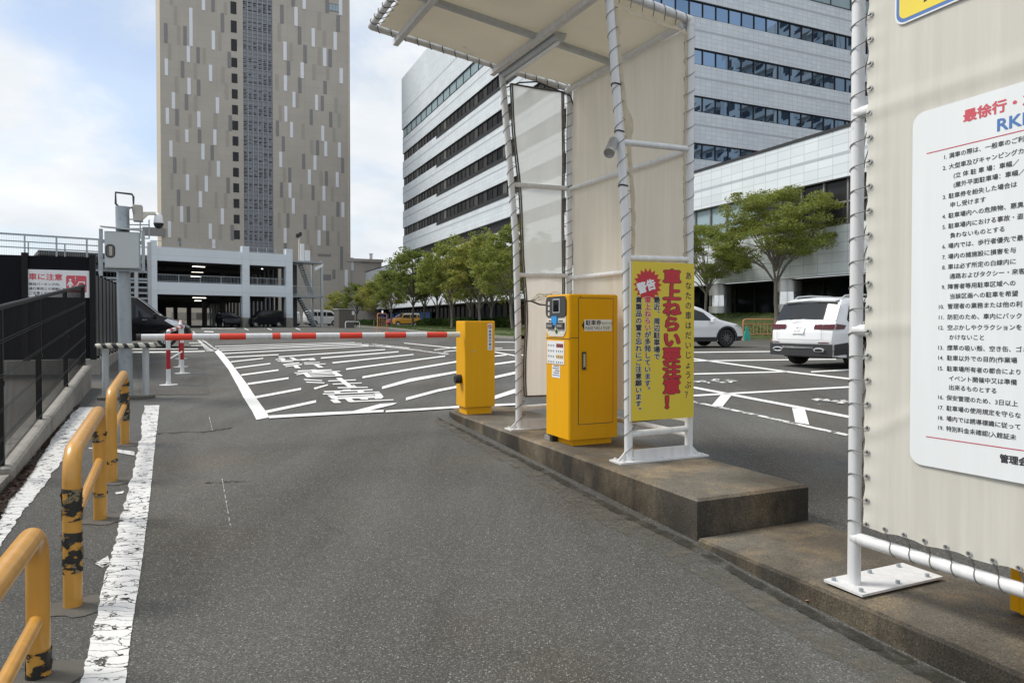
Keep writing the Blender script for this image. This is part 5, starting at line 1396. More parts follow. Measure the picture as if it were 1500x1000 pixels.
# ---------------------------------------------------------------- parking garage
FG = Fr(aty(221, 480, 68.0), (.793, .609, 0), (-.609, .793, 0))
M['garage_white'] = tiles('garage_cladding', (.72, .77, .82), -math.atan2(.609, .793), 'X', 80, 1.15, .03, .86, .02)
GX = [FG.uz(x, 470) [0] for x in (221, 230.5, 355, 365.5, 419, 428.5)]
gg = .86
zR, zP, zB1, zB2, zB3 = 9.43, 8.83, 7.5, 5.42, 4.21
gar = thing('parking_garage', 'white two storey parking garage with dark open decks', 'parking garage', tuple(FG.p(0, 0, gg)))
for a, b in ((0, 1), (2, 3), (4, 5)):
    mb = MB(); mb.box(FG, GX[a], GX[b], -.12, .6, 1.95, zR, 0); mb.box(FG, GX[a] - .02, GX[b] + .02, -.14, .62, gg - .3, 1.95, 1); mb.build('column', [M['garage_white'], M['concrete']], gar)
DP = 34.0
for a, b in ((1, 2), (3, 4)):
    for z0, z1 in ((zB1, zP), (zB3, zB2)):
        mb = MB(); mb.box(FG, GX[a], GX[b], 0, .4, z0, z1); mb.build('fascia', M['garage_white'], gar)
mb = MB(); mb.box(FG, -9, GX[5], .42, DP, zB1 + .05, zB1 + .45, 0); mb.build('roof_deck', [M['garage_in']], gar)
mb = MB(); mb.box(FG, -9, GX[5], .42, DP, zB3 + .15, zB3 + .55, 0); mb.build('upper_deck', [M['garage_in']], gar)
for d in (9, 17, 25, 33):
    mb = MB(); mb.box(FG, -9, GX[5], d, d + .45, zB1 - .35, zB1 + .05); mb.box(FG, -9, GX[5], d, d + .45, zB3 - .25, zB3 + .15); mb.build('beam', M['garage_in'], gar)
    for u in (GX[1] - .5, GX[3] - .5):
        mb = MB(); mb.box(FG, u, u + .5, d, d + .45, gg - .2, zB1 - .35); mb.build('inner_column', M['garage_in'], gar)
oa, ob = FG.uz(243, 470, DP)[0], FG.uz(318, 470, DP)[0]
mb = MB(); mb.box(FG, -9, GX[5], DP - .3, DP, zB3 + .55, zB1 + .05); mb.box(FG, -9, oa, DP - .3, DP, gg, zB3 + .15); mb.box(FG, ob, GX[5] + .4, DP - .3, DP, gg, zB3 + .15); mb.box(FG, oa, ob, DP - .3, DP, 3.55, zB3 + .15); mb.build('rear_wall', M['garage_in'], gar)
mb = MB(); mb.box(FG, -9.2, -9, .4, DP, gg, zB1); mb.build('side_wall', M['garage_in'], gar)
mb = MB(); d = 4.2
while d < DP - 1:
    mb.box(FG, GX[5] - .3, GX[5] - .1, d, d + .55, gg, zB3 + .1); mb.box(FG, GX[5] - .3, GX[5] - .1, d, d + .9, zB3 + .6, zB1); d += 1.5
mb.build('side_louvres', M['garage_in'], gar)
def railing(F, u0, u1, d, z0, z1, step, m_, par, name='railing', bars=.0, r=.022):
    mb = MB(); mb.box(F, u0, u1, d - r, d + r, z1 - .05, z1); mb.box(F, u0, u1, d - r, d + r, z0 + .08, z0 + .12)
    u = u0
    while u < u1 + .01: mb.box(F, u - .03, u + .03, d - .03, d + .03, z0, z1 - .05); u += step
    if bars:
        u = u0 + bars
        while u < u1: mb.box(F, u - .009, u + .009, d - .008, d + .008, z0 + .12, z1 - .05); u += bars
    return mb.build(name, m_, par)
for a, b in ((1, 2), (3, 4)):
    railing(FG, GX[a], GX[b], .3, zB2, zB2 + .78, (GX[b] - GX[a]) / 4, M['galv'], gar, bars=.14)
    railing(FG, GX[a], GX[b], .3, zP, zR + .03, (GX[b] - GX[a]) / 4, M['galv'], gar, bars=0, r=.015)
# lit tubes under the decks
for (px, py, z, wpx) in ((291, 390.5, 7.42, 17), (289, 398.4, 7.42, 16), (287, 405, 7.42, 14), (292, 436, 4.1, 18), (290, 440.3, 4.1, 9), (286, 445.8, 4.1, 14), (284.5, 448.6, 4.1, 12), (283, 451.4, 4.1, 10), (252, 440.6, 4.1, 9), (266, 440.8, 4.1, 9), (280, 441.2, 4.1, 9), (384, 393.6, 7.42, 2), (371, 400.6, 7.42, 2)):
    t = (z - EYE) / ray(px, py).z; p = Vector((0, 0, EYE)) + ray(px, py) * t; w = wpx * p.y / F_PX
    FL_ = Fr(p, FG.u, FG.d)
    lt = thing('tube_light', 'lit tube lamp under a dark deck of the parking garage', 'lamp', tuple(p), 'lit tube lamps under the garage decks')
    mb = MB(); mb.box(FL_, -w / 2, w / 2, -.05, .05, z - .04, z + .02); mb.build('tube', M['lamp_on'], lt)
    mb = MB(); mb.box(FL_, -w / 2 - .03, w / 2 + .03, -.09, .09, z + .02, z + .09); mb.build('fitting', M['garage_in'], lt)
# steel ramp to the left
rampz = thing('car_ramp', 'galvanised steel car ramp with open railings left of the garage', 'ramp', tuple(FG.p(-6, -.5, gg)))
FR = Fr(FG.p(0, .0, 0), FG.u, FG.d)
uA = FR.uz(-10, 350)[0] - 4; uB = FR.uz(147, 350)[0]; uC = FR.uz(218, 350)[0]
z9 = FR.uz(74, 346)[1]
for (u0, u1) in ((uA, uB - .1), ):
    mb = MB()
    mb.box(FR, u0, u1, -.06, .06, z9 - .10, z9 + .06)
    for z in (z9 - .62, z9 - 1.16): mb.box(FR, u0, u1, -.03, .03, z - .05, z + .05)
    u = FR.uz(32.5, 350)[0] - 2.33 * 6
    while u < u0: u += 2.36
    while u < u1: mb.box(FR, u - .06, u + .06, -.09, .09, z9 - 2.4, z9 + .02); u += 2.36
    u = FR.uz(46, 350)[0] - 2.33 * 6
    while u < u0: u += 2.75
    while u < u1: mb.box(FR, u - .05, u + .05, .07, .15, z9 - 2.4, z9 - .62); u += 2.75
    mb.build('railing', M['galv'], rampz)
    mb = MB(); u = u0
    while u < u1: mb.box(FR, u - .006, u + .006, -.01, .01, z9 - 2.2, z9 - .1); u += .17
    mb.build('mesh_infill', M['galv_light'], rampz)
mb = MB(); mb.box(FR, uA, uC, .2, 5, z9 - 3.0, z9 - 2.4); mb.build('deck', M['garage_in'], rampz)
for px in (147, 178, 199, 218.5):
    u = FR.uz(px, 400)[0]; mb = MB(); mb.box(FR, u - .16, u + .16, -.2, .2, gg, z9 + (.02 if px in (147, 218.5) else -2.4)); mb.build('post', M['galv_light'], rampz)
mb = MB()
for y in (398, 408.5, 413, 421, 429, 437, 446, 455): z = FR.uz(200, y)[1]; mb.box(FR, FR.uz(140, 400)[0], uC, -.12, .02, z - .09, z + .09)
for y in (349, 362, 374): z = FR.uz(210, y)[1]; mb.box(FR, FR.uz(204, 400)[0], uC, -.08, .02, z - .05, z + .05)
mb.build('louvre_rail', M['galv'], rampz)
mb = MB(); u = FR.uz(140, 400)[0]
while u < uC: mb.box(FR, u, u + .05, .03, .06, gg + .8, z9 - 3); u += .3
mb.build('louvre_bars', M['dkgrey'], rampz)
# outdoor stair at the right end
FZ = Fr(FG.p(GX[5], 1.2, 0), FG.u, FG.d)
stw = thing('outdoor_stair', 'grey steel outdoor stair tower on the right end of the garage', 'stair', tuple(FZ.p(0, 0, gg)))
uE = FZ.uz(470, 440)[0]
def zy(px, y): return FZ.uz(px, y)[1]
ztop_, zmid_ = zy(450, 383), zy(450, 433)
for u in (uE - .2,):
    for d in (-.6, 2.2): mb = MB(); mb.box(FZ, u, u + .25, d, d + .25, gg - .1, ztop_ + .1); mb.build('post', M['galv_light'], stw)
mb = MB(); mb.box(FZ, .05, uE, -.6, 2.2, ztop_ - .18, ztop_); mb.build('landing', M['galv'], stw)
mb = MB(); mb.box(FZ, .05, uE, -.6, 2.2, zmid_ - .22, zmid_); mb.build('landing', M['galv'], stw)
railing(FZ, .05, uE - .1, -.6, zmid_, zmid_ + 1.05, .9, M['galv_light'], stw, bars=.15)
def flight(ua, za, ub2, zb2, d0, d1, n=14):
    mb = MB()
    for i in range(n): u0 = lerp(ua, ub2, i / n); u1 = lerp(ua, ub2, (i + 1) / n); z = lerp(za, zb2, (i + 1) / n); mb.box(FZ, min(u0, u1), max(u0, u1) + .02, d0 + .06, d1 - .06, z - .17, z)
    for d in (d0, d1): mb.prism(FZ, [(ua, za - .1), (ub2, zb2 - .1), (ub2, zb2 + .25), (ua, za + .25)], d - .03, d + .03); mb.prism(FZ, [(ua, za + .95), (ub2, zb2 + .95), (ub2, zb2 + 1.0), (ua, za + 1.0)], d - .025, d + .025)
    return mb.build('flight', M['galv'], stw)
flight(FZ.uz(462, 470)[0], gg, FZ.uz(437, 470)[0], zmid_, -.5, .8)
flight(FZ.uz(464, 470)[0], zmid_, FZ.uz(446, 470)[0], ztop_, .9, 2.1)
mb = MB(); mb.box(FZ, .05, FZ.uz(446, 400)[0], 2.3, 2.4, gg, ztop_ - .2); mb.build('back_panel', M['garage_in'], stw)
mb = MB(); mb.prism(FZ, [(FZ.uz(458, 392)[0], zy(458, 392)), (FZ.uz(470, 386)[0], zy(470, 387)), (FZ.uz(470, 386)[0], zy(470, 391)), (FZ.uz(458, 397)[0], zy(458, 397))], -.65, -.55); mb.build('side_panel', M['sign_white'], stw)
# roof mast and clutter
q = FG.p(FG.uz(438, 380, 3)[0], 3, 0)
mast = thing('floodlight_mast', 'thin mast with a dark floodlight on the garage roof', 'light mast', (q.x, q.y, zB1))
zt_ = aty(438, 347, q.y).z
mb = MB(); mb.tube([Vector((q.x, q.y, zB1 + .4)), Vector((q.x, q.y, zt_))], .07, 8); mb.build('shaft', M['cream'], mast)
mb = MB(); FL_ = Fr(q, FG.u, FG.d); mb.bbox(FL_, -.35, .05, -.15, .15, zt_ - .1, zt_ + .35, .05); mb.bbox(FL_, .0, .3, -.15, .15, zt_ + .1, zt_ + .55, .05); mb.build('floodlight', M['black'], mast)
u = FG.uz(443, 370, 1.5); FL_ = Fr(FG.p(u[0], 1.5, 0), FG.u, FG.d)
mb = MB(); mb.box(FL_, -.22, .22, 0, .1, ztop_, aty(443, 357, FL_.o.y).z); mb.box(FL_, .3, .9, 0, .06, ztop_ + .1, ztop_ + 1.3); tag(mb.build('roof_screen', M['sign_white']), 'white upright panel beside the mast on the stair roof', 'panel')

# ---------------------------------------------------------------- tower block
tq = aty(343, 300, 133.4); FT2 = Fr(tq, BX, AX)
uL, uR = FT2.uz(236, 250)[0], FT2.uz(513, 250)[0]
ZTW = 82
tw = thing('apartment_tower', 'tall tan tower with scattered white and grey facade strips', 'tower', tuple(FT2.p(0, 0, .9)))
s0, s1 = FT2.uz(356.5, 200)[0], FT2.uz(400, 200)[0]
mb = MB(); mb.box(FT2, uL, s0, 0, 28, .5, ZTW); mb.box(FT2, s1, uR, 0, 28, .5, ZTW); mb.box(FT2, s0, s1, .6, 28, .5, ZTW); mb.build('wall', M['tower_wall'], tw)
ue = FT2.uz(229.5, 250)[0]
mb = MB(); P = [FT2.p(uL - .02, 0.0, .5), FT2.p(ue, 1.2, .5), FT2.p(ue, 20, .5), FT2.p(uL - .02, 20, .5)]; P += [Vector((p.x, p.y, ZTW)) for p in P]
mb.add(P, [(0, 1, 5, 4)[::-1], (1, 2, 6, 5)[::-1], (2, 3, 7, 6)[::-1], (4, 5, 6, 7)]); mb.build('corner_strip', M['tower_edge'], tw)
for px in (511.2,):
    u = FT2.uz(px, 250)[0]; mb = MB(); mb.box(FT2, u - .15, u, -.12, .0, FT2.uz(px, 372)[1], ZTW); mb.build('downpipe', M['tower_edge'], tw)
W5 = [(385, 0, 80), (292, 62, 342), (455, 228, 368), (272, 340, 458), (110, 432, 555), (433, 478, 597), (275, 573, 695), (160, 678, 798), (482, 716, 834), (115, 792, 910), (345, 818, 935),
      (1120, 0, 70), (1060, 55, 193), (1185, 210, 346), (978, 308, 444), (1268, 355, 487), (1345, 238, 370), (1103, 460, 575), (1388, 502, 613), (980, 555, 668), (1385, 0, 115)]
D5 = [(455, 0, 90), (522, 100, 238), (108, 173, 315), (248, 194, 334), (343, 348, 465), (570, 383, 497), (228, 450, 570), (345, 585, 702), (255, 690, 806), (185, 800, 920), (575, 845, 960),
      (957, 38, 175), (1040, 0, 50), (1287, 0, 97), (1367, 116, 236), (1085, 197, 327), (1125, 333, 465), (1308, 363, 492), (1003, 448, 553), (1085, 570, 682), (1270, 595, 690)]
T5 = [(150, 0, 40), (180, 45, 185), (202, 190, 332), (135, 320, 440), (388, 355, 472), (502, 235, 375), (545, 20, 108), (322, 465, 580), (525, 490, 610), (182, 562, 683), (548, 610, 728), (322, 698, 818), (280, 835, 935), (465, 830, 945),
      (937, 172, 305), (1022, 315, 445), (1228, 88, 222), (1267, 228, 338), (1230, 350, 480), (1190, 472, 587), (918, 545, 662), (1290, 492, 590)]
WA = [(257, 0, 104), (485, 0, 126), (127, 90, 222), (387, 116, 245), (512, 256, 385), (260, 364, 494), (413, 376, 506), (364, 500, 632), (210, 622, 752), (542, 640, 770), (110, 744, 876), (443, 764, 888), (470, 892, 965)]
DA = [(360, 0, 110), (462, 128, 250), (157, 226, 355), (590, 390, 516), (185, 488, 620), (264, 624, 752), (620, 774, 898), (190, 880, 945)]
TA = [(180, 0, 98), (586, 8, 135), (235, 232, 362), (440, 254, 378), (132, 356, 486), (340, 370, 500), (492, 510, 638), (568, 516, 640), (134, 618, 748), (345, 634, 758), (240, 766, 880), (524, 772, 892)]
WB = [(358, 33, 186), (578, 62, 212), (278, 172, 325), (333, 326, 480), (637, 364, 512), (666, 516, 662), (799, 526, 674), (225, 618, 766), (560, 654, 797), (505, 790, 936), (777, 816, 962)]
DB = [(634, 72, 216), (526, 203, 352), (716, 227, 375), (195, 312, 462), (252, 467, 612), (586, 505, 650), (450, 638, 785), (830, 678, 823), (313, 772, 918), (671, 806, 948)]
TB = [(394, 40, 188), (222, 165, 318), (445, 342, 490), (530, 498, 642), (768, 90, 236), (800, 240, 380), (748, 384, 520), (260, 772, 918), (618, 806, 946)]
WC = [(337, 56, 214), (692, 90, 246), (371, 218, 380), (891, 260, 416), (694, 400, 556), (284, 530, 684), (640, 550, 710)]
DC = [(248, 52, 208), (578, 84, 236), (838, 256, 410), (314, 374, 526), (493, 386, 542), (729, 560, 712), (874, 720, 964), (286, 690, 790), (793, 962, 1060)]
TC = [(456, 66, 230), (780, 95, 254), (280, 212, 370), (637, 246, 398), (222, 366, 528), (610, 402, 548), (782, 406, 562), (524, 546, 702), (843, 562, 716), (555, 706, 830)]
def accents(name, mat_, sets, dd):
    mb = MB()
    for (ox, oy, s, w, L_) in sets:
        for x, a, b in L_:
            px0, px1 = ox + x / s, ox + (x + w) / s; c = (px0 + px1) / 2
            z1 = FT2.uz(c, oy + a / s)[1] if not (oy == 0 and a == 0) else FT2.uz(c, -22)[1]; z0 = FT2.uz(c, oy + b / s)[1]
            mb.box(FT2, FT2.uz(px0, 200)[0], FT2.uz(px1, 200)[0], -dd, .01, z0, z1)
    return mb.build(name, mat_, tw)
SETS = lambda a, b, c, d: [(220, 0, 5, 25, a), (225, 190, 5.553, 27, b), (375, 130, 6.667, 29, c), (375, 260, 7.142, 31, d)]
accents('white_strips', M['acc_white'], SETS(W5, WA, WB, WC), .09)
accents('grey_strips', M['acc_dark'], SETS(D5, DA, DB, DC), .06)
accents('tan_strips', M['acc_tan'], SETS(T5, TA, TB, TC), .03)
for y, h in [(-16, 16), (12, 16.5), (39.5, 16), (66.5, 16), (92, 12.3), (115, 12.3), (138, 12.3), (161, 12.2), (184, 12.2), (206.8, 12), (229.6, 12), (252.5, 11.8), (275.3, 11.8), (298, 11.8), (321, 11.6), (343.8, 11.6)]:
    px = 339.6 + 3 * (y / 344) ; z1 = FT2.uz(px + 3, y - h / 2)[1]; z0 = FT2.uz(px + 3, y + h / 2)[1]; ua, ub2 = FT2.uz(px, 200)[0], FT2.uz(px + 7, 200)[0]
    mb = MB(); mb.box(FT2, ua - .1, ub2 + .1, -.03, .02, z0 - .1, z1 + .1); w_ = mb.build('window', M['frame_dark'], tw)
    mb = MB(); mb.box(FT2, ua, ub2, -.05, -.03, z0, z1); mb.build('pane', M['win_dark'], w_)
# the louvred strip up the middle
mb = MB(); mb.box(FT2, s0, s1, .25, .6, .5, ZTW); mb.build('louvre_back', M['lattice'], tw)
mb = MB(); nb_ = 6
zf = []
for y in (-10, 11, 39, 67, 93.5, 116, 139, 162, 185, 207.5, 230, 253, 276, 299, 322, 345): zf.append(FT2.uz(378, y)[1])
z = zf[-1] - 2.95
rnd = random.Random(3)
for zc_ in zf:
    for i in range(nb_):
        ua = lerp(s0, s1, (i + .08) / nb_); ub2 = lerp(s0, s1, (i + .80) / nb_)
        for k in range(5):
            if rnd.random() < .16 or (i in (1, 2, 3) and k in (1, 2) and rnd.random() < .6): continue
            z = zc_ + .72 - k * .36; mb.box(FT2, ua, ub2 - rnd.random() * .25, .22, .25, z - .15, z + .05)
mb.build('louvre_slots', M['frame_dark'], tw)
mb = MB()
for i in range(nb_ + 1): u = lerp(s0, s1, i / nb_); mb.box(FT2, u - .06, u + .06, .05, .22, .5, ZTW)
z = 8
while z < ZTW: mb.box(FT2, s0, s1, .12, .2, z, z + .05); z += .75
mb.build('louvre_frame', M['lattice_light'], tw)
za, zb2 = FT2.uz(490, 18)[1], FT2.uz(490, 6)[1]; mb = MB(); mb.box(FT2, FT2.uz(482, 10)[0], FT2.uz(497, 10)[0], -.04, .0, za, zb2); w_ = mb.build('window', M['acc_dark'], tw)
mb = MB()
for i in range(3): a = lerp(482.5, 496.5, i / 3); mb.box(FT2, FT2.uz(a, 10)[0], FT2.uz(a + 4, 10)[0], -.07, -.04, za + .2, zb2 - .2)
mb.build('pane', M['win_pale'], w_)
mb = MB(); mb.box(FT2, FT2.uz(465.5, 374)[0], FT2.uz(485, 374)[0], -.04, 0, FT2.uz(475, 375.8)[1], FT2.uz(475, 372)[1]); mb.box(FT2, FT2.uz(473, 406)[0], FT2.uz(485, 406)[0], -.04, 0, FT2.uz(479, 410.5)[1], FT2.uz(479, 402)[1]); mb.box(FT2, FT2.uz(490, 432)[0], FT2.uz(497.6, 432)[0], -.04, 0, FT2.uz(494, 433.8)[1], FT2.uz(494, 429.6)[1]); mb.build('vents', M['acc_dark'], tw)
mb = MB(); mb.box(FT2, FT2.uz(209, 340)[0], FT2.uz(241, 340)[0], -.5, -.12, FT2.uz(225, 346)[1], FT2.uz(225, 333.5)[1]); mb.build('signboard', M['acc_dark'], tw)
# lower wing of the tower
uW = FT2.uz(559.5, 400)[0]; zw = FT2.uz(530, 379)[1]; ua = FT2.uz(500, 400)[0]
wg = thing('tan_annex', 'low tan wing with white strips at the foot of the tower', 'building', tuple(FT2.p(uW, 0, .9)))
mb = MB(); mb.box(FT2, uR + .02, uW, .3, 20, .5, zw - .6); mb.build('wall', M['tower_wall'], wg)
mb = MB(); mb.box(FT2, uR + .02 - .9, uW + .25, -.15, 20, zw - .6, zw); mb.build('parapet', M['tower_wall'], wg)
mb = MB()
for px0, px1, y0, y1, m_ in ((514, 518.4, 377, 396, 0), (505, 509.4, 395, 421, 0), (530, 541, 380, 384.4, 1)):
    d0 = .3 if px0 > 513 else 0; mb.box(FT2, FT2.uz(px0, 390)[0], FT2.uz(px1, 390)[0], d0 - .08, d0, FT2.uz(px0, y1)[1], FT2.uz(px0, y0)[1], m_)
mb.build('facade_strips', [M['acc_white'], M['acc_dark']], wg)
u = FT2.uz(545.5, 370)[0]; mb = MB(); mb.box(FT2, u - .25, u + .25, 1, 1.5, zw, zw + 1.1); mb.box(FT2, u - .35, u + .35, .9, 1.6, zw + 1.1, zw + 1.25); mb.build('roof_vent', M['sign_white'], wg)
# pale building seen right through the garage
tb = aty(280, 478, 128); FX = Fr(tb, FG.u, FG.d)
ua, ub2 = FX.uz(244, 465)[0], FX.uz(313, 465)[0]; z1 = FX.uz(280, 453.4)[1]; z0 = FX.uz(280, 468)[1]
lb = thing('low_building', 'low beige building glimpsed through the ground floor of the garage', 'building', tuple(tb))
mb = MB(); mb.box(FX, ua - 12, ub2, 0, 6, .2, z1); mb.build('wall', M['tan_wall'], lb)
mb = MB(); mb.box(FX, lerp(ua, ub2, .1), lerp(ua, ub2, .9), -.1, 0, lerp(z0, z1, .0), lerp(z0, z1, .72)); mb.build('recess', M['acc_tan'], lb)
for a, b in ((.62, .76), (.86, .96)): mb = MB(); mb.box(FX, lerp(ua, ub2, a), lerp(ua, ub2, b), -.16, -.1, lerp(z0, z1, .05), lerp(z0, z1, .68)); mb.build('window', M['cab_grey'], lb)

# ---------------------------------------------------------------- office block and its podium
OC = Vector((7.95, 56.24, 0)); FOL = Fr(OC, AX, BX); FOR_ = Fr(OC, BX, AX)
LL, LR = 62.9, 74.0
of = thing('office_building', 'large white tiled office block with dark ribbon windows', 'office building', tuple(OC))
SB = [(12.7, 15.35), (16.72, 19.35), (20.72, 23.35), (24.72, 27.35), (28.72, 31.15)]
mb = MB(); mb.box(FOR_, .35, LR - .1, .35, LL - .1, 10, 40.5); mb.build('core', M['frame_dark'], of)
mb = MB()
for z0, z1 in SB + [(32.6, 40.8)]: mb.box(FOL, 0 if z0 < 32 else -.12, LL + (.0 if z0 < 32 else .12), 0 if z0 < 32 else -.12, .4, z0, z1)
mb.build('side_wall', M['tile_left'], of)
mb = MB()
for z0, z1 in SB + [(32.6, 40.8)]: mb.box(FOR_, .4, LR, 0 if z0 < 32 else -.12, .4, z0, z1)
mb.build('front_wall', M['tile_right'], of)
mb = MB()
for z0, z1 in SB + [(33.6, 36.2)]:
    zz_ = z0 + (z1 - z0) * .55; e = .13 if z0 > 32 else .01
    mb.box(FOL, 0, LL, -e, -e + .005, zz_, zz_ + .16); mb.box(FOR_, 0, LR, -e, -e + .005, zz_, zz_ + .16)
mb.build('cladding_bands', M['band_grey'], of)
def ribbon_windows(F, L, z0, z1, step, gm, name, d=.16, ledge=None):
    mb = MB(); u = -.75 if F is FOL else .0; rj = random.Random(int(z0 * 10) + int(L)); u += .75 if F is FOL else .7
    us_ = [0.0 if F is FOL else .4, .7]
    while us_[-1] < L: us_.append(us_[-1] + step)
    us_[-1] = L
    for ua, ub2 in zip(us_, us_[1:]):
        j = [rj.uniform(-.004, .004) for _ in range(4)]; s_ = -1 if F is FOL else 1
        q_ = [F.p(ua, d + .02 + j[0], z0), F.p(ub2, d + .02 + j[1], z0), F.p(ub2, d + .02 + j[2], z1), F.p(ua, d + .02 + j[3], z1)]
        mb.poly(q_, 0)
    g_ = mb.build(name, gm, of)
    mb = MB(); u = .7
    while u < L: mb.box(F, u - .035, u + .035, d - .06, d, z0 + .06, z1 - .06); u += step
    mb.box(F, .4, L, d - .1, d, z0, z0 + .06); mb.box(F, .4, L, d - .1, d, z1 - .06, z1)
    if ledge: mb.box(F, .1, ledge, -.06, .0, z0 - .42, z0 - .32); mb.box(F, .1, ledge, -.01, -.004, z0 - .32, z0)
    mb.build('window_frames', M['frame_dark'], g_)
for (a, b), (c, d) in zip(SB, SB[1:]):
    ribbon_windows(FOL, LL, b, c, 1.45, M['pane_dark'], 'side_windows', ledge=LL * .72)
    ribbon_windows(FOR_, LR, b, c, 1.42, M['pane_blue'], 'front_windows')
ribbon_windows(FOL, LL, 31.15, 32.6, 2.6, M['win_pale'], 'top_windows', .05); ribbon_windows(FOR_, LR, 31.15, 32.6, 2.6, M['win_pale'], 'top_windows', .05)
ribbon_windows(FOL, LL - 2, 10.5, 12.7, 1.45, M['pane_dark'], 'side_windows', .9); ribbon_windows(FOR_, LR, 10.5, 12.7, 1.42, M['win_blue'], 'front_windows', .9)
FPD = Fr((10.37, 40.5), AX, BX); U0, U1 = -34.0, 86.9
pd = thing('podium_wing', 'long white podium in front of the office block with glass bands', 'building wing', (10.37, 40.5, .6))
mb = MB(); mb.box(FPD, U0, U1, .0, .4, 7.86, 10.0); mb.box(FPD, U0, U1, .0, .4, 3.58, 5.76); mb.build('wall', M['tile_podium'], pd)
mb = MB(); mb.box(FPD, U0, U1, -.04, .5, 10.0, 10.14); mb.box(FPD, U0, U1, -.03, .0, 7.80, 7.86); mb.build('coping', M['frame_dark'], pd)
mb = MB(); mb.box(FPD, U0, 22, -.006, 0, 8.85, 8.99); mb.build('cladding_band', M['band_grey'], pd)
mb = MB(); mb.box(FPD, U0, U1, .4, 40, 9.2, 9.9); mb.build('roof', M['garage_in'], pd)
mb = MB(); mb.box(FPD, U0, -5, .2, .25, 5.76, 7.86, 0); mb.box(FPD, -5, 9.0, .2, .25, 5.76, 7.86, 1); mb.box(FPD, 9.0, U1, .2, .25, 5.76, 7.86, 0); g_ = mb.build('glass_band', [M['win_dark'], M['win_pale']], pd)
mb = MB(); u = U0
while u < U1: mb.box(FPD, u - .04, u + .04, .1, .2, 5.8, 7.82); u += 1.3
mb.box(FPD, U0, U1, .08, .2, 5.76, 5.84); mb.box(FPD, U0, 2, .1, .2, 6.75, 6.83); mb.build('window_frames', M['acc_dark'], g_)
mb = MB(); mb.box(FPD, U0, U1, 3.0, 3.1, .3, 3.58); g2 = mb.build('shop_glass', M['win_shop'], pd)
mb = MB(); u = U0
while u < U1: mb.box(FPD, u - .04, u + .04, 2.9, 3.0, .3, 3.5); u += 1.6
mb.build('window_frames', M['frame_dark'], g2)
mb = MB(); mb.box(FPD, U0, U1, .4, 3.0, 3.5, 3.56); mb.build('soffit', M['frame_dark'], pd)
mb = MB(); mb.box(FPD, U0, U1, .0, 3.0, .2, .9); mb.build('plinth', M['concrete'], pd)
for px in (1055, 1155, 955):
    u = FPD.uz(px, 440, .7)[0]; c = FPD.p(u, .7, 0)
    mb = MB(); mb.lathe(c, [(.62, .4), (.62, 2.35)], 28, 0); mb.lathe(c, [(.60, 2.35), (.60, 2.95)], 28, 1); mb.lathe(c, [(.62, 2.95), (.62, 3.58)], 28, 0); mb.build('round_column', [M['round_col'], M['chrome']], pd)
mb = MB()
for k in range(9): mb.box(FPD, 58 + k * 3.2, 60.2 + k * 3.2, 2.4, 2.5, .9, 2.9)
mb.build('blue_panels', M['bluepanel'], pd)

KO = 1.2        # the whole block stands a fifth farther off than first surveyed
for o_ in (of, pd):
    e_ = Vector((0, 0, EYE)); o_.location = e_ + (Vector(o_.location) - e_) * KO; o_.scale = (KO, KO, KO)

# ---------------------------------------------------------------- verge: lawn, bank, kerb
def line_pt(s, off, z=0): return FPD.p(s, off, z)
mb = MB(); P = []; n = 44; K = []
sv_ = [lerp(2, 44, i / n) for i in range(n + 1)]
for s in sv_:
    a = line_pt(s, -10.2); g = gz(a.x, a.y)
    f_ = 1 - .55 * min(1, max(0, (s - 16) / 14))
    for off, h in ((-10.2, .0), (-10.0, .16), (-9.2, .30), (-7.5, .42), (-4.5, .5), (13, .55)): q = line_pt(s, off); P.append(Vector((q.x, q.y, g + h * f_)))
fs = []
for i in range(n):
    for k in range(5): fs.append((i * 6 + k, (i + 1) * 6 + k, (i + 1) * 6 + k + 1, i * 6 + k + 1))
mb.add(P, fs, 0, True); tag(mb.build('lawn', M['lawn']), kind='structure')
mb = MB(); P = []
for s in sv_:
    q = line_pt(s, -10.2); g = gz(q.x, q.y); P += [Vector((q.x, q.y, g - .1)) - BX * .15, Vector((q.x, q.y, g + .13)) - BX * .15, Vector((q.x, q.y, g + .13)), Vector((q.x, q.y, g - .1))]
mb.add(P, [(i * 4 + k, i * 4 + k + 1, i * 4 + k + 5, i * 4 + k + 4) for i in range(n) for k in range(3)]); tag(mb.build('kerb', M['concrete']), kind='structure')
def leafpile(mb, c, rx, ry, rz, n, size, rnd, shell=.35):
    for _ in range(n):
        while True:
            v = Vector((rnd.uniform(-1, 1), rnd.uniform(-1, 1), rnd.uniform(-1, 1)))
            if shell < v.length <= 1: break
        p = Vector(c) + Vector((v.x * rx, v.y * ry, v.z * rz))
        s = size * rnd.uniform(.6, 1.3); a = Vector((rnd.gauss(0, 1), rnd.gauss(0, 1), rnd.gauss(0, .6))).normalized(); b = a.orthogonal().normalized(); b.rotate(Matrix.Rotation(rnd.uniform(0, 6.28), 3, a))
        mb.add([p - a * s, p + b * s * .5, p + a * s, p - b * s * .5], [(0, 1, 2, 3)])
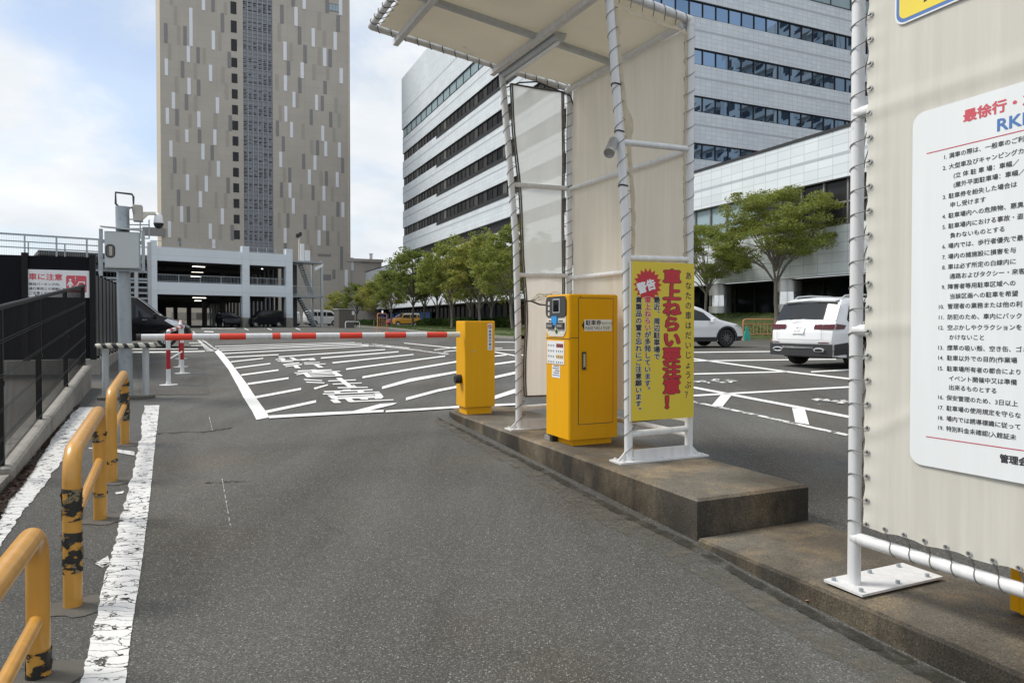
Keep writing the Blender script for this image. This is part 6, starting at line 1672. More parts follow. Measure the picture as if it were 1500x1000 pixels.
def hedge(F_, s0, s1, off, w, z0, z1, n, lab, size=.11, m_='hedge'):
    rnd = random.Random(int(s0 * 7)); mb = MB()
    for _ in range(n):
        s = rnd.uniform(s0, s1); o = rnd.uniform(-w, w); f = rnd.random(); z = lerp(z0, z1, f)
        top = z1 + .12 * math.sin(s * 1.7) + .08 * math.sin(s * 4.1)
        k = rnd.random()
        if k < .45: z = top + rnd.uniform(-.1, .06)
        elif k < .9: o = -w + rnd.uniform(-.06, .1)
        p = F_.p(s, off + o, min(z, top + .05)); a = Vector((rnd.gauss(0, 1), rnd.gauss(0, 1), rnd.gauss(0, .8))).normalized(); b = a.orthogonal().normalized(); b.rotate(Matrix.Rotation(rnd.uniform(0, 6.28), 3, a)); q = size * rnd.uniform(.6, 1.3)
        mb.add([p - a * q, p + b * q * .55, p + a * q, p - b * q * .55], [(0, 1, 2, 3)])
    h = mb.build('hedge', M[m_]); tag(h, lab, 'hedge')
    mb = MB(); mb.box(F_, s0 + .1, s1 - .1, off - w + .06, off + w - .06, z0 - .2, z1 - .1); mb.build('inner_twigs', M['bark_dark'], h)
    return h
hedge(FPD, 13, 36.5, -5.2, .55, 1.0, 1.62, 12000, 'long clipped hedge behind the lawn under the row of trees', .12)
hedge(FPD, 67, 86, -2, .6, .9, 1.65, 3500, 'far clipped hedge beyond the parked yellow car', .14)
# grassy bank in front of the round columns
mb = MB(); P = []; sb_ = [lerp(-26, 4, i / 26) for i in range(27)]
for s in sb_:
    q = line_pt(s, 1.4); g = gz(q.x, q.y)
    for off, h in ((1.6, .0), (1.65, .2), (2.5, .62), (3.5, 1.1), (4.4, 1.38), (9, 1.4)): q = line_pt(s, off); P.append(Vector((q.x, q.y, g + h + .03 * math.sin(s * 2 + off))))
mb.add(P, [(i * 6 + k, (i + 1) * 6 + k, (i + 1) * 6 + k + 1, i * 6 + k + 1) for i in range(26) for k in range(5)], 0, True); tag(mb.build('grass_bank', M['lawn']), kind='structure')
rnd = random.Random(5); mb = MB()
for _ in range(15000):
    s = rnd.uniform(-26, 4); off = rnd.uniform(-6.5, -.6); off = 1.65 + (off + 6.5) / 5.9 * 3.6; h = .2 + (off - 1.65) / 2.75 * 1.18 if off < 4.4 else 1.38
    q = line_pt(s, off); g = gz(*line_pt(s, 1.4).xy); p = Vector((q.x, q.y, g + h + rnd.uniform(-.03, .08))); a = Vector((rnd.gauss(0, 1), rnd.gauss(0, 1), abs(rnd.gauss(0, .9)))).normalized(); b = a.orthogonal().normalized(); z = rnd.uniform(.06, .12)
    mb.add([p - a * z, p + b * z * .35, p + a * z, p - b * z * .35], [(0, 1, 2, 3)])
rnd2 = random.Random(8)
for _ in range(9000):
    s = rnd2.uniform(2, 43); off = rnd2.uniform(-10, -6.2); h = (.16 + (off + 10) / 2.5 * .26 if off < -7.5 else .42) * (1 - .55 * min(1, max(0, (s - 16) / 14)))
    q = line_pt(s, off); g = gz(*line_pt(s, -10.2).xy); p = Vector((q.x, q.y, g + h + .02)); a = Vector((rnd2.gauss(0, 1), rnd2.gauss(0, 1), abs(rnd2.gauss(0, .8)))).normalized(); b = a.orthogonal().normalized(); z = rnd2.uniform(.05, .10)
    mb.add([p - a * z, p + b * z * .35, p + a * z, p - b * z * .35], [(0, 1, 2, 3)])
tag(mb.build('grass_tufts', M['grass']), kind='stuff')

# ---------------------------------------------------------------- trees
def tree(label, h, rad, seed, leafm, barkm, base=.26, leaf=.12, lobes=11, per=8, dens=60, flat=.7, r0=None, layered=False):
    rnd = random.Random(seed); rt = thing('tree', label, 'tree', (0, 0, 0), None, 0, True)
    mb = MB(); r0 = r0 or h * .0135
    fork = Vector((rnd.uniform(-.1, .1), rnd.uniform(-.1, .1), h * base))
    mb.tube([Vector((0, 0, -.2)), Vector((0, 0, .08)), fork * .5 + Vector((rnd.uniform(-.06, .06), 0, 0)), fork], [r0 * 1.7, r0 * 1.2, r0, r0 * .95], 9)
    cz, rz = h * (1 + base) / 2 + h * .04, h * (1 - base) / 2
    L_ = []
    for i in range(lobes):
        a = 2.39996 * i + rnd.uniform(-.3, .3); t = (i + .5) / lobes
        z = lerp(-.72, .95, t); rr = rad * math.sqrt(max(.12, 1 - (z * .92) ** 2)) * rnd.uniform(.55, .85)
        if i >= lobes - 2: rr *= .4
        L_.append(Vector((math.cos(a) * rr, math.sin(a) * rr, cz + z * rz * .82)))
    mains = [fork + (l_ - fork) * .55 + Vector((0, 0, h * .03)) for l_ in L_]
    for m_, l_ in zip(mains, L_):
        st_ = fork + Vector((0, 0, (l_.z - fork.z) * .25)) * (1 if l_.z > cz else 0)
        mb.tube([st_ - Vector((0, 0, .1)), lerp(st_, m_, .5) + Vector((0, 0, h * .02)), m_, l_], [r0 * .55, r0 * .42, r0 * .28, r0 * .08], 6)
        for k in range(3):
            d = Vector((rnd.gauss(0, 1), rnd.gauss(0, 1), rnd.uniform(-.2, .7))).normalized() * rad * rnd.uniform(.25, .42)
            mb.tube([m_, m_ + d * .55 + Vector((0, 0, .05)), m_ + d], [r0 * .22, r0 * .13, r0 * .05], 5)
    if not layered: mb.tube([fork, Vector((fork.x * .6, fork.y, cz)), Vector((0, 0, cz + rz * .75))], [r0 * .8, r0 * .5, r0 * .12], 7)
    mb.build('trunk', M[barkm], rt)
    mb = MB()
    for l_ in L_:
        lr = rad * rnd.uniform(.30, .44)
        for _ in range(per):
            v = Vector((rnd.gauss(0, 1), rnd.gauss(0, 1), rnd.gauss(0, 1))).normalized() * rnd.uniform(.35, 1.05)
            c = l_ + Vector((v.x * lr, v.y * lr, v.z * lr * flat)); s_ = lr * rnd.uniform(.28, .52)
            leafpile(mb, c, s_, s_, s_ * (flat * .75 + .1), int(dens * rnd.uniform(.55, 1.3)), leaf, rnd, .0)
    mb.build('crown', M[leafm], rt)
    return rt
def place(t, px, Y, zoff=.45, rot=0, s=1.0, label=None, first=False):
    q = aty(px, 470, Y); loc = Vector((q.x, q.y, gz(q.x, q.y) + zoff))
    if first: t.location = loc; t.rotation_euler = (0, 0, rot); t.scale = (s, s, s); return t
    return dup(t, loc, rot, label, None, (s, s, s))
tA = tree('tallest lime green tree, rising above the right half of the barrier cabinet', 7.0, 3.0, 11, 'leaf_lime', 'bark', .22, .105, 16, 11, 72)
tB = tree('broad green tree just left of the yellow barrier cabinet, front row', 6.8, 3.0, 23, 'leaf', 'bark', .24, .105, 16, 11, 72)
tC = tree('dark tree left of the broad green one, trunk against the podium glass', 6.4, 2.6, 37, 'leaf_dark', 'bark_dark', .28, .11, 14, 10, 62)
place(tA, 702, 52, .35, .3, .94, first=True)
place(tB, 662, 55, .35, 1.2, 1.0, first=True)
place(tC, 640, 66, .35, 0, .95, first=True)
place(tB, 751, 46.5, .38, 2.6, 1.0, 'green tree just left of the shelter post, nearest of the row')
place(tC, 604, 66, .25, 1.0, 1.12, 'dark tree standing right above the parked yellow car roof')
place(tC, 621, 70, .25, 2.0, 1.05, 'dark thin trunked tree just right of the yellow car, back row')
place(tA, 689, 60, .35, 2.9, .98, 'lime green tree over the left half of the barrier cabinet, behind the tallest')
place(tB, 719, 56, .35, 4.3, .98, 'green tree between the tallest lime tree and the shelter post, back row')
place(tA, 548, 88, .1, 2.0, .80, 'small lime green tree left of the parked yellow car')
place(tB, 574, 84, .1, 3.3, .95, 'rounded green tree over the parked red hatchback')
place(tC, 522, 92, .0, .5, .86, 'small dark tree behind the taupe utility cabinet')
place(tA, 494, 104, .0, 4.0, .70, 'far round tree above the white van front')
tD = tree('wide layered tree on the bank behind the white estate car', 5.35, 2.45, 5, 'leaf', 'bark', .29, .048, 24, 12, 135, .42, .075, True)
place(tD, 1138, 38.5, 1.05, 2.1, 1.36, first=True)
place(tD, 1033, 43.8, 1.0, 4.4, 1.12, 'slim tree beside the yellow warning board, left of the layered tree')

# ---------------------------------------------------------------- cars
def car(name, label, P, loc, rot, paint_):
    rt = thing(name, label, P.get('cat', 'car'), loc, None, rot, True)
    prof = P['prof']; W2 = P['W'] / 2; L = max(x for x, z in prof); H = max(z for x, z in prof); zb = P['belt']; wh = P['wheels']; wr = P['wr']; ar = wr * 1.14
    xb = min(x for x, z in prof)
    out = list(prof)                                    # from rear bottom over the roof to front bottom
    bot = P.get('bot', .24)
    low = []
    for c in sorted(wh, reverse=True):
        a0 = math.asin(max(-1, min(1, (bot - wr) / ar)))
        for i in range(9): t = lerp(a0, math.pi - a0, i / 8); low.append((c + ar * math.cos(t), wr + ar * math.sin(t)))
    out += low
    taper = P.get('taper', .15); mid = (L + xb) / 2; half = (L - xb) / 2
    def w(x, z):
        k = max(0, (z - zb) / (H - zb)); e = max(0, abs(x - mid) / half - .62) / .38
        return W2 * (1 - taper * k ** 1.15 - P.get('plan', .10) * e ** 2.2) - .035 * max(0, (.45 - z) / .3) + .012 * math.exp(-((z - zb * .80) / .12) ** 2)
    bm = bmesh.new(); vs = [bm.verts.new((x, 0, z)) for x, z in out]
    for t_ in tessellate_polygon([[Vector((x, z, 0)) for x, z in out]]):
        try: bm.faces.new([vs[i] for i in t_])
        except ValueError: pass
    bmesh.ops.recalc_face_normals(bm, faces=bm.faces)
    z = .2
    while z < H: bmesh.ops.bisect_plane(bm, geom=bm.verts[:] + bm.edges[:] + bm.faces[:], plane_co=(0, 0, z), plane_no=(0, 0, 1), dist=1e-4); z += .12
    x = xb + .1
    while x < L: bmesh.ops.bisect_plane(bm, geom=bm.verts[:] + bm.edges[:] + bm.faces[:], plane_co=(x, 0, 0), plane_no=(1, 0, 0), dist=1e-4); x += .18
    bm.verts.ensure_lookup_table()
    bd = {v.index for e in bm.edges if e.is_boundary for v in e.verts}
    bm.verts.index_update(); bd = {v.index for e in bm.edges if e.is_boundary for v in e.verts}
    seg = [(Vector(a), Vector(b)) for a, b in zip(prof, prof[1:])]
    def dist(p):
        m = 9
        for a, b in seg:
            ab = b - a; t = max(0, min(1, (p - a).dot(ab) / max(1e-9, ab.dot(ab)))); m = min(m, (p - a - ab * t).length)
        return m
    def wv(v): x, z = v.co.x, v.co.z; return w(x, z) - (.05 * max(0, 1 - dist(Vector((x, z))) / .13) ** 2 if z > .45 else 0)
    mb = MB()
    fs = [tuple(v.index for v in f.verts) for f in bm.faces]
    if bm.faces and sum(f.normal.y for f in bm.faces) > 0: fs = [tuple(reversed(f)) for f in fs]
    mb.add([(v.co.x - mid, -wv(v), v.co.z) for v in bm.verts], fs, 0, True)
    mb.add([(v.co.x - mid, wv(v), v.co.z) for v in bm.verts], [tuple(reversed(f)) for f in fs], 0, True)
    ss = [-1, -.94, -.6, 0, .6, .94, 1]
    def sk(v, s):
        x, z = v.co.x, v.co.z; e = 1 - abs(s) ** 2.2; ex = max(0, abs(x - mid) / half - .6) / .4
        up = .035 * e if z > H * .86 else (.015 * e if z > zb else 0)
        return (x - mid + math.copysign(.13 * e * min(1, ex) * (1 if .2 < z < zb * 1.05 else .5), x - mid), s * wv(v), z + up)
    for e in bm.edges:
        if e.is_boundary:
            f = e.link_faces[0]; a, b = e.verts
            low_ = (a.co.z + b.co.z) / 2 < wr + ar + .02 and any(abs((a.co.x + b.co.x) / 2 - c) < ar + .02 for c in wh) and (a.co.z + b.co.z) / 2 < wr * 2.3 and xb + .18 < (a.co.x + b.co.x) / 2 < L - .12
            P_ = [sk(a, s) for s in ss] + [sk(b, s) for s in ss]; n = len(ss)
            mb.add(P_, [(i, i + 1, n + i + 1, n + i) for i in range(n - 1)], 1 if low_ else 0, not low_)
    bm.free()
    me = mb.build('body', [paint_, M['black']], rt)
    b2 = bmesh.new(); b2.from_mesh(me.data); bmesh.ops.remove_doubles(b2, verts=b2.verts, dist=.0008); bmesh.ops.recalc_face_normals(b2, faces=b2.faces); b2.to_mesh(me.data); b2.free()
    me.data.set_sharp_from_angle(angle=R(38))
    def panel(pts, m_, nm, off=.006, par=rt, sides=(-1, 1), label_=None):
        for s in sides:
            b3 = bmesh.new(); vv = [b3.verts.new((x, 0, z)) for x, z in pts]; b3.faces.new(vv); bmesh.ops.triangulate(b3, faces=b3.faces[:])
            for k in range(1, 6):
                x = lerp(min(p[0] for p in pts), max(p[0] for p in pts), k / 6); bmesh.ops.bisect_plane(b3, geom=b3.verts[:] + b3.edges[:] + b3.faces[:], plane_co=(x, 0, 0), plane_no=(1, 0, 0), dist=1e-4)
                z = lerp(min(p[1] for p in pts), max(p[1] for p in pts), k / 6); bmesh.ops.bisect_plane(b3, geom=b3.verts[:] + b3.edges[:] + b3.faces[:], plane_co=(0, 0, z), plane_no=(0, 0, 1), dist=1e-4)
            b3.verts.index_update(); m3 = MB(); f3 = [tuple(v.index for v in f.verts) for f in b3.faces]
            m3.add([(v.co.x - mid, s * (w(v.co.x, v.co.z) + off), v.co.z) for v in b3.verts], f3 if s < 0 else [tuple(reversed(f)) for f in f3], 0, True)
            o = m3.build(nm, m_, par); b3.free()
            if label_: o['label'] = label_
    for pts in P['side']: panel(pts, M['carglass'], 'side_window')
    if 'trim' in P:
        for pts in P['trim']: panel(pts, M['clad'], 'lower_trim', .012)
    if 'roofcol' in P:
        for pts in P['roofcol']: panel(pts, M['carwhite'], 'roof_side', .004)
    for pts in P.get('front_lamp_side', []): panel(pts, M['lamp_clear'], 'headlight', .012)
    for pts in P.get('rear_lamp_side', []): panel(pts, M['lamp_red'], 'taillight', .012)
    def across(a, b, ya, yb, m_, nm, off=.012, par=rt, crown=.05):
        """a pane lying on the slope between two profile points"""
        a = Vector((a[0] - mid, 0, a[1])); b = Vector((b[0] - mid, 0, b[1])); t = (b - a).normalized(); n_ = Vector((t.z, 0, -t.x))
        if n_.z < 0 and abs(n_.z) > .2 or (abs(n_.z) <= .2 and n_.x * (a.x) < 0): n_ = -n_
        P_ = []; ns = 8
        for k in range(5):
            c = a + (b - a) * (k / 4); y_ = lerp(ya, yb, k / 4)
            for i in range(ns + 1):
                s = -1 + 2 * i / ns; P_.append(c + n_ * (off + crown * (1 - abs(s) ** 2.2)) + Vector((0, s * y_, 0)))
        m4 = MB(); m4.add(P_, [(k * (ns + 1) + i, k * (ns + 1) + i + 1, (k + 1) * (ns + 1) + i + 1, (k + 1) * (ns + 1) + i) for k in range(4) for i in range(ns)], 0, True)
        return m4.build(nm, m_, par)
    if 'wind' in P: a, b = P['wind']; across(a, b, w(*a) * .90, w(*b) * .90, M['carglass'], 'windscreen')
    if 'rearw' in P: a, b = P['rearw']; across(a, b, w(*a) * .96, w(*b) * .98, M['carglass'], 'rear_window', .03, rt, .04)
    mu = MB(); mu.box(Fr((0, 0), (1, 0, 0), (0, 1, 0)), xb - mid + .25, L - mid - .25, -(W2 - .24), W2 - .24, .22, min(.95, wr + ar + .06)); mu.build('underbody', M['black'], rt)
    rm_ = P.get('rim', M['alloy'])
    for c in wh:
        for s in (-1, 1):
            cc = Vector((c - mid, s * (W2 - .03), wr)); ax = Vector((0, s, 0))
            m5 = MB(); tw_ = .2; m5.lathe(cc, [(wr * .64, -tw_), (wr * .97, -tw_), (wr, -tw_ * .8), (wr, -.03), (wr * .97, 0), (wr * .66, .005), (wr * .64, -.02)], 26, 0, ax); wl_o = m5.build('wheel', M['tyre'], rt)
            m5 = MB(); m5.lathe(cc, [(wr * .66, .004), (wr * .62, -.012), (wr * .60, -.04)], 24, 0, ax); m5.lathe(cc, [(0, -.006), (wr * .16, -.006), (wr * .17, -.03)], 14, 0, ax)
            ns = P.get('spokes', 7)
            for k in range(ns):
                t = 6.283 * k / ns; d1 = Vector((math.cos(t), 0, math.sin(t))); d2 = Vector((-math.sin(t), 0, math.cos(t)))
                q = [cc + d1 * wr * .12 + d2 * wr * .07, cc + d1 * wr * .12 - d2 * wr * .07, cc + d1 * wr * .63 - d2 * wr * .045, cc + d1 * wr * .63 + d2 * wr * .045]
                m5.add([p + ax * -.004 for p in q] + [p + ax * -.03 for p in q], [(0, 1, 2, 3), (3, 2, 1, 0), (0, 4, 5, 1), (1, 5, 6, 2), (2, 6, 7, 3), (3, 7, 4, 0)])
            m5.build('rim', rm_, wl_o)
            m5 = MB(); m5.lathe(cc, [(0, -.07), (wr * .62, -.07)], 20, 0, ax); m5.build('brake_disc', M['black'], wl_o)
    if 'mirror' in P:
        x, z = P['mirror']
        for s in (-1, 1):
            m6 = MB(); y = s * (w(x, z) + .10); Fm = Fr((0, 0), (1, 0, 0), (0, 1, 0)); m6.bbox(Fm, x - mid - .06, x - mid + .07, y - .11, y + .11, z - .07, z + .09, .03); m6.tube([(x - mid, s * w(x, z), z - .04), (x - mid, y, z - .03)], .025, 6, 1); m6.build('mirror', [paint_, M['black']], rt)
    rt['_w'] = 0; del rt['_w']
    return rt, w, mid, across, panel
FV = Fr((0, 0), (1, 0, 0), (0, 1, 0))
def put_car(px, py, wheel_x, side, P, heading, name, label, paint_, sc=1.0, Y=None):
    """stand a car so that one wheel touches the ground at a photo point"""
    g = G(px, py) if Y is None else aty(px, 475, Y); mid = (max(x for x, z in P['prof']) + min(x for x, z in P['prof'])) / 2
    h = Vector((math.cos(heading), math.sin(heading), 0)); l_ = Vector((-h.y, h.x, 0))
    c = Vector((g.x, g.y, 0)) - h * (wheel_x - mid) * sc - l_ * side * (P['W'] / 2 - .1) * sc
    r_ = car(name, label, P, (c.x, c.y, gz(c.x, c.y) + .004 + .0005 * c.y), heading, paint_)
    r_[0].scale = (sc, sc, sc); return r_
HB = math.atan2(BX.y, BX.x)
SUV = dict(W=1.84, belt=1.02, taper=.15, plan=.045, wheels=(.92, 3.74), wr=.36, rim=M['alloy'], spokes=5, mirror=(3.05, 1.08),
           prof=[(.20, .26), (.06, .40), (.0, .60), (.03, .86), (.09, .98), (.14, 1.06), (.40, 1.50), (.50, 1.60), (1.0, 1.655), (2.1, 1.65), (2.7, 1.55), (3.42, 1.12), (3.6, 1.08), (4.3, .98), (4.56, .84), (4.63, .6), (4.58, .36), (4.4, .25)],
           side=[[(.46, 1.13), (.62, 1.45), (.85, 1.53), (1.40, 1.55), (1.40, 1.10), (.50, 1.08)], [(1.46, 1.10), (1.46, 1.55), (2.10, 1.55), (2.20, 1.50), (2.20, 1.10)], [(2.28, 1.10), (2.28, 1.49), (2.70, 1.44), (3.20, 1.12)]],
           trim=[[(.03, .30), (.02, .55), (.48, .60), (.50, .32)], [(1.36, .235), (1.36, .37), (3.30, .37), (3.30, .235)]],
           wind=((3.38, 1.14), (2.76, 1.53)), rearw=((.165, 1.10), (.40, 1.50)))
suv, w_, mid_, acr, pan = put_car(1254, 540, .92, -1, SUV, HB + R(5), 'parked_suv', 'white estate car seen from behind, number plate above chrome exhaust trims', M['carwhite'], .95)
rear = lambda y, z, o=0: Vector((-mid_ + (.0 if z < .9 else .05 + (z - .9) * .4) - .115 * (1 - (abs(y) / .92) ** 2.2) - o, y, z))
def rear_patch(mb, y0, y1, z0, z1, mi, o=.012, n=6, th=0, skew=0):
    P_ = []
    for k in range(3):
        z = lerp(z0, z1, k / 2)
        for i in range(n + 1): P_.append(rear(lerp(y0, y1, i / n) , z + skew * abs(lerp(y0, y1, i / n)), o))
    mb.add(P_, [(k * (n + 1) + i, (k + 1) * (n + 1) + i, (k + 1) * (n + 1) + i + 1, k * (n + 1) + i + 1) for k in range(2) for i in range(n)], mi, True)
for s in (-1, 1):
    mb = MB(); rear_patch(mb, s * .40, s * .885, .905, 1.02, 0, .016); mb.build('taillight', M['lamp_red'], suv)
pan([(.07, .90), (.07, 1.03), (.40, 1.0), (.34, .91)], M['lamp_red'], 'taillight', .014)
mb = MB(); rear_patch(mb, -.88, .88, .27, .555, 0, .014, 10); mb.build('bumper_trim', M['clad'], suv)
mb = MB(); rear_patch(mb, -.44, .44, .450, .495, 0, .030, 8)
for s in (-1, 1):
    c = rear(s * .58, .42, .035); P_ = [c + Vector((-.0, math.cos(t) * .15, math.sin(t) * .055)) for t in [i * math.pi / 8 for i in range(16)]]; Q_ = [p + Vector((.07, 0, 0)) for p in P_]; n = 16
    R_ = [c + Vector((-.006, math.cos(t) * .115, math.sin(t) * .032)) for t in [i * math.pi / 8 for i in range(16)]]
    mb.add(P_ + Q_ + R_, [(i, (i + 1) % n, n + (i + 1) % n, n + i) for i in range(n)] + [(i, 2 * n + i, 2 * n + (i + 1) % n, (i + 1) % n) for i in range(n)], 0); mb.add([p + Vector((.004, 0, 0)) for p in R_], [tuple(range(n))], 1)
mb.build('exhaust_trim', [M['chrome'], M['black']], suv)
mb = MB(); P_ = [rear(y, z, .02) for y, z in ((-.17, .80), (.17, .80), (.17, .965), (-.17, .965))]; mb.poly(P_[::-1], 0)
plx = lambda u, v, k: rear(.17 - u, .80 + v, .022 + k)
put(mb, 1, '51-07', plx, .075, .030, .080, .095, .0); put(mb, 1, '福岡 330', plx, .09, .122, .045, .038, .0); put(mb, 1, '・', plx, .005, .04, .07, .07)
mb.build('number_plate', [M['sign_white'], M['ink']], suv)
mb = MB(); rear_patch(mb, -.62, .62, 1.045, 1.05, 0, .016); rear_patch(mb, -.60, .60, .655, .660, 0, .014)
for s in (-1, 1): rear_patch(mb, s * .62, s * .628, .66, 1.05, 0, .014, 1)
mb.build('tailgate_seam', M['dkgrey'], suv)
for s in (-1, 1): mb = MB(); rear_patch(mb, s * .55, s * .80, .575, .60, 0, .016, 4); mb.build('reflector', M['lamp_red'], suv)
mb = MB(); P_ = []
for x, z in ((.30, 1.555), (.62, 1.64), (.62, 1.60), (.36, 1.52)): P_ += [Vector((x - mid_, s * .70, z + .03 * (1 - abs(s)))) for s in (-1, -.5, 0, .5, 1)]
mb.add(P_, [(r * 5 + i, r * 5 + i + 1, ((r + 1) % 4) * 5 + i + 1, ((r + 1) % 4) * 5 + i) for r in range(4) for i in range(4)]); mb.build('roof_spoiler', M['carwhite'], suv)
for s in (-1, 1): mb = MB(); mb.tube([Vector((x - mid_, s * .66, z)) for x, z in ((.62, 1.64), (.72, 1.70), (1.2, 1.735), (2.0, 1.725), (2.45, 1.68), (2.6, 1.60))], .018, 8); mb.build('roof_rail', M['galv_light'], suv)
mb = MB(); mb.tube([rear(-.02, 1.17, .05), rear(.28, 1.13, .05)], .012, 6); mb.build('wiper', M['black'], suv)
for c in (.92, 3.74):
    mb = MB()
    for s in (-1, 1):
        P_ = []
        for i in range(13):
            t = lerp(R(-15), R(195), i / 12)
            for rr_ in (.405, .47): x, z = c + rr_ * math.cos(t), .36 + rr_ * math.sin(t); P_.append(Vector((x - mid_, s * (w_(x, z) + .014), z)))
        mb.add(P_, [(2 * i, 2 * i + 1, 2 * i + 3, 2 * i + 2) for i in range(12)])
    mb.build('arch_trim', M['clad'], suv)
CROSS = dict(W=1.84, belt=1.0, taper=.18, plan=.12, wheels=(.95, 3.65), wr=.36, rim=M['alloydk'], spokes=10, mirror=(2.95, 1.06),
           prof=[(.15, .28), (.0, .5), (.02, .9), (.15, 1.05), (.5, 1.45), (.8, 1.6), (1.5, 1.68), (2.2, 1.64), (2.6, 1.52), (3.35, 1.08), (3.6, 1.02), (4.15, .90), (4.39, .76), (4.46, .55), (4.42, .34), (4.28, .26)],
           side=[[(.9, 1.1), (1.2, 1.45), (1.7, 1.53), (1.7, 1.06)], [(1.78, 1.06), (1.78, 1.53), (2.2, 1.50), (2.62, 1.36), (2.98, 1.04)]],
           trim=[[(1.40, .235), (1.40, .40), (3.20, .40), (3.20, .235)], [(4.06, .24), (4.08, .42), (4.43, .44), (4.32, .25)]], front_lamp_side=[[(3.98, .84), (4.08, .89), (4.34, .79), (4.34, .71)]],
           wind=((3.30, 1.10), (2.66, 1.50)))
crs, w2_, mid2, _, pan2 = put_car(1063, 509, 3.65, -1, CROSS, R(16), 'parked_suv', 'white crossover whose rear half hides behind the warning board', M['carwhite'], .97)
for c in (.95, 3.65):
    mb = MB()
    for s in (-1, 1):
        P_ = []
        for i in range(13):
            t = lerp(R(-12), R(192), i / 12)
            for rr_ in (.405, .485): x, z = c + rr_ * math.cos(t), .36 + rr_ * math.sin(t); P_.append(Vector((x - mid2, s * (w2_(x, z) + .014), z)))
        mb.add(P_, [(2 * i, 2 * i + 1, 2 * i + 3, 2 * i + 2) for i in range(12)])
    mb.build('arch_trim', M['clad'], crs)
MPV = dict(W=1.69, belt=1.02, taper=.12, plan=.08, wheels=(.62, 3.28), wr=.32, rim=M['alloy'], spokes=13, mirror=(2.90, 1.13),
           prof=[(.12, .28), (.0, .5), (.02, 1.0), (.18, 1.65), (.35, 1.82), (.9, 1.87), (1.9, 1.86), (2.35, 1.76), (3.05, 1.16), (3.25, 1.08), (3.72, .93), (3.92, .74), (3.98, .5), (3.92, .32), (3.75, .24)],
           side=[[(.3, 1.10), (.42, 1.62), (1.25, 1.66), (1.25, 1.06)], [(1.33, 1.06), (1.33, 1.66), (2.0, 1.66), (2.2, 1.58), (2.2, 1.06)], [(2.30, 1.08), (2.30, 1.52), (2.80, 1.12), (2.80, 1.08)]],
           front_lamp_side=[[(3.22, .96), (3.32, 1.03), (3.70, .92), (3.90, .76), (3.86, .66), (3.56, .74)]], wind=((2.99, 1.20), (2.42, 1.71)))
mpv, w3, mid3, acr3, pan3 = put_car(244, 509.4, 3.28, -1, MPV, HB, 'parked_van', 'glossy black tall family car parked facing right beside the slat fence', M['carblack'], .86)
for s in (-1, 1): mb = MB(); mb.tube([Vector((x - mid3, s * (w3(x, z) + .004), z)) for x, z in ((2.36, 1.755), (2.70, 1.48), (3.02, 1.19), (3.10, 1.13))], .016, 6); mb.build('pillar_trim', M['chrome'], mpv)
mb = MB(); x = 2.55
for s in (-1, 1): mb.add([Vector((a - mid3, s * (w3(a, b) + .012), b)) for a, b in ((2.50, .98), (2.66, .98), (2.66, 1.0), (2.50, 1.0))], [(0, 1, 2, 3)])
mb.build('door_handle', M['chrome'], mpv)
KEI = dict(W=1.48, belt=1.02, taper=.10, plan=.06, wheels=(.60, 3.02), wr=.29, rim=M['alloy'], spokes=6, mirror=(2.72, 1.10),
           prof=[(.08, .28), (.0, .5), (.0, 1.0), (.10, 1.60), (.25, 1.72), (.9, 1.76), (2.1, 1.75), (2.45, 1.66), (2.92, 1.12), (3.05, 1.02), (3.36, .88), (3.40, .5), (3.36, .3), (3.25, .24)],
           side=[[(.2, 1.06), (.28, 1.56), (1.2, 1.58), (1.2, 1.04)], [(1.28, 1.04), (1.28, 1.58), (2.2, 1.57), (2.34, 1.5), (2.72, 1.08)]], wind=((2.88, 1.16), (2.48, 1.62)))
HG = math.atan2(-FG.u.y, -FG.u.x)
kei, *_ = put_car(408, 479.2, .60, 1, KEI, HG, 'parked_van', 'dark grey boxy van under the garage between two columns', M['cardark'])
BOX = dict(W=1.48, belt=1.02, taper=.08, plan=.05, wheels=(.58, 2.98), wr=.31, rim=M['sign_white'], spokes=8, mirror=(2.52, 1.10),
           prof=[(.06, .28), (.0, .5), (.0, 1.0), (.06, 1.55), (.18, 1.68), (.9, 1.70), (2.1, 1.68), (2.30, 1.60), (2.52, 1.12), (2.62, 1.06), (3.30, 1.0), (3.40, .85), (3.40, .5), (3.36, .3), (3.25, .24)],
           side=[[(.10, 1.10), (.14, 1.50), (.36, 1.50), (.36, 1.10)], [(.48, 1.06), (.48, 1.52), (1.3, 1.52), (1.3, 1.04)], [(1.40, 1.04), (1.40, 1.52), (2.16, 1.50), (2.42, 1.08)]],
           roofcol=[[(.03, 1.53), (.12, 1.675), (2.1, 1.665), (2.30, 1.53)]], trim=[[(.02, .26), (.02, .42), (.24, .42), (.26, .28)], [(.94, .25), (.94, .36), (2.62, .36), (2.62, .25)]], wind=((2.50, 1.16), (2.32, 1.57)))
hus, *_ = put_car(609, 478.2, .58, 1, BOX, HB + math.pi, 'parked_car', 'boxy yellow car with white roof parked by the lawn', M['cargold'], .9)
mb = MB(); mb.box(FV, -1.55, .55, -.60, .60, 1.715, 1.735); mb.build('roof', M['carwhite'], hus)
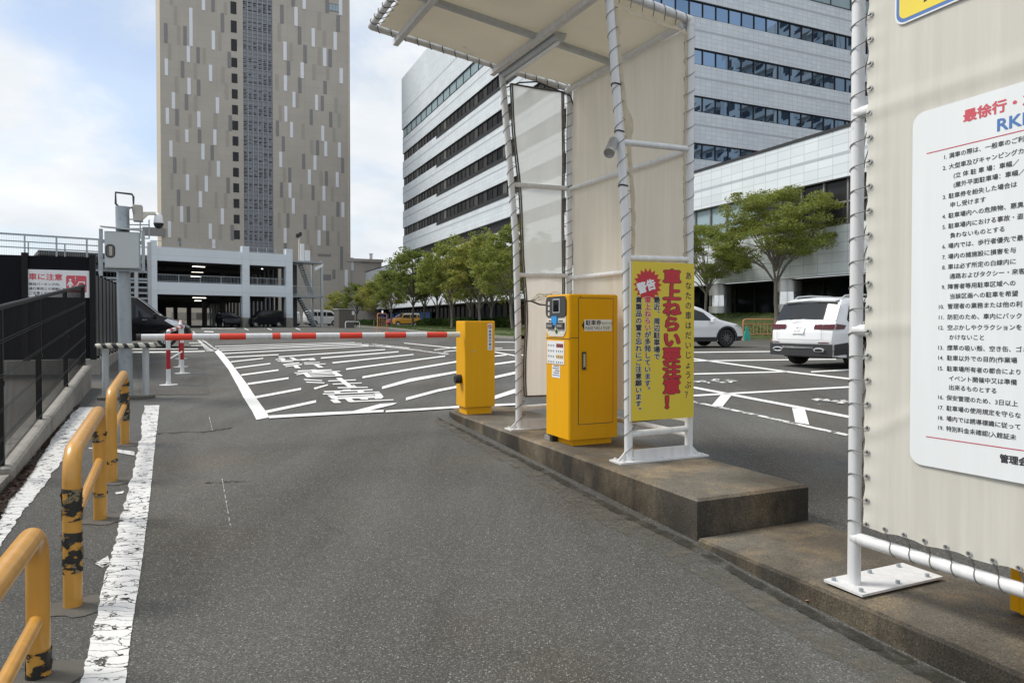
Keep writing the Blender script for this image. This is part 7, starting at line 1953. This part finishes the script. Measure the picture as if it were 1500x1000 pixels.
HAT = dict(W=1.68, belt=.95, taper=.18, plan=.12, wheels=(.65, 3.15), wr=.30, rim=M['alloy'], spokes=6, mirror=(2.45, 1.0),
           prof=[(.12, .28), (.0, .5), (.05, .95), (.4, 1.38), (.8, 1.48), (1.6, 1.50), (2.1, 1.42), (2.85, 1.0), (3.5, .82), (3.80, .64), (3.85, .45), (3.75, .28), (3.6, .24)],
           side=[[(.5, 1.0), (.7, 1.32), (1.4, 1.36), (1.4, .98)], [(1.48, .98), (1.48, 1.36), (2.0, 1.32), (2.55, .98)]], wind=((2.8, 1.03), (2.16, 1.40)), front_lamp_side=[[(3.3, .74), (3.4, .80), (3.72, .64)]])
hat, *_ = put_car(577, 477.9, 3.15, 1, HAT, HB + math.pi, 'parked_car', 'red hatchback parked just behind the boxy yellow car', M['carred'])
VAN = dict(W=1.70, belt=1.18, taper=.10, plan=.07, cat='van', wheels=(1.0, 3.55), wr=.33, rim=M['sign_white'], spokes=6, mirror=(3.75, 1.25),
           prof=[(.06, .3), (.0, .5), (.0, 1.1), (.10, 1.82), (.25, 1.95), (1.2, 2.0), (3.0, 1.98), (3.4, 1.86), (4.05, 1.22), (4.25, 1.08), (4.50, .80), (4.52, .5), (4.46, .3), (4.3, .26)],
           side=[[(.3, 1.24), (.36, 1.72), (1.3, 1.74), (1.3, 1.22)], [(1.4, 1.22), (1.4, 1.74), (2.5, 1.74), (2.5, 1.22)], [(2.6, 1.22), (2.6, 1.72), (3.2, 1.70), (3.72, 1.22)]], wind=((4.02, 1.27), (3.46, 1.82)), front_lamp_side=[[(4.15, .86), (4.20, 1.02), (4.44, .84), (4.46, .72)]])
van, *_ = put_car(489, 479.6, 3.55, -1, VAN, math.atan2(FG.u.y, FG.u.x), 'parked_van', 'white van parked behind the outdoor stair', M['carwhite'], 1.0, 90)
red_, *_ = put_car(437, 480.5, .6, -1, KEI, math.atan2(FG.u.y, FG.u.x) + R(90), 'parked_van', 'white and red van rear glimpsed under the stair landing', M['carwhite'], 1.0, 88)
mb = MB(); mb.box(FV, -1.72, -1.70, -.55, .55, .55, .95); mb.build('rear_panel', M['maroon'], red_)
drk, *_ = put_car(341, 479.6, 1, 1, HAT, HG + R(90), 'parked_car', 'dark car hardly visible inside the garage ground floor', M['cardark'])

# ---------------------------------------------------------------- small things in the car park
def fence_barrier(a, b, h, lab, bars=9):
    a, b = Vector(a), Vector(b); t = b - a; L = t.length; t /= L
    rt = thing('barrier_fence', lab, 'barrier', tuple(a))
    def at(s, z): return a + t * s + Z * z
    mb = MB(); mb.tube([at(0, 0), at(0, h - .12), at(.04, h - .04), at(.12, h), at(L - .12, h), at(L - .04, h - .04), at(L, h - .12), at(L, 0)], .028, 8); mb.build('frame', M['fence_orange'], rt)
    mb = MB(); mb.tube([at(0, .32), at(L, .32)], .02, 6); mb.tube([at(0, h * .78), at(L, h * .78)], .016, 6)
    for i in range(1, bars): mb.tube([at(L * i / bars, .32), at(L * i / bars, h * .78)], .011, 5)
    mb.build('bars', M['fence_orange'], rt)
    n_ = Vector((-t.y, t.x, 0))
    for s in (.05, L - .05): mb = MB(); mb.tube([at(s, .03) - n_ * .25, at(s, .03) + n_ * .25], .022, 6); mb.build('foot', M['fence_orange'], rt)
fence_barrier(G(1088.4, 498.6), G(1134.5, 498.4), 1.08, 'orange and white pipe fence in front of the grass bank')
fence_barrier(G(553, 487), G(566.6, 487.2), 1.35, 'small orange pipe fence at the end of the lawn', 5)
q = G(1093.5, 499); FK = Fr(q, (1, 0, 0), (0, 1, 0))
st_ = thing('barrier_stand', 'teal plastic stand leaning by the orange pipe fence', 'stand', tuple(q))
mb = MB(); mb.prism(FK, [(-.17, q.z), (-.05, q.z), (-.035, q.z + .16), (.035, q.z + .16), (.05, q.z), (.17, q.z), (.12, q.z + .42), (.07, q.z + .52), (-.07, q.z + .52), (-.12, q.z + .42)], -.08, .0)
mb.prism(FK, [(-.06, q.z + .52), (.06, q.z + .52), (.085, q.z + .60), (.06, q.z + .70), (-.06, q.z + .70), (-.085, q.z + .60)], -.07, -.01); mb.build('body', M['teal'], st_)
q = G(508, 480.2); FK = Fr(q, FG.u, FG.d); a = FK.uz(496.4, 470)[0]; b = FK.uz(519.5, 470)[0]; zt_ = FK.uz(508, 453.4)[1]
uc = thing('utility_cabinet', 'taupe utility cabinet behind a white hoop by the trees', 'cabinet', tuple(q))
mb = MB(); mb.bbox(FK, a, b, 0, 1.2, q.z, zt_, .05); mb.build('body', M['cab_grey'], uc)
mb = MB(); mb.box(FK, a - .06, b + .06, -.06, 1.26, zt_, zt_ + .08); mb.build('lid', M['galv_light'], uc)
mb = MB(); c0 = FK.uz(515.5, 457)[0]; mb.box(FK, c0, c0 + .28, -.012, 0, FK.uz(516, 461)[1], FK.uz(516, 455.5)[1]); mb.build('label_plate', M['sign_white'], uc)
hp = thing('hoop_guard', 'white hoop guard in front of the taupe utility cabinet', 'guard', tuple(q))
a2, b2_ = FK.uz(501, 470)[0], FK.uz(521.5, 470)[0]; zh = FK.uz(510, 471)[1]
mb = MB(); mb.tube([FK.p(a2, -.8, q.z), FK.p(a2, -.8, zh - .1), FK.p(a2 + .1, -.8, zh), FK.p(b2_ - .1, -.8, zh), FK.p(b2_, -.8, zh - .1), FK.p(b2_, -.8, q.z)], .045, 8); mb.build('hoop', M['sign_white'], hp)
for (px, py, Y, lab) in ((737.4, 437, 58, 'lower dark lamp post with a white globe among the trees'), (752, 421.4, 50, 'taller dark lamp post with white globe close by the shelter post')):
    q = aty(px, py, Y); g = gz(q.x, q.y) + .4; rt = thing('lamp_post', lab, 'lamp post', (q.x, q.y, g))
    mb = MB(); mb.tube([Vector((q.x, q.y, g)), Vector((q.x, q.y, q.z - .1))], [.06, .04], 8); mb.build('shaft', M['black'], rt)
    mb = MB(); mb.lathe((q.x, q.y, q.z), [(0, .15), (.1, .11), (.15, 0), (.1, -.11), (.05, -.15)], 14); mb.build('globe', M['globe'], rt)

# ---------------------------------------------------------------- the flats across the road, seen mirrored in the office windows
ap = thing('apartment_block', 'pale apartment block across the road, mirrored in the office windows', 'apartment block', (118, 30, 1))
FAP = Fr((96, 62), (.45, -.89, 0), (.89, .45, 0))
mb = MB()
for a, b, h in ((-24, -.2, 84), (0, 16, 78), (16.2, 34, 66), (34.2, 52, 58)): mb.box(FAP, a, b, 0, 14, .5, h)
mb.build('wall', mat('render_cream', (.62, .58, .52), .8), ap)
mb = MB(); mr = MB()
for a, b, h in ((-24, -.2, 84), (0, 16, 78), (16.2, 34, 66), (34.2, 52, 58)):
    z = 6
    while z < h - 3:
        for k in range(4):
            u = lerp(a, b, (k + .2) / 4); mb.box(FAP, u, u + 2.3, -.08, 0, z, z + 1.9)
        mr.box(FAP, a + .6, b - 6, -1.3, -.09, z - .9, z + .25); z += 3.2
mb.build('windows', M['win_dark'], ap); mr.build('balconies', mat('balcony_beige', (.50, .46, .40), .8), ap)
